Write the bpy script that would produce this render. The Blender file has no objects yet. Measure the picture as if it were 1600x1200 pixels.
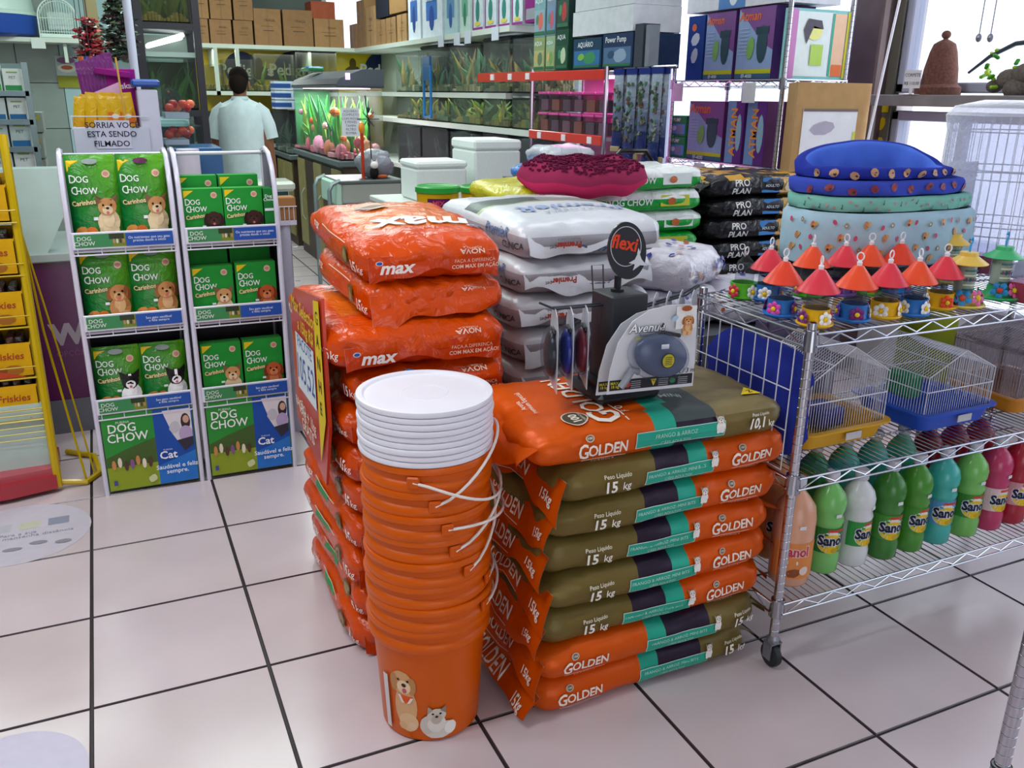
import bpy, bmesh, math, random
from mathutils import Vector, Matrix, noise
SC = bpy.context.scene
COLL = SC.collection
PI = math.pi
# ------------------------------------------------------------------ camera
FPX = 1358.42
CAM_O = Vector((0, 0, 1.52522))
CF = Vector((0.39896502, 0.86085772, -0.31583365))
CR = Vector((0.90899422, -0.41661524, 0.01269798))
CU = Vector((0.12064996, 0.29215701, 0.94872961))
cd = bpy.data.cameras.new('camera'); cam = bpy.data.objects.new('camera', cd); COLL.objects.link(cam)
cd.sensor_width = 36; cd.lens = FPX / 1600 * 36; cd.clip_start = 0.05; cd.clip_end = 200
M = Matrix((CR, CU, -CF)).transposed().to_4x4(); M.translation = CAM_O
cam.matrix_world = M
SC.camera = cam
# ------------------------------------------------------------------ world, light, exposure
SC.view_settings.view_transform = 'Standard'; SC.view_settings.look = 'None'
SC.view_settings.exposure = 0.12; SC.view_settings.gamma = 1; SC.view_settings.use_curve_mapping = False
wd = bpy.data.worlds.new('world'); SC.world = wd; wd.use_nodes = True
wn = wd.node_tree.nodes; bgn = wn['Background']
bgn.inputs[0].default_value = (0.93, 0.96, 1.0, 1); bgn.inputs[1].default_value = 2.2
def area(name, loc, size, power, colr, rot=(0, 0, 0)):
    l = bpy.data.lights.new(name, 'AREA'); l.shape = 'RECTANGLE'; l.size, l.size_y = size
    l.energy = power; l.color = colr
    o = bpy.data.objects.new(name, l); o.location = loc; o.rotation_euler = rot; COLL.objects.link(o); return o
# fluorescent fittings under the ceiling (outside the frame)
for i, (lx, ly, p) in enumerate([(-0.6, 1.3, 26), (1.9, 0.5, 3), (0.0, 3.0, 22), (2.0, 3.0, 9), (-1.5, 2.2, 20), (0.66, 5.1, 24), (-0.9, 6.2, 20), (0.2, 8.6, 44), (2.2, 8.6, 34), (1.8, 5.9, 20)]):
    area('ceiling_lamp', (lx, ly, 3.02), (1.2, 0.25), p, (0.93, 0.98, 1.0) if ly < 5 else (0.84, 1.0, 0.93))
# daylight entering by the shop windows of the east side and by the street door behind the photographer
area('window_daylight', (3.85, 4.0, 1.9), (1.9, 3.8), 30, (0.95, 0.97, 1.0), (0, math.radians(90), 0))
area('street_daylight', (0.0, -2.5, 1.1), (2.2, 2.0), 1.5, (0.97, 0.96, 1.0), (math.radians(90), 0, 0))

# added fill lights below the shelves, brightening the tanks and the yellow wall
area('added_shelf_fill', (1.6, 10.15, 1.93), (2.0, .08), 9, (0.95, 1.0, 0.88))
area('added_shelf_fill', (2.86, 8.0, 1.93), (.08, 3.8), 9, (0.88, 1.0, 0.95))
area('added_shelf_fill', (2.86, 7.8, 1.485), (.08, 3.6), 4, (0.95, 1.0, 0.80))
area('added_shelf_fill', (2.86, 7.6, 1.24), (.08, 3.6), 4, (0.80, 1.0, 0.95))
# ------------------------------------------------------------------ helpers
def W(u, v, x=None, y=None, z=None):
    """a point of the photograph (1600x1200) on a known plane of the shop"""
    r = CF + CR * ((u - 800) / FPX) - CU * ((v - 600) / FPX)
    t = (x - CAM_O.x) / r.x if x is not None else (y - CAM_O.y) / r.y if y is not None else (z - CAM_O.z) / r.z
    return CAM_O + r * t
def lin(c):
    return c / 12.92 if c <= 0.04045 else ((c + 0.055) / 1.055) ** 2.4
def C(h):
    if isinstance(h, (tuple, list)): return tuple(h)[:3] + (1.0,)
    h = h.lstrip('#'); return tuple(lin(int(h[i:i + 2], 16) / 255) for i in (0, 2, 4)) + (1.0,)
MATS = {}
def mat(kind):
    if kind in MATS: return MATS[kind]
    m = bpy.data.materials.new(kind); m.use_nodes = True; MATS[kind] = m
    nt = m.node_tree; N = nt.nodes; Lk = nt.links; b = N['Principled BSDF']; out = N['Material Output']
    at = N.new('ShaderNodeAttribute'); at.attribute_name = 'Col'
    tc = N.new('ShaderNodeTexCoord')
    def nz(scale, det=3):
        n = N.new('ShaderNodeTexNoise'); n.inputs['Scale'].default_value = scale; n.inputs['Detail'].default_value = det
        Lk.new(tc.outputs['Object'], n.inputs['Vector']); return n
    P = dict(matte=(.55, 0, .06, 14, 0, 0), gloss=(.22, 0, .04, 9, 0, 0), film=(.2, 0, .07, 7, .75, 17), softfilm=(.36, .15, .06, 7, .3, 18),
             card=(.78, 0, .10, 22, .05, 80), cloth=(.95, 0, .07, 18, .25, 160), metal=(.38, .7, .08, 12, 0, 0), chrome=(.2, 1, .05, 20, 0, 0),
             skin=(.5, 0, .06, 20, 0, 0), foam=(.85, 0, .05, 90, .12, 220), tile=(.2, 0, .09, 3, .06, 420), wood=(.5, 0, .25, 8, .05, 30),
             plastic=(.34, 0, .03, 7, 0, 0), stone=(.9, 0, .4, 90, .4, 120), paint=(.6, 0, .05, 2, .02, 40), print=(.4, 0, .05, 30, 0, 0))
    if kind.startswith('emit'):
        e = N.new('ShaderNodeEmission'); Lk.new(at.outputs['Color'], e.inputs[0]); e.inputs[1].default_value = float(kind[4:] or 1)
        Lk.new(e.outputs[0], out.inputs[0]); return m
    if kind in ('clear', 'bag', 'water'):
        tr = N.new('ShaderNodeBsdfTransparent'); Lk.new(at.outputs['Color'], tr.inputs[0])
        gl = N.new('ShaderNodeBsdfPrincipled'); Lk.new(at.outputs['Color'], gl.inputs['Base Color']); gl.inputs['Roughness'].default_value = .08 if kind != 'bag' else .2
        lw = N.new('ShaderNodeLayerWeight'); lw.inputs[0].default_value = .2 if kind == 'clear' else .5
        mr = N.new('ShaderNodeMapRange'); mr.inputs[3].default_value = {'clear': .05, 'bag': .35, 'water': .25}[kind]; mr.inputs[4].default_value = .3 if kind == 'clear' else .75
        Lk.new(lw.outputs['Facing'], mr.inputs[0])
        if kind == 'bag':
            n2 = nz(60); bp = N.new('ShaderNodeBump'); bp.inputs[0].default_value = .6; bp.inputs[1].default_value = .01
            Lk.new(n2.outputs[0], bp.inputs['Height']); Lk.new(bp.outputs[0], gl.inputs['Normal'])
        if kind == 'clear':
            Lk.remove(gl.inputs['Base Color'].links[0]); gl.inputs['Base Color'].default_value = (.25, .26, .26, 1)
        mx = N.new('ShaderNodeMixShader'); Lk.new(mr.outputs[0], mx.inputs[0]); Lk.new(tr.outputs[0], mx.inputs[1]); Lk.new(gl.outputs[0], mx.inputs[2])
        Lk.new(mx.outputs[0], out.inputs[0]); return m
    ro, me, var, sc, bs, bsc = P[kind]
    n1 = nz(sc); mr = N.new('ShaderNodeMapRange'); mr.inputs[1].default_value = .3; mr.inputs[2].default_value = .7
    mr.inputs[3].default_value = 1 - var; mr.inputs[4].default_value = 1 + var * .3
    Lk.new(n1.outputs[0], mr.inputs[0])
    mx = N.new('ShaderNodeMix'); mx.data_type = 'RGBA'; mx.blend_type = 'MULTIPLY'; mx.inputs[0].default_value = 1
    Lk.new(at.outputs['Color'], mx.inputs[6]); Lk.new(mr.outputs[0], mx.inputs[7]); Lk.new(mx.outputs[2], b.inputs['Base Color'])
    b.inputs['Roughness'].default_value = ro; b.inputs['Metallic'].default_value = me
    b.inputs['Specular IOR Level'].default_value = {'film': .38, 'softfilm': .25, 'plastic': .28, 'print': .25, 'card': .2, 'cloth': .1}.get(kind, .5)
    if bs:
        n2 = nz(bsc, 4); bp = N.new('ShaderNodeBump'); bp.inputs[0].default_value = bs
        bp.inputs[1].default_value = .012 if 'film' in kind else .002
        Lk.new(n2.outputs[0], bp.inputs['Height']); Lk.new(bp.outputs[0], b.inputs['Normal'])
        if kind == 'film': n2.inputs['Distortion'].default_value = 1.2
    return m

class G:
    """collects shapes with one colour per face; build() links them as ONE mesh object"""
    def __init__(s): s.v = []; s.f = []; s.c = []; s.T = Matrix.Identity(4)
    def at(s, x=0, y=0, z=0, rx=0, ry=0, rz=0):
        s.T = Matrix.Translation((x, y, z)) @ Matrix.Rotation(rz, 4, 'Z') @ Matrix.Rotation(ry, 4, 'Y') @ Matrix.Rotation(rx, 4, 'X'); return s
    def add(s, vs, fs, col, T=None):
        k = len(s.v); T = s.T if T is None else s.T @ T
        s.v += [T @ Vector(p) for p in vs]
        many = isinstance(col, list)
        for i, f in enumerate(fs):
            s.f.append([k + j for j in f]); s.c.append(C(col[i]) if many else C(col))
        return s
    def box(s, c, d, col, rz=0, rx=0, ry=0, bev=0, cols=None):
        x, y, z = (q / 2 for q in d)
        T = Matrix.Translation(c) @ Matrix.Rotation(rz, 4, 'Z') @ Matrix.Rotation(ry, 4, 'Y') @ Matrix.Rotation(rx, 4, 'X')
        if bev:
            b = min(bev, x * .99, y * .99, z * .99)
            vs = []; ix = {}
            for sx in (-1, 1):
                for sy in (-1, 1):
                    for sz in (-1, 1):
                        for a in range(3):
                            p = [sx * (x - b), sy * (y - b), sz * (z - b)]; p[a] = (sx * x, sy * y, sz * z)[a]
                            ix[(sx, sy, sz, a)] = len(vs); vs.append(p)
            fs = []
            for a in range(3):
                o = [q for q in range(3) if q != a]
                for sg in (-1, 1):
                    def kk(p, q):
                        r = [0, 0, 0]; r[a] = sg; r[o[0]] = p; r[o[1]] = q; return ix[(*r, a)]
                    f = [kk(-1, -1), kk(1, -1), kk(1, 1), kk(-1, 1)]
                    if (sg < 0) ^ (a == 1): f.reverse()
                    fs.append(f)
            for a in range(3):
                o = [q for q in range(3) if q != a]
                for p in (-1, 1):
                    for q in (-1, 1):
                        def k2(e, t):
                            r = [0, 0, 0]; r[a] = e; r[o[0]] = p; r[o[1]] = q; return ix[(*r, t)]
                        fs.append([k2(-1, o[0]), k2(1, o[0]), k2(1, o[1]), k2(-1, o[1])])
            for sx in (-1, 1):
                for sy in (-1, 1):
                    for sz in (-1, 1): fs.append([ix[(sx, sy, sz, a)] for a in range(3)])
            return s.add(vs, fs, col, T)
        vs = [(a, b_, e) for a in (-x, x) for b_ in (-y, y) for e in (-z, z)]
        fs = [(0, 1, 3, 2), (4, 6, 7, 5), (0, 4, 5, 1), (2, 3, 7, 6), (0, 2, 6, 4), (1, 5, 7, 3)]  # -x +x -y +y -z +z
        return s.add(vs, fs, cols if cols else col, T)
    def bx(s, x0, x1, y0, y1, z0, z1, col, bev=0, cols=None):
        return s.box(((x0 + x1) / 2, (y0 + y1) / 2, (z0 + z1) / 2), (abs(x1 - x0), abs(y1 - y0), abs(z1 - z0)), col, bev=bev, cols=cols)
    def lathe(s, prof, col, n=24, c=(0, 0, 0), cap=True, T=None, a0=0):
        vs = []; fs = []; m = len(prof); cs = []
        for i in range(n):
            a = a0 + 2 * PI * i / n
            for r, z in prof: vs.append((c[0] + r * math.cos(a), c[1] + r * math.sin(a), c[2] + z))
        for i in range(n):
            j = (i + 1) % n
            for k in range(m - 1):
                fs.append((i * m + k, j * m + k, j * m + k + 1, i * m + k + 1))
                cs.append(col[k] if isinstance(col, list) else col)
        if cap:
            if prof[0][0] > 1e-5: fs.append([i * m for i in range(n)][::-1]); cs.append(col[0] if isinstance(col, list) else col)
            if prof[-1][0] > 1e-5: fs.append([i * m + m - 1 for i in range(n)]); cs.append(col[-1] if isinstance(col, list) else col)
        return s.add(vs, fs, cs, T)
    def tube(s, path, r, col, n=6, closed=False, cap=True):
        P = [Vector(p) for p in path]; m = len(P); vs = []; fs = []
        up = None
        for i, p in enumerate(P):
            a = P[(i - 1) % m] if (closed or i) else p; b = P[(i + 1) % m] if (closed or i < m - 1) else p
            t = (b - a).normalized()
            if up is None:
                up = Vector((0, 0, 1)) if abs(t.z) < .9 else Vector((1, 0, 0))
            e1 = t.cross(up).normalized(); e2 = e1.cross(t).normalized(); up = e2
            rr = r[i] if isinstance(r, list) else r
            for k in range(n):
                q = 2 * PI * k / n
                vs.append(p + e1 * (rr * math.cos(q)) + e2 * (rr * math.sin(q)))
        for i in range(m if closed else m - 1):
            j = (i + 1) % m
            for k in range(n):
                l = (k + 1) % n; fs.append((i * n + k, i * n + l, j * n + l, j * n + k))
        if cap and not closed:
            fs.append(list(range(n))[::-1]); fs.append([(m - 1) * n + k for k in range(n)])
        return s.add(vs, fs, col)
    def ell(s, c, r, col, n=12, m=8):
        if not isinstance(r, (tuple, list)): r = (r, r, r)
        vs = []; fs = []
        for j in range(m + 1):
            ph = PI * j / m
            for i in range(n):
                th = 2 * PI * i / n
                vs.append((c[0] + r[0] * math.sin(ph) * math.cos(th), c[1] + r[1] * math.sin(ph) * math.sin(th), c[2] + r[2] * math.cos(ph)))
        for j in range(m):
            for i in range(n):
                k = (i + 1) % n; fs.append((j * n + i, (j + 1) * n + i, (j + 1) * n + k, j * n + k))
        return s.add(vs, fs, col)
    def prism(s, pts, z0, z1, col, T=None):
        n = len(pts); vs = [(x, y, z0) for x, y in pts] + [(x, y, z1) for x, y in pts]
        fs = [list(range(n))[::-1], [n + i for i in range(n)]] + [(i, (i + 1) % n, n + (i + 1) % n, n + i) for i in range(n)]
        return s.add(vs, fs, col, T)
    def quad(s, a, b, c, d, col): return s.add([a, b, c, d], [(0, 1, 2, 3)], col)
    def build(s, name, m='matte', parent=None, smooth=False):
        me = bpy.data.meshes.new(name)
        me.from_pydata([tuple(p) for p in s.v], [], s.f)
        a = me.attributes.new('Col', 'FLOAT_COLOR', 'FACE'); a.data.foreach_set('color', [q for c in s.c for q in c])
        me.materials.append(mat(m))
        if smooth: 
            me.polygons.foreach_set('use_smooth', [True] * len(me.polygons))
            if smooth != 'all': me.set_sharp_from_angle(angle=math.radians(smooth if smooth is not True else 40))
        me.update()
        o = bpy.data.objects.new(name, me); COLL.objects.link(o)
        if parent: o.parent = parent
        return o
def tag(o, label, cat, group=None):
    o['label'] = label; o['category'] = cat
    if group: o['group'] = group
    return o
def thing(name, label, cat, loc=(0, 0, 0), rz=0, group=None):
    o = bpy.data.objects.new(name, None); COLL.objects.link(o); o.location = loc; o.rotation_euler = (0, 0, rz)
    o.empty_display_size = .05
    return tag(o, label, cat, group)
def struct(o): o['kind'] = 'structure'; return o
def dup(o, loc=None, rz=None, label=None, parent=None, group=None):
    c = o.copy(); COLL.objects.link(c)
    if parent: c.parent = parent
    if loc is not None: c.location = loc
    if rz is not None: c.rotation_euler = (0, 0, rz)
    if label: c['label'] = label
    if group: c['group'] = group
    for ch in o.children: dup(ch, parent=c)
    return c
# ------------------------------------------------------------------ flat print (lettering and pictures) laid on a surface
_TX = {}
def textmesh(t, bold=0, shear=0, sp=1):
    k = (t, bold, shear, sp)
    if k in _TX: return _TX[k]
    cu = bpy.data.curves.new('t', 'FONT'); cu.body = t; cu.size = 1; cu.offset = bold; cu.shear = shear; cu.resolution_u = 2
    cu.align_x = 'CENTER'; cu.fill_mode = 'FRONT'; cu.space_character = sp; cu.space_line = .85
    o = bpy.data.objects.new('t', cu); COLL.objects.link(o)
    me = bpy.data.meshes.new_from_object(o)
    vs = [(p.co.x, p.co.y) for p in me.vertices]; fs = [tuple(p.vertices) for p in me.polygons]
    bpy.data.objects.remove(o); bpy.data.curves.remove(cu); bpy.data.meshes.remove(me)
    ys = [p[1] for p in vs] or [0]; xs = [p[0] for p in vs] or [0]
    cy = (max(ys) + min(ys)) / 2; cx = (max(xs) + min(xs)) / 2
    _TX[k] = ([(x - cx, y - cy) for x, y in vs], fs); return _TX[k]
class Pr:
    def __init__(s, fn, h0=.0012, step=.0003): s.fn = fn; s.g = G(); s.h = h0; s.step = step
    def _a(s, pts, fs, col):
        s.h += s.step; s.g.add([s.fn(x, y, s.h) for x, y in pts], fs, col); return s
    def rect(s, x0, y0, x1, y1, col, nx=1, ny=1):
        pts = [(x0 + (x1 - x0) * i / nx, y0 + (y1 - y0) * j / ny) for j in range(ny + 1) for i in range(nx + 1)]
        return s._a(pts, [(j * (nx + 1) + i, j * (nx + 1) + i + 1, (j + 1) * (nx + 1) + i + 1, (j + 1) * (nx + 1) + i) for j in range(ny) for i in range(nx)], col)
    def poly(s, P, col, rings=1):
        n = len(P); cx = sum(p[0] for p in P) / n; cy = sum(p[1] for p in P) / n
        pts = [(cx, cy)]; fs = []
        for k in range(1, rings + 1): pts += [(cx + (x - cx) * k / rings, cy + (y - cy) * k / rings) for x, y in P]
        for i in range(n): fs.append((0, 1 + i, 1 + (i + 1) % n))
        for k in range(rings - 1):
            for i in range(n):
                j = (i + 1) % n; fs.append((1 + k * n + i, 1 + (k + 1) * n + i, 1 + (k + 1) * n + j, 1 + k * n + j))
        return s._a(pts, fs, col)
    def ell(s, cx, cy, rx, ry, col, n=14, rot=0, rings=1, wob=0, seed=0):
        c, q = math.cos(rot), math.sin(rot); P = []
        for i in range(n):
            a = 2 * PI * i / n; w = 1 + wob * math.sin(a * 5 + seed * 2.1) * math.cos(a * 3 + seed)
            x, y = rx * w * math.cos(a), ry * w * math.sin(a); P.append((cx + c * x - q * y, cy + q * x + c * y))
        return s.poly(P, col, rings)
    def ring(s, cx, cy, rx, ry, t, col, n=24):
        pts = []
        for i in range(n):
            a = 2 * PI * i / n; pts += [(cx + rx * math.cos(a), cy + ry * math.sin(a)), (cx + (rx - t) * math.cos(a), cy + (ry - t) * math.sin(a))]
        return s._a(pts, [(2 * i, 2 * ((i + 1) % n), 2 * ((i + 1) % n) + 1, 2 * i + 1) for i in range(n)], col)
    def text(s, t, cx, cy, size, col, bold=.02, shear=0, sx=1, rot=0, sp=1):
        vs, fs = textmesh(t, bold, shear, sp); c, q = math.cos(rot), math.sin(rot)
        return s._a([(cx + size * (sx * x * c - y * q), cy + size * (sx * x * q + y * c)) for x, y in vs], fs, col)
    def build(s, name, parent, m='print'): return s.g.build(name, m, parent)
def plane_map(o, ex, ey, n=None):
    o = Vector(o); ex = Vector(ex).normalized(); ey = Vector(ey).normalized(); n = ex.cross(ey) if n is None else Vector(n)
    return lambda u, v, h: o + ex * u + ey * v + n * h
DOGS = dict(york=('#c9925c', '#e8cfa6', '#7d5a3c'), gold=('#c88a52', '#e0b27e', '#9a5f34'), lab=('#3a211a', '#4b2c22', '#26130f'),
            boston=('#f2ece6', '#ffffff', '#1c1a1c'), red=('#b5552c', '#d98550', '#7c3218'), cream=('#e6cfa4', '#f5e9cf', '#b58f5e'), shih=('#cfc6bb', '#f4f0ea', '#8f8578'))
def dog(p, x, y, s, kind, body=True):
    a, b, d = DOGS[kind]
    if body:
        p.ell(x, y - .62 * s, .42 * s, .5 * s, b if kind in ('boston', 'york', 'shih', 'cream') else a, wob=.05); p.ell(x - .22 * s, y - .95 * s, .16 * s, .2 * s, b); p.ell(x + .2 * s, y - .95 * s, .16 * s, .2 * s, b)
        p.ell(x, y - .5 * s, .22 * s, .34 * s, b if kind != 'lab' else a)
    up = kind in ('york', 'boston', 'shih')
    for q in (-1, 1):
        if up: p.poly([(x + q * .1 * s, y + .28 * s), (x + q * .42 * s, y + .48 * s), (x + q * .36 * s, y + .08 * s)], d)
        else: p.ell(x + q * .34 * s, y - .02 * s, .13 * s, .3 * s, d, rot=q * .2)
    p.ell(x, y, .35 * s, .36 * s, d if kind == 'boston' else a, wob=.04)
    if kind == 'boston': p.rect(x - .06 * s, y - .1 * s, x + .06 * s, y + .33 * s, '#ffffff')
    p.ell(x, y - .14 * s, .2 * s, .18 * s, b)
    for q in (-1, 1): p.ell(x + q * .15 * s, y + .06 * s, .045 * s, .05 * s, '#140d0b', n=8)
    p.ell(x, y - .06 * s, .065 * s, .05 * s, '#1a1210', n=8); p.ell(x, y - .24 * s, .06 * s, .06 * s, '#d9697a', n=8)
# ------------------------------------------------------------------ filled bags
def grid_vals(n, extra=()):
    a = sorted(set([round(-1 + 2 * i / n, 4) for i in range(n + 1)] + [e for e in extra]))
    out = [a[0]]
    for q in a[1:]:
        if q - out[-1] > .012 or q in extra or q == 1: 
            if q - out[-1] <= .012 and out[-1] not in extra and out[-1] != -1: out[-1] = q
            else: out.append(q)
    return out
class Bag:
    """rounded, slightly crumpled sack; L along local x, Wd along y, H along z; sits on z=0"""
    def __init__(s, L, Wd, H, seed=0, crumple=.008, bulge=.15, rad=.42, xs=(), nx=22, ny=12, nz=6):
        s.L, s.W, s.H, s.seed, s.cr, s.bu = L, Wd, H, seed, crumple, bulge; s.rad = H * rad; s.xs = xs; s.n = (nx, ny, nz)
    def P(s, a, b, c, h=0):
        L, Wd, H, r = s.L / 2, s.W / 2, s.H / 2, s.rad
        q = Vector((a * L, b * Wd, c * H))
        rx = r * 1.1
        inn = Vector((max(-L + rx, min(L - rx, q.x)), max(-Wd + r, min(Wd - r, q.y)), max(-H + r, min(H - r, q.z))))
        d = q - inn; n = Vector((0, 0, 0))
        if d.length > 1e-6:
            n = d.normalized(); q = inn + Vector((n.x * rx, n.y * r, n.z * r))
        else: n = Vector((0, 0, 1 if c > 0 else -1))
        # pillow
        f = (1 - a * a) * (1 - b * b)
        e = max(0, abs(a) - .55) / .45
        q.z *= (1 + s.bu * f if c > 0 else 1) - .22 * e * e * (1 if c > 0 else -.0)
        q.y *= 1 + .012 * math.sin(a * 5 + s.seed) - .05 * e * e
        t = Vector((q.x * 9, q.y * 9, q.z * 16)) + Vector((s.seed * 7.3, s.seed * 3.1, 0))
        w = noise.noise(t) * .8 + noise.noise(t * 2.3) * .5
        w += e * .4 * math.sin(b * 21 + s.seed * 3 + 2 * math.sin(a * 9)) * (abs(noise.noise(Vector((b * 3, s.seed, c)))) + .3)
        amp = s.cr * (1 + 1.3 * e)
        if c < 0: amp *= .5
        q += n * (w * amp)
        q.z = q.z + H
        return q + n * h
    def body(s, colfn, name='bag_body', m='film', parent=None):
        X = grid_vals(s.n[0], s.xs); Y = grid_vals(s.n[1]); Z = grid_vals(s.n[2])
        g = G(); ids = {}; vs = []; fs = []; cs = []
        def vid(a, b, c):
            k = (a, b, c)
            if k not in ids: ids[k] = len(vs); vs.append(s.P(a, b, c))
            return ids[k]
        for (A, B, mk) in ((X, Y, lambda p, q, t: (p, q, t)), (X, Z, lambda p, q, t: (p, t, q)), (Y, Z, lambda p, q, t: (t, p, q))):
            for t in (-1, 1):
                for i in range(len(A) - 1):
                    for j in range(len(B) - 1):
                        k = [mk(A[i], B[j], t), mk(A[i + 1], B[j], t), mk(A[i + 1], B[j + 1], t), mk(A[i], B[j + 1], t)]
                        fs.append([vid(*q) for q in k]); cs.append(colfn(*[sum(q[w] for q in k) / 4 for w in range(3)]))
        g.add(vs, fs, cs)
        o = g.build(name, m, parent, smooth='all')
        bm = bmesh.new(); bm.from_mesh(o.data); bmesh.ops.recalc_face_normals(bm, faces=bm.faces[:]); bm.to_mesh(o.data); bm.free()
        return o
    def side(s, sgn=-1): # long side, u along +x if seen from -y ; metres from centre
        return lambda u, v, h: s.P(2 * u / s.L * (1 if sgn < 0 else -1), sgn, 2 * v / s.H, h + .001)
    def end(s, sgn=-1):
        return lambda u, v, h: s.P(sgn, 2 * u / s.W * (-1 if sgn < 0 else 1), 2 * v / s.H, h + .001)
    def top(s): return lambda u, v, h: s.P(2 * u / s.L, 2 * v / s.W, 1, h + .001)
def flap(g, p0, p1, drop, out, col, col2, seed=0, n=16, m=5, wave=.012, dirn=(0, -1, 0), tail=0):
    """crimped end of a sack folded over: a wavy sheet hanging from the line p0-p1"""
    p0 = Vector(p0); p1 = Vector(p1); dn = Vector(dirn); vs = []
    for side in (0, 1):
        for i in range(n + 1):
            t = i / n; q = p0.lerp(p1, t)
            dd = drop * (1 + .25 * math.sin(t * 7 + seed) + .12 * math.sin(t * 17 + seed * 2)) + tail * (1 - t) ** 3
            for j in range(m + 1):
                k = j / m
                w = wave * k * math.sin(t * 11 + seed * 1.7 + k)
                vs.append(q + dn * (out * math.sin(k * PI * .5) + w + side * -.0015) + Vector((0, 0, -dd * k)))
    N1 = (n + 1) * (m + 1); fs = []; cs = []
    for side in (0, 1):
        for i in range(n):
            for j in range(m):
                a = side * N1 + i * (m + 1) + j; f = [a, a + m + 1, a + m + 2, a + 1]
                fs.append(f if side == 0 else f[::-1]); cs.append(col if side == 0 else col2)
    for i in range(n):
        a = i * (m + 1) + m; fs.append([a, a + m + 1, a + m + 1 + N1, a + N1]); cs.append(col2)
    g.add(vs, fs, cs)
# ================================================================== THE SETTING
TX, TY, TS = -0.1927, 3.4991, 0.45
fl = struct(G().bx(-4.2, 4.6, -2.6, 10.9, -.06, -.004, '#2c2428').build('floor', 'matte'))
def tile_g(x, y, w, d, colr, g):
    e = .0025
    g.add([(x - w, y - d, -.003), (x + w, y - d, -.003), (x + w, y + d, -.003), (x - w, y + d, -.003),
           (x - w + e, y - d + e, 0), (x + w - e, y - d + e, 0), (x + w - e, y + d - e, 0), (x - w + e, y + d - e, 0)],
          [(4, 5, 6, 7), (0, 1, 5, 4), (1, 2, 6, 5), (2, 3, 7, 6), (3, 0, 4, 7)], [colr] + ['#4a3e44'] * 4)
rest = G(); random.seed(4); tmeshes = []
for k in range(4):
    g = G(); tile_g(0, 0, .222, .222, ('#cfbfc4', '#d1c2c8', '#ccbcc0', '#cfc0c4')[k], g); o = g.build('tile', 'tile'); tmeshes.append(o.data); bpy.data.objects.remove(o)
for i in range(-9, 11):
    for j in range(-16, 14):
        x = TX + (i + .5) * TS; y = TY - (j + .5) * TS
        vis = False
        for dx in (-.22, .22):
            for dy in (-.22, .22):
                d = Vector((x + dx, y + dy, 0)) - CAM_O; dz = d.dot(CF)
                if dz > .3:
                    u = 800 + FPX * d.dot(CR) / dz; v = 600 - FPX * d.dot(CU) / dz
                    if -60 < u < 1660 and v < 1260 and x < 4 and not (y > 5 and x > 2.6): vis = True
        if vis:
            o = bpy.data.objects.new('tile', random.choice(tmeshes)); COLL.objects.link(o); o.parent = fl; o.location = (x, y, 0)
        else: tile_g(x, y, .222, .222, '#cfbfc4', rest)
r = rest.build('tile_field', 'tile', fl); r['kind'] = 'stuff'
# floor stickers
def sticker(name, cx, cy, rx, label, info):
    p = Pr(lambda u, v, h: Vector((cx + u, cy + v, h)), h0=.0006, step=.00015)
    p.ell(0, 0, rx, rx, '#c6bfcb' if info else '#c9c2d6', n=40)
    if info:
        for q in range(4): p.rect(-.19 + q * .095, .03, -.12 + q * .095, .09, ('#a9afb9', '#b9b8c0', '#c4c2b0', '#8e93a6')[q])
        p.text('Para a sua\nsegurança, mantenha distância', 0, -.02, .03, '#8d8ba0', .0)
        for q in range(5): p.ell(-.17 + q * .08, -.12 + .02 * (q % 2), .03, .014, '#8f8b99', n=9, wob=.2, seed=q)
    o = p.g.build(name, 'print'); tag(o, label, 'sticker'); return o
c0 = W(38, 833, z=0)
sticker('floor_sticker', c0.x - .02, c0.y, .24, 'round worn information sticker printed with small pictures on the floor tiles', True)
c0 = W(8, 1225, z=0)
sticker('floor_sticker', c0.x, c0.y, .175, 'plain pale lilac round sticker at the front edge of the floor', False)
struct(G().bx(-4.2, 4.6, -2.6, 10.9, 3.06, 3.14, '#d9dcd8').build('ceiling', 'paint'))
YB = 10.6
# back wall: grey green ceramic tiles at one end, yellow painted panel over the aquariums
wx0, wx1 = W(508, 30, y=YB).x, W(575, 30, y=YB).x
g = G(); g.bx(-4.2, wx0, YB + .02, YB + .12, 0, 3.06, '#5d6a66'); g.bx(wx1, 4.6, YB + .02, YB + .12, 0, 3.06, '#8a938e'); g.bx(wx0, wx1, YB + .02, YB + .12, 0, 1.9, '#5d6a66'); g.bx(wx0, wx1, YB + .02, YB + .12, 2.9, 3.06, '#5d6a66')
wb = struct(g.build('wall_back', 'paint'))
g = G(); g.bx(wx0 - .03, wx0 + .02, YB - .01, YB + .06, 1.9, 2.93, '#c9d2d0'); g.bx(wx1 - .02, wx1 + .03, YB - .01, YB + .06, 1.9, 2.93, '#c9d2d0'); g.bx(wx0, wx1, YB - .01, YB + .06, 2.88, 2.93, '#c9d2d0')
w4 = struct(g.build('window_4', 'paint')); G().bx(wx0, wx1, YB + .05, YB + .055, 1.9, 2.9, '#f4f8ff').build('pane', 'clear', w4)
x_t = [W(26, 100, y=YB).x + .40 * k for k in range(-4, 5)]
for k in range(len(x_t) - 1):
    for j in range(7):
        z0 = W(30, 129, y=YB).z - .45 * 4 + .45 * j
        if z0 > 2.9 or z0 < -.3 or x_t[k] > 1.25: continue
        teal = x_t[k] > W(60, 120, y=YB).x
        G().bx(x_t[k] + .004, x_t[k + 1] - .004, YB, YB + .018, z0 + .004, z0 + .446, ('#9cbcc0' if teal else '#87958f')).build('tile', 'gloss', wb)
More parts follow.
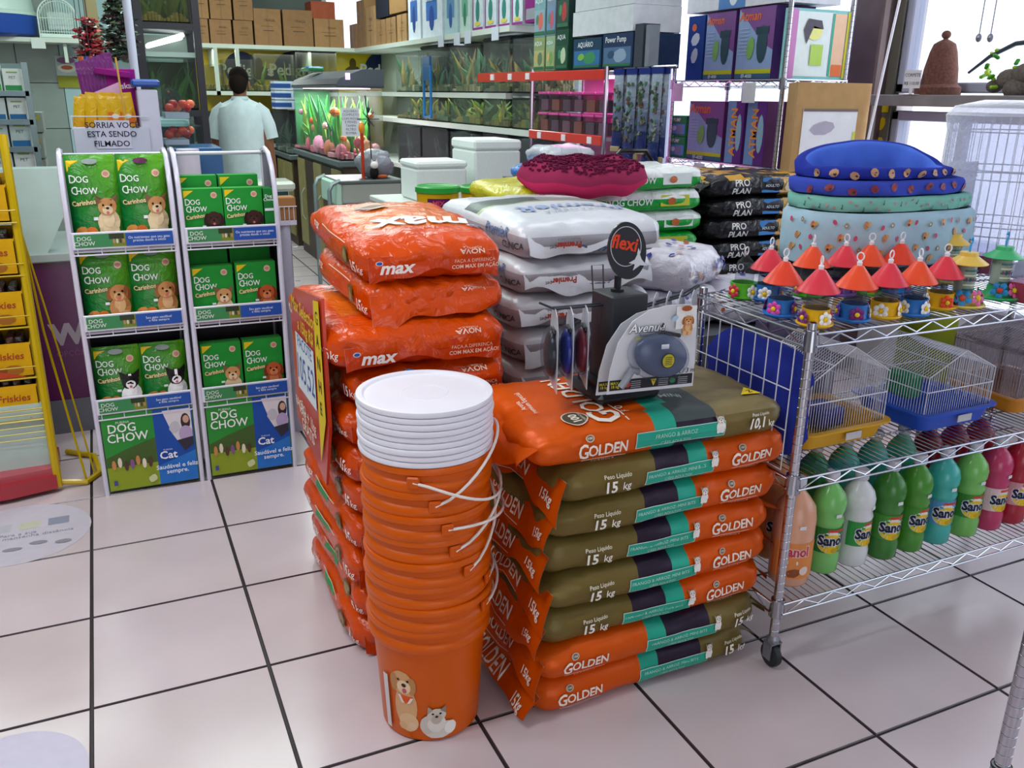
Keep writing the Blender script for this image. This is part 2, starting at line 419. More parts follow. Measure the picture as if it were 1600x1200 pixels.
g = G(); g.bx(W(300, 80, y=YB).x, W(800, 80, y=YB).x + .4, YB - .012, YB + .018, 0.9, 1.99, '#d3b800'); g.build('yellow_panel', 'gloss', wb)
p = Pr(plane_map((0, YB - .013, 0), (1, 0, 0), (0, 0, 1), (0, -1, 0)))
for u in (378, 455, 594):
    q = W(u, 109, y=YB); p.ell(q.x, q.z, .19, .19, '#1f2a56', n=26); 
    if u < 400: p.rect(q.x + .1, q.z - .1, q.x + .62, q.z + .02, '#2a2a4a')
    p.text('Pedigree', q.x + .05, q.z - .02, .17, '#e6e6dd', .02)
for u in (551, 405): q = W(u, 108, y=YB); p.ell(q.x, q.z - .03, .1, .07, '#5b4a12', n=7); p.ell(q.x, q.z + .06, .04, .06, '#5b4a12')
p.build('lettering', wb)
struct(G().bx(-4.3, -4.2, -2.6, 10.9, 0, 3.06, '#aab5b0').build('wall_left', 'paint'))
# side wall: shelving stretch (x=3.15) then the glazed stretch (x=3.95)
struct(G().bx(3.15, 3.27, 5.9, 10.62, 0, 3.06, '#a8b4ac').build('wall_right', 'paint'))
wr = G(); XR = 3.95
wr.bx(XR, XR + .12, -2.6, 5.9, 0, .5, '#c9cdd6'); wr.bx(XR, XR + .12, -2.6, 5.9, 2.7, 3.06, '#c9cdd6')
wr.bx(3.15, XR + .12, 5.9, 6.02, 0, 1.6, '#c9cdd6'); wr.bx(3.15, XR + .12, 5.9, 6.02, 2.7, 3.06, '#c9cdd6')
wr.bx(XR, XR + .12, 3.62, 3.95, .5, 2.7, '#d4cfd2')
struct(wr.build('wall_right', 'paint'))
# window with the bell
def window(name, y0, y1, z0, z1, bars, colr='#b4b6ca', x=XR):
    g = G(); t = .05
    for a, b in ((y0, y0 + t), (y1 - t, y1)): g.bx(x - .03, x + .05, a, b, z0, z1, colr, bev=.006)
    for a, b in ((z0, z0 + t), (z1 - t, z1)): g.bx(x - .03, x + .05, y0, y1, a, b, colr, bev=.006)
    for k in bars: g.bx(x - .015, x + .035, k - .018, k + .018, z0, z1, colr)
    o = struct(g.build(name, 'gloss'))
    G().bx(x + .012, x + .016, y0 + t, y1 - t, z0 + t, z1 - t, '#f4f8ff').build('pane', 'clear', o)
    return o
w1 = window('window_1', -1.2, 3.62, 1.56, 2.7, (1.2, 2.62))
w2 = window('window_2', -1.2, 3.62, .5, 1.47, (1.2, 3.18))
w3 = window('window_3', 3.95, 5.88, .5, 2.7, (4.9,))
G().bx(3.15, XR, 5.95, 5.97, 1.6, 2.7, '#f4f8ff').build('pane', 'clear', w3)
struct(G().bx(XR - .26, XR + .02, -1.2, 3.60, 1.495, 1.55, '#7d7a80', bev=.005).build('trim_1', 'wood'))
wf = G(); wf.bx(-4.2, -1.2, -2.72, -2.6, 0, 3.06, '#b8b4b4'); wf.bx(1.2, 4.6, -2.72, -2.6, 0, 3.06, '#b8b4b4'); wf.bx(-1.2, 1.2, -2.72, -2.6, 2.1, 3.06, '#b8b4b4'); struct(wf.build('wall_front', 'paint'))  # unseen front wall, doorway sized to cut light on the front faces
# dark brown pillar beside the window with a pale door stop rod
pl = G(); pl.bx(3.80, 3.95, 3.66, 3.86, 0, 3.06, '#5b484a', bev=.01); struct(pl.build('column', 'wood'))
# ================================================================== FOREGROUND SACKS
OR, OR2, OL, PU, TE, CRM = '#d65400', '#bf4204', '#71602f', '#2b1f33', '#27a58c', '#f0e6d8'
# --- golden stack: x .85..1.55, front face y 1.63
GL, GWd = .70, .42
def golden_col(flip, bx=(-.26, .03, .19)):
    # along +x : olive | purple | teal | orange    (flip: mirrored)
    def f(a, b, c):
        a2 = -a if flip else a
        return OL if a2 < bx[0] else PU if a2 < bx[1] else TE if a2 < bx[2] else OR
    return f
def golden_print(bag, flip, root, top=False, kg='15', tx=.0):
    p = Pr(bag.side(-1)); s = -1 if flip else 1; H = bag.H; k = H / .1
    def X(a): return s * a * bag.L / 2
    a, b = (-.115, .088) if not flip else (-.035, .185)
    p.rect(a - .002, -.030 * k, b + .002, .008 * k, '#cfe6dc', 8, 2); p.rect(a, -.028 * k, b, .006 * k, TE, 8, 2)
    p.text('FRANGO & ARROZ: MINI BITS', (a + b) / 2 - .01, -.006 * k, .0125, '#bfe3d4', 0, sx=1.05); p.text('CÃES ADULTOS', (a + b) / 2 - .005, -.02 * k, .0115, '#bfe3d4', 0)
    xo = .205 if not flip else -.225; XK = -.205 if not flip else .275
    # emblem and brand lettering in small caps
    p.ell(xo - .03 * 1, .024 * k, .011, .011, '#cbbba6', n=14); p.ell(xo - .03, .024 * k, .008, .008, '#6b5d52', n=12); p.text('100', xo - .03, .024 * k, .009, '#efe3d2', .01)
    p.text('G', xo - .052, -.004 * k, .046, CRM, .02, sx=.85); p.text('OLDEN', xo + .014, -.004 * k, .034, CRM, .02, sx=.95)
    p.rect(xo - .06, -.026 * k, xo + .06, -.0245 * k, CRM, 4); p.text('F O R M U L A', xo, -.033 * k, .010, '#e8cbb0', 0)
    # little white dog
    dx = X(.66) + (.012 if not flip else -.012) * 0; dog(p, b, .018 * k, .027, 'shih')
    # net weight
    xk = XK
    p.text('Peso Líquido', xk + .002, .014 * k, .014, '#e8e2cf', .01); p.text(kg, xk - .014 if kg == '15' else xk - .01, -.008 * k, .036, '#f5f1e6', .03); p.text('kg', xk + .028, -.012 * k, .026, '#f5f1e6', .01)
    return p.build('lettering', root)
gz = 0; ghs = [.104, .100, .097, .099, .099, .099, .102]
grow = ['resting on the floor', 'second from the floor', 'third from the floor', 'fourth from the floor', 'fifth from the floor', 'sixth from the floor', 'directly under the top one']
ppos = [(-.015, .012, .02), (-.005, -.004, 0), (.0, .004, 0), (.008, .0, .01), (.004, .006, -.01), (.012, .0, .004), (.03, -.006, .012)]
for i in range(7):
    flipb = i < 2
    h = ghs[i]
    bag = Bag(GL, GWd, h * 1.02, seed=11 + i, crumple=.008, bulge=.04, rad=.46, xs=(-.26, .03, .19) if not flipb else (-.10, .06, .46), nx=40, ny=12, nz=8)
    dx, dy, rz = ppos[i]
    end = 'lettered end of the long side facing the bottles' if not flipb else 'orange end towards the bucket'
    t = thing('pet_food_sack', ('dog food sack, olive end towards the buckets, ' if not flipb else 'dog food sack, orange end towards the buckets, ') + grow[i], 'sack', (1.2 + dx, 1.63 + GWd / 2 + dy, gz), rz, 'stacked orange and olive dog food sacks')
    if flipb: cf = lambda a, b, c: (OR if a < -.10 else TE if a < .06 else PU if a < .46 else OL)
    else: cf = lambda a, b, c: (OL if a < -.26 else PU if a < .03 else TE if a < .19 else OR)
    bag.body(cf, 'sack_body', 'softfilm', t)
    golden_print(bag, flipb, t)
    # crimped end sheet hanging at the bucket side, printed GOLDEN
    g = G()
    A = bag.P(-.99, -.90, .55); B = bag.P(-.99, .95, .55)
    oc = OR
    dr, out = (.072, .032) if i else (.04, .05)
    flap(g, A + Vector((0, -.035, .0)), B, dr, out, oc, '#d9cfc0', seed=i * 2.3, dirn=(-1, -.25, 0), wave=.004, tail=.016 if i else .0)
    fo = g.build('end_flap', 'softfilm', t, smooth=60)
    # lettering on that sheet
    def fm(u, v, hh, A=A, B=B, dr=dr, out=out, i=i):
        L_ = (B - A).length; tt = min(1, max(0, .5 - u / L_)); k = min(1, max(0, .5 - v / dr))
        q = (A + Vector((0, -.035, 0))).lerp(B, tt); d2 = dr * (1 + .25 * math.sin(tt * 7 + i * 2.3) + .12 * math.sin(tt * 17 + i * 4.6)) + (.016 if i else 0) * (1 - tt) ** 3
        w = .004 * k * math.sin(tt * 11 + i * 2.3 * 1.7 + k)
        return q + Vector((-1, -.25, 0)) * (out * math.sin(k * PI * .5) + w + .002 + hh) + Vector((0, 0, -d2 * k + .002))
    p = Pr(fm); p.text('GOLDEN', -.05, .004, .042, CRM, .015, sx=1.0); p.rect(-.16, -.026, .03, -.024, CRM, 3); p.text('15kg', .13, -.006, .026, CRM, .02)
    p.build('lettering', t)
    # crumpled end at the shelf side
    g = G(); A2 = bag.P(.99, -.9, .3); B2 = bag.P(.99, .9, .3); flap(g, A2, B2, .035, .05, OL if flipb else OR, OL if flipb else OR2, seed=i, dirn=(1, 0, 0), wave=.012)
    g.build('end_flap', 'softfilm', t, smooth=60)
    gz += h
# top sack (10,1 kg)
bag = Bag(.74, .42, .094, seed=31, crumple=.007, bulge=.12, rad=.5, xs=(-.13, .04, .36), nx=44, ny=20, nz=8)
t = thing('pet_food_sack', 'orange and olive 10,1 kg dog food sack lying topmost under the leash display', 'sack', (1.185, 1.83, gz - .002), -.02, 'stacked orange and olive dog food sacks')
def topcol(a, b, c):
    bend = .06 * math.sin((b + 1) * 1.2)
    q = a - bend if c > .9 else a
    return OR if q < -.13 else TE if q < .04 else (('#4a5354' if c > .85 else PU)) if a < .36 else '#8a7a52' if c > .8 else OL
bag.body(topcol, 'sack_body', 'softfilm', t)
p = Pr(bag.side(-1), h0=.002)
p.rect(-.10, -.022, .155, .018, '#cfe6dc', 10, 2); p.rect(-.098, -.020, .153, .016, TE, 10, 2); dog(p, .14, .022, .03, 'shih')
p.text('FRANGO & ARROZ', .01, .004, .014, '#a8d8c8', 0); p.text('CÃES ADULTOS', .01, -.012, .012, '#a8d8c8', 0)
p.ell(-.225, .026, .011, .011, '#cbbba6', n=14); p.ell(-.225, .026, .008, .008, '#6b5d52'); p.text('100', -.225, .026, .009, '#efe3d2')
p.text('G', -.245, -.004, .046, CRM, .02, sx=.85); p.text('OLDEN', -.180, -.004, .034, CRM, .02, sx=.95); p.rect(-.25, -.026, -.13, -.0245, CRM, 4); p.text('F O R M U L A', -.19, -.033, .010, '#e8cbb0', 0)
p.text('Peso Líquido', .265, .018, .012, '#efe8d8', .01); p.text('10,1', .255, -.004, .034, '#f7f3ea', .03, shear=.15); p.text('kg', .30, -.008, .02, '#f7f3ea', .01)
p.build('lettering', t)
p = Pr(bag.top(), h0=.002)
p.text('G', -.158, -.155, .115, CRM, .015, rot=PI / 2, sx=.85); p.text('OLDEN', -.158, .015, .082, CRM, .015, rot=PI / 2, sx=1.02); p.rect(-.112, -.19, -.108, .14, CRM, 1, 8); p.text('F  O  R  M  U  L  A', -.095, -.04, .028, CRM, .01, rot=PI / 2)
p.ell(-.235, -.145, .033, .033, '#e8dccb', n=22, rings=2); p.ell(-.235, -.145, .030, .030, '#514a3a', n=22, rings=2); p.text('100', -.235, -.145, .03, '#efe3d2', .03, rot=PI / 2); p.text('GARANTIA', -.216, -.145, .01, '#efe3d2', .0, rot=PI / 2)
p.text('Aroma\nPremium Especial', -.30, .0, .018, CRM, .0, rot=PI / 2)
p.poly([(.245, -.15), (.305, -.16), (.285, -.11)], '#f0cf20'); p.text('Z', .278, -.142, .02, '#222222', .02)
p.text('MINI', .06, -.1, .03, '#c9d2d2', .01, rot=-.2)
p.build('lettering', t)
g = G(); A = bag.P(-.985, -.98, .35); B = bag.P(-.985, .98, .45)
flap(g, A + Vector((.0, -.01, 0)), B, .05, .06, OR, '#d8471c', seed=5, dirn=(-1, -.2, 0), wave=.022, n=26, tail=.0)
g.build('end_flap', 'softfilm', t, smooth=60)
GTOP = gz + .096

# --- orange "max" stack
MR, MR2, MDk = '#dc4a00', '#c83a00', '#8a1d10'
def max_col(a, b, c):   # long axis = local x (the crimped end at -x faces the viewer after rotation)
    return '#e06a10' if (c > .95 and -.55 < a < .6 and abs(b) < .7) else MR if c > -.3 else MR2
mz = 0
mh = .1065
spots = [(.72, 2.40, .46), (.725, 2.395, .45), (.715, 2.41, .46), (.72, 2.40, .465), (.725, 2.40, .455), (.715, 2.405, .46), (.72, 2.40, .465), (.73, 2.39, .45), (.71, 2.39, .485), (.765, 2.41, .40), (.76, 2.42, .41)]
mlab = ['lying on the floor at the bottom of its stack', 'second up from the floor', 'third up from the floor', 'fourth up from the floor', 'fifth up from the floor', 'sixth up from the floor', 'at the height of the white lids', 'with pale paw print above the bucket lids', 'carrying the two narrower sacks', 'narrower, under the topmost one', 'topmost of the stack, upside-down lettering on its face']
for i in range(11):
    x, y, wd = spots[i]; Ln = .64 if i < 9 else .56
    hh = mh if i < 9 else .098
    bag = Bag(Ln, wd, hh * 1.02, seed=41 + i * 1.7, crumple=.0085, bulge=.07 if i < 10 else .5, rad=.40, nx=30, ny=22, nz=8)
    t = thing('pet_food_sack', 'orange-red dog food sack, ' + mlab[i], 'sack', (x, y, mz), PI / 2 + random.uniform(-.02, .02), 'stacked orange-red dog food sacks')
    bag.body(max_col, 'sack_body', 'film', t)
    if i > 8: t.rotation_euler = (0, -.045 * (i - 8), t.rotation_euler[2]); t.location.z += .012 * (i - 8)
    vis = i >= 6
    # end at -x faces the viewer
    if vis:
        p = Pr(bag.end(-1), h0=.003)
        k = wd / .5
        # u>0 is viewer's right
        p.text('NOVA', .135 * k, .033, .026, '#f4d9c4', .02, rot=PI); p.text('FÓRMULA', .135 * k, .047, .013, '#f4d9c4', 0, rot=PI)
        if i == 7:
            for a_, b_ in ((-.05, .045), (-.032, .052), (-.012, .052), (.006, .045)): p.ell(a_ - .04, b_ - .02, .011, .015, '#3f8fd6', n=12)
            p.ell(-.062, .055, .024, .014, '#3f8fd6', n=14)
        p.build('lettering', t)
    g = G(); A = bag.P(-1, -.97, .15 if i < 9 else .75) ; B = bag.P(-1, .97, .15 if i < 9 else .75)
    A += Vector((-.004, 0, 0)); B += Vector((-.004, 0, 0))
    # viewer's left end is local -y?  (rz=90: local -x -> world -y, local -y -> world +x)
    if i == 9: flap(g, B + Vector((0, .01, 0)), A, .045, .03, MR, '#d8cfc8', seed=3, dirn=(-1, 0, 0), wave=.008, tail=.075, n=20)
    elif i == 10: flap(g, B, A, .052, .016, MR2, '#d8cfc8', seed=1.2, dirn=(-1, 0, 0), wave=.004, n=20)
    else: flap(g, B, A, .048, .012, MR2, '#cfc4bc', seed=i, dirn=(-1, 0, 0), wave=.005, n=18)
    g.build('end_flap', 'film', t, smooth=60)
    if vis:
        y_of = -1
        zt = (A.z + B.z) / 2; x_ = A.x
        def fm(u, v, h, x_=x_, zt=zt): return Vector((x_ - .0205 - (.004 if i == 10 else .0) - h, -u, zt - .026 + v))
        p = Pr(fm, h0=.002)
        p.text('max', -.13 * wd / .5, -.002, .045, '#f6efe9', .03, shear=.25, sx=1.15); p.ell(-.19 * wd / .5, .016, .010, .006, '#e8eef8', n=12); p.ell(-.19 * wd / .5, .016, .008, .0045, '#3059a8', n=12)
        p.text('FAÇA A DIFERENÇA', .13 * wd / .5, .008, .013, '#eac2ac', 0); p.text('COM MAX EM AÇÃO!', .135 * wd / .5, -.006, .0145, '#f1d3bf', .015)
        if i != 9: p.build('lettering', t)
    # gusset side (+y local -> world -x)
    p = Pr(bag.side(1), h0=.003)   # u: after flip runs so that text reads from outside
    L2 = Ln / 2
    p.text('15', L2 - .060, -.012, .040, '#f5ece4', .02); p.text('kg', L2 - .026, -.016, .03, '#f5ece4', 0)
    p.ell(L2 - .13, .0, .03, .026, '#6b5426', n=14, rings=2); p.ell(L2 - .13, .0, .022, .018, '#a8895a', n=12)
    if i < 4: p.rect(-.06, .012, .08, .032, '#3a8f54', 5, 1)
    p.text('max', -.17, .01, .04, '#f2d9cf', .02, shear=.2); p.rect(-.08, .03, .14, .033, '#f0cdb8', 6)
    p.build('side_lettering', t)
    if i == 10:
        p = Pr(bag.top(), h0=.003)
        # lettering upside-down for the viewer; text up = towards viewer (-x local)
        p.text('max', -.10, -.02, .15, '#f5efee', .03, shear=.25, sx=1.1, rot=PI / 2)
        p.ell(-.165, -.165 * 1, .016, .028, '#e9eefa', n=16, rot=0); p.ell(-.165, -.165, .012, .022, '#2c4f9e', n=16); p.text('total', -.165, -.165, .014, '#ffffff', .01, rot=PI / 2)
        p.ell(.09, .06, .05, .05, '#c2a489', n=18, rings=3, wob=.05); p.ell(.085, .06, .03, .035, '#7a5340', n=14, rings=2)
        p.build('top_lettering', t)
    mz += hh
MTOP = mz
# price board leaning on the max stack
t = thing('price_board', 'red cardboard price board with handwritten price in blue, leaning on the orange sacks', 'sign', (.462, 2.32, .575))
X0, X1 = -.21, .19   # along y
g = G(); g.prism([(-.24, .0), (-.235, .36), (-.16, .42), (.19, .46), (.2, .12), (.12, -.08)], -.004, .004, '#c93a1e', T=Matrix(((0, 0, 1, 0), (-1, 0, 0, 0), (0, 1, 0, 0), (0, 0, 0, 1))))
g.build('board', 'gloss', t)
p = Pr(plane_map((-.0055, 0, 0), (0, -1, 0), (0, 0, 1), (-1, 0, 0)))
p.rect(-.17, .12, .07, .29, '#dfe6ec'); p.text('PACOTE', -.05, .27, .05, '#2b4ba0', .005); p.text('105,52', -.05, .185, .11, '#2b4ba0', .0, sx=.8)
p.text('Max Selection', -.04, .375, .055, '#e9c21c', .02, shear=.2); p.text('a 15kg R$', -.02, .32, .05, '#e9c21c', .02, shear=.2)
p.poly([(.095, -.02), (.185, .13), (.175, .45), (.11, .44)], '#e8c81e'); 
for k, ch in enumerate('GANHE'): p.text(ch, .142, .40 - k * .062, .05, '#3a2a10', .01)
p.text('15kg + 1kg\nGRÁTIS', -.05, .04, .05, '#f2e2d4', .01); p.text('RAÇÃO', -.14, .07, .04, '#f2e2d4', .01)
p.build('lettering', t)

# --- white Premier stack
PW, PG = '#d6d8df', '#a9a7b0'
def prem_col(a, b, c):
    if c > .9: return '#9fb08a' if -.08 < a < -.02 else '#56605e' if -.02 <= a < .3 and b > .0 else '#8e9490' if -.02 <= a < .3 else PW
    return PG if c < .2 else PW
pz = 0
for i in range(11):
    bag = Bag(.72, .50 if i < 10 else .52, .109, seed=71 + i * 1.3, crumple=.006, bulge=.05 if i < 10 else .38, rad=.44, xs=(-.08, -.02, .3), nx=24, ny=14, nz=6)
    x = 1.30 + (.02 if i == 10 else 0) + .006 * math.sin(i * 2.1)
    lab = ['on the floor', 'second from floor', 'third from floor', 'fourth from floor', 'fifth from floor', 'sixth from floor behind the leash packs', 'fifth from the top', 'fourth from the top', 'third from the top beside the disc sign', 'just below the top one', 'topmost of its stack below the pink bed'][i]
    t = thing('pet_food_sack', 'white paper clinic dog food sack, ' + lab, 'sack', (x, 2.62, pz), PI / 2 + .01 * math.sin(i * 3), 'stacked white dog food sacks')
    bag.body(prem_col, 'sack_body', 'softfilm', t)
    g = G(); A = bag.P(-1, -.97, .62); B = bag.P(-1, .97, .62)
    flap(g, B, A, .052 + .012 * (i % 2), .02, '#dfe1e8', '#e8e8ee', seed=i * 1.9, dirn=(-1, 0, 0), wave=.006, n=24, tail=0); g.build('end_flap', 'softfilm', t, smooth=60)
    if i > 4:
        x_ = A.x; zt = A.z
        p = Pr(lambda u, v, h: Vector((x_ - .029 - h, -u, zt - .028 + v)), h0=.002)
        p.text('Premier', -.10, 0, .026, '#b5402e', .04, rot=PI); p.text('pet', -.152, -.002, .016, '#5c5560', .02, rot=PI); p.text('RAÇÃO CLÍNICA', -.10, .018, .010, '#7a7a86', 0, rot=PI)
        p.build('flap_lettering', t)
        p = Pr(bag.end(-1), h0=.002); p.text('PremieR', .03, -.034, .05, '#5f7da8', .02, shear=.3, sx=1.2); p.build('lettering', t)
        p = Pr(bag.side(1), h0=.002); p.text('CLÍNICA', .30, -.012, .028, '#3c3f48', .02); p.text('PremieR', .20, .02, .045, '#5f7da8', .02, shear=.2); p.build('side_lettering', t)
    if i == 10:
        p = Pr(bag.top(), h0=.003); p.text('PremieR', -.16, -.02, .11, '#93a6cb', .02, shear=.3, rot=PI / 2 * 1, sx=1.0); p.text('FÓRMULA CLÍNICA', -.225, -.02, .03, '#8e94a8', .0, rot=PI / 2)
        p.text('Ambientes Internos', .13, .06, .04, '#b9bfc0', .01, rot=PI / 2); p.rect(.19, -.18, .2, .2, '#3c3c42', 1, 8); p.build('top_lettering', t)
    pz += .1065
# ================================================================== NESTED BUCKETS
BX, BY = .612, 1.795
hz = [.743, .678, .615, .556, .498, .414, .339]
hb = [(-12, 24, .19), (7, -38, .215), (17, 4, .185), (23, -35, .215), (37, -45, .225), (68, 0, .172), (58, -16, .185)]
ord_ = ['lowest, printed with two dogs', 'second from the floor', 'third from the floor', 'fourth from the floor', 'fifth from the floor', 'sixth from the floor', 'seventh from the floor', 'topmost, just under the white lids']
for i in range(8):
    z = .0595 * i; k = 1 - .002 * i
    t = thing('bucket', 'orange plastic bucket nested in the tall stack, ' + ord_[i], 'bucket', (BX + .002 * math.sin(i * 2), BY + .002 * math.cos(i * 3), z), 0, 'nested orange buckets')
    g = G()
    prof = [(.0, .0), (.118, .0), (.1235, .006), (.1375, .262), (.1395, .268), (.1500, .272), (.1525, .277), (.1525, .290), (.1490, .296), (.1455, .299), (.1455, .312), (.149, .314), (.1545, .318), (.1555, .326), (.1530, .333), (.1480, .334), (.1455, .327), (.1395, .26), (.121, .012), (0, .012)]
    g.lathe(prof, '#d05800', n=56, cap=False); g.build('bucket_body', 'plastic', t, smooth=35)
    if i:
        de, be, rr = hb[7 - i]; a = math.radians(-108.8 + de); ax = Vector((math.cos(a), math.sin(a), 0)); pr = Vector((-math.sin(a), math.cos(a), 0)); b = math.radians(be)
        zl = .302
        pts = []
        for q in range(25):
            th = PI * q / 24; s_ = math.sin(th); pts.append(ax * (.1565 * math.cos(th)) + pr * (rr * s_ ** .8 * math.cos(b)) + Vector((0, 0, zl - rr * s_ ** 1.1 * math.sin(b))))
        g = G(); g.tube(pts, .0034, '#e6dcd6', n=7); g.build('handle', 'plastic', t, smooth=True)
        g = G(); g.box(ax * .154 + Vector((0, 0, zl - .001)), (.010, .028, .028), '#cc5400', rz=a, bev=.003); g.build('handle_lug', 'plastic', t)
    else:
        fm = lambda u, v, h: Vector(((.1238 + .014 * v / .262 + h) * math.cos(-PI / 2 - .32 + u / .127), (.1238 + .014 * v / .262 + h) * math.sin(-PI / 2 - .32 + u / .127), v))
        p = Pr(fm, h0=.0006, step=.00015)
        gx = -.062  # golden retriever
        for c_, r_, q in (((gx - .002, .10), (.030, .062), '#d9a878'), ((gx + .004, .055), (.026, .028), '#e3bb90'), ((gx - .012, .042), (.011, .012), '#dcae80'), ((gx + .014, .045), (.010, .012), '#e6c39c'), ((gx - .01, .172), (.029, .034), '#d2a06e'), ((gx - .031, .168), (.011, .026), '#b98352'), ((gx + .016, .166), (.011, .026), '#b98352'), ((gx - .004, .160), (.018, .020), '#e9c8a2')):
            p.ell(c_[0], c_[1], *r_, q, n=18, rings=2, wob=.03)
        p.ell(gx - .003, .166, .006, .006, '#2b1b18', n=10); p.ell(gx - .002, .150, .006, .008, '#c4596a', n=10)
        for q in (-1, 1): p.ell(gx - .005 + q * .012, .180, .0035, .0035, '#23150f', n=8)
        p.poly([(gx - .02, .135), (gx + .02, .135), (gx, .112)], '#e0531c', 2); p.poly([(gx - .02, .136), (gx - .013, .136), (gx - .004, .114), (gx - .010, .114)], '#ece4e6'); p.poly([(gx + .02, .132), (gx + .013, .132), (gx + .004, .114), (gx + .011, .116)], '#ece4e6')
        sx = .008
        for c_, r_, q in (((sx + .012, .038), (.040, .026), '#d8d0c8'), ((sx + .038, .04), (.015, .02), '#efeae4'), ((sx - .018, .055), (.018, .028), '#cfc4ba'), ((sx + .004, .058), (.022, .026), '#e3dcd4'), ((sx + .004, .084), (.023, .020), '#d3c9bd'), ((sx + .004, .072), (.013, .015), '#c3b5a6')):
            p.ell(c_[0], c_[1], *r_, q, n=18, rings=2, wob=.05)
        p.poly([(sx - .018, .088), (sx - .016, .112), (sx - .004, .100)], '#a89a8c'); p.poly([(sx + .026, .088), (sx + .026, .111), (sx + .012, .100)], '#8d8074')
        p.ell(sx + .004, .080, .004, .0035, '#2a2022', n=8)
        for q in (-1, 1): p.ell(sx + .004 + q * .009, .089, .003, .003, '#1d1718', n=8)
        p.rect(-.126, .02, -.110, .18, '#d9d3d6', 2, 3)
        p.build('dog_picture', t)
lz = .0595 * 7 + .334
for i in range(9):
    t = thing('bucket_cover', 'white round plastic bucket lid, ' + (['lowest of the pile', 'second of the pile', 'third of the pile', 'fourth of the pile', 'middle of the pile', 'sixth of the pile', 'seventh of the pile', 'second from the top', 'topmost with the raised ring'][i]) + ' on the orange buckets', 'lid', (BX + .0015 * math.sin(i * 2.3), BY + .0015 * math.cos(i * 1.7), lz + i * .0145), 0, 'white bucket lids')
    g = G(); g.lathe([(.0, .004), (.132, .004), (.136, .0), (.1535, .0), (.1565, .0025), (.1575, .0095), (.156, .0135), (.150, .0145), (.143, .0140), (.138, .0085), (.0, .0085)], '#e6e4ee', n=64, cap=False)
    g.build('lid_disc', 'plastic', t, smooth=30)
    if i == 8:
        g = G(); g.lathe([(.050, .0085), (.051, .0095), (.054, .0095), (.055, .0085)], '#e6e4ee', n=40, cap=False); g.build('moulded_ring', 'plastic', t)
# ================================================================== LEASH DISPLAY
FB = (1.135, 1.83); FZ = GTOP + .004
t = thing('leash_display_stand', 'black counter stand with hooks and round red lettered sign, standing on the top sack', 'display', (FB[0], FB[1], FZ), 0)
K = '#2a2c33'
g = G(); g.bx(-.095, .085, -.10, .085, 0, .028, '#23252c', bev=.012); g.prism([(-.07, -.07), (.065, -.07), (.065, .06), (-.07, .06)], .028, .04, K); g.build('base', 'plastic', t)
g = G(); g.bx(-.045, .058, -.055, .05, .04, .262, K, bev=.004); g.build('column', 'matte', t)
g = G(); g.lathe([(.017, .262), (.017, .269), (.009, .271), (.009, .302)], '#1a1b20', n=16, c=(.0, 0, 0)); g.build('sign_stem', 'plastic', t)
# disc sign, facing the viewer slightly turned
g = G(); A = math.radians(24); T = Matrix.Translation((.015, -.01, .364)) @ Matrix.Rotation(A - .95 + 0.45, 4, 'Z') @ Matrix.Rotation(PI / 2, 4, 'X') @ Matrix.Rotation(.22, 4, 'Z')
n = 40; g.prism([(.052 * math.cos(2 * PI * k / n), .072 * math.sin(2 * PI * k / n)) for k in range(n)], -.003, .003, '#2b2d35', T=T)
so = g.build('disc_sign', 'gloss', t)
p = Pr(lambda u, v, h: T @ Vector((u, v, .003 + h)), h0=.0005)
p.ring(-.002, .012, .042, .050, .0018, '#c8cad2', 36); p.text('flexi', -.004, .022, .046, '#e0431f', .025, rot=-.42, sx=.95)
p.poly([(.016, -.026), (.03, -.008), (.034, -.03), (.046, -.05), (.028, -.044), (.006, -.052), (.014, -.038), (-.002, -.03)], '#d6d8de'); p.poly([(.024, -.014), (.03, .0), (.034, -.014)], '#d6d8de')
p.build('lettering', so)
for sy in (-.006, .006):
    pass
g = G()
for off in (-.008, .008):
    g.tube([(-.04, off, .232), (-.19, off - .02, .239), (-.225, off * .4 - .02, .255)], .003, '#4a4a52'); g.tube([(.055, off, .212), (.22, off + .02, .232), (.262, off * .4 + .02, .253)], .003, '#4a4a52')
g.tube([(-.225, -.0232, .255), (-.225, -.0168, .255)], .003, '#4a4a52'); g.tube([(.262, .0168, .253), (.262, .0232, .253)], .003, '#4a4a52')
g.build('side_hook', 'metal', t, smooth=True)
g = G(); g.tube([(-.04, .05, .25), (-.045, .055, .32), (-.012, .055, .32), (-.01, .05, .25)], .002, '#4a4a52'); g.build('price_clip', 'metal', t)
g = G(); g.tube([(.02, -.055, .20), (.02, -.17, .205), (.02, -.18, .22)], .0022, '#4a4a52'); g.build('front_hook', 'metal', t)
def side_pack(x, yy, colr, label, w=.13, dz=0):
    # leash pack seen edge on: card sheet in the YZ plane with a domed blister
    t = thing('leash_pack', label, 'leash pack', (x, yy, FZ + .045 + dz), -math.atan2(x, yy) + (.16 if x < 1.1 else -.14), 'leash packs on the hooks')
    P_ = [(-.06, 0), (.06, 0), (.06, .15), (.04, .185), (.01, .195), (-.01, .195), (-.04, .185), (-.06, .15)]
    g = G(); g.prism(P_, -.0008, .0008, '#b8bac4', T=Matrix(((0, 0, 1, 0), (1, 0, 0, 0), (0, 1, 0, 0), (0, 0, 0, 1)))); g.build('backing_card', 'gloss', t)
    g = G(); g.ell((-.006, 0, .085), (.019, .048, .058), colr, 18, 12); g.build('leash_case', 'gloss', t, smooth=True)
    g = G(); g.box((-.004, -.01, .145), (.010, .05, .012), '#1d1d22', bev=.003); g.build('lock_button', 'gloss', t)
    g = G(); g.ell((-.008, 0, .086), (.025, .054, .066), '#dfe1ea', 18, 12); g.build('blister', 'clear', t, smooth=True)
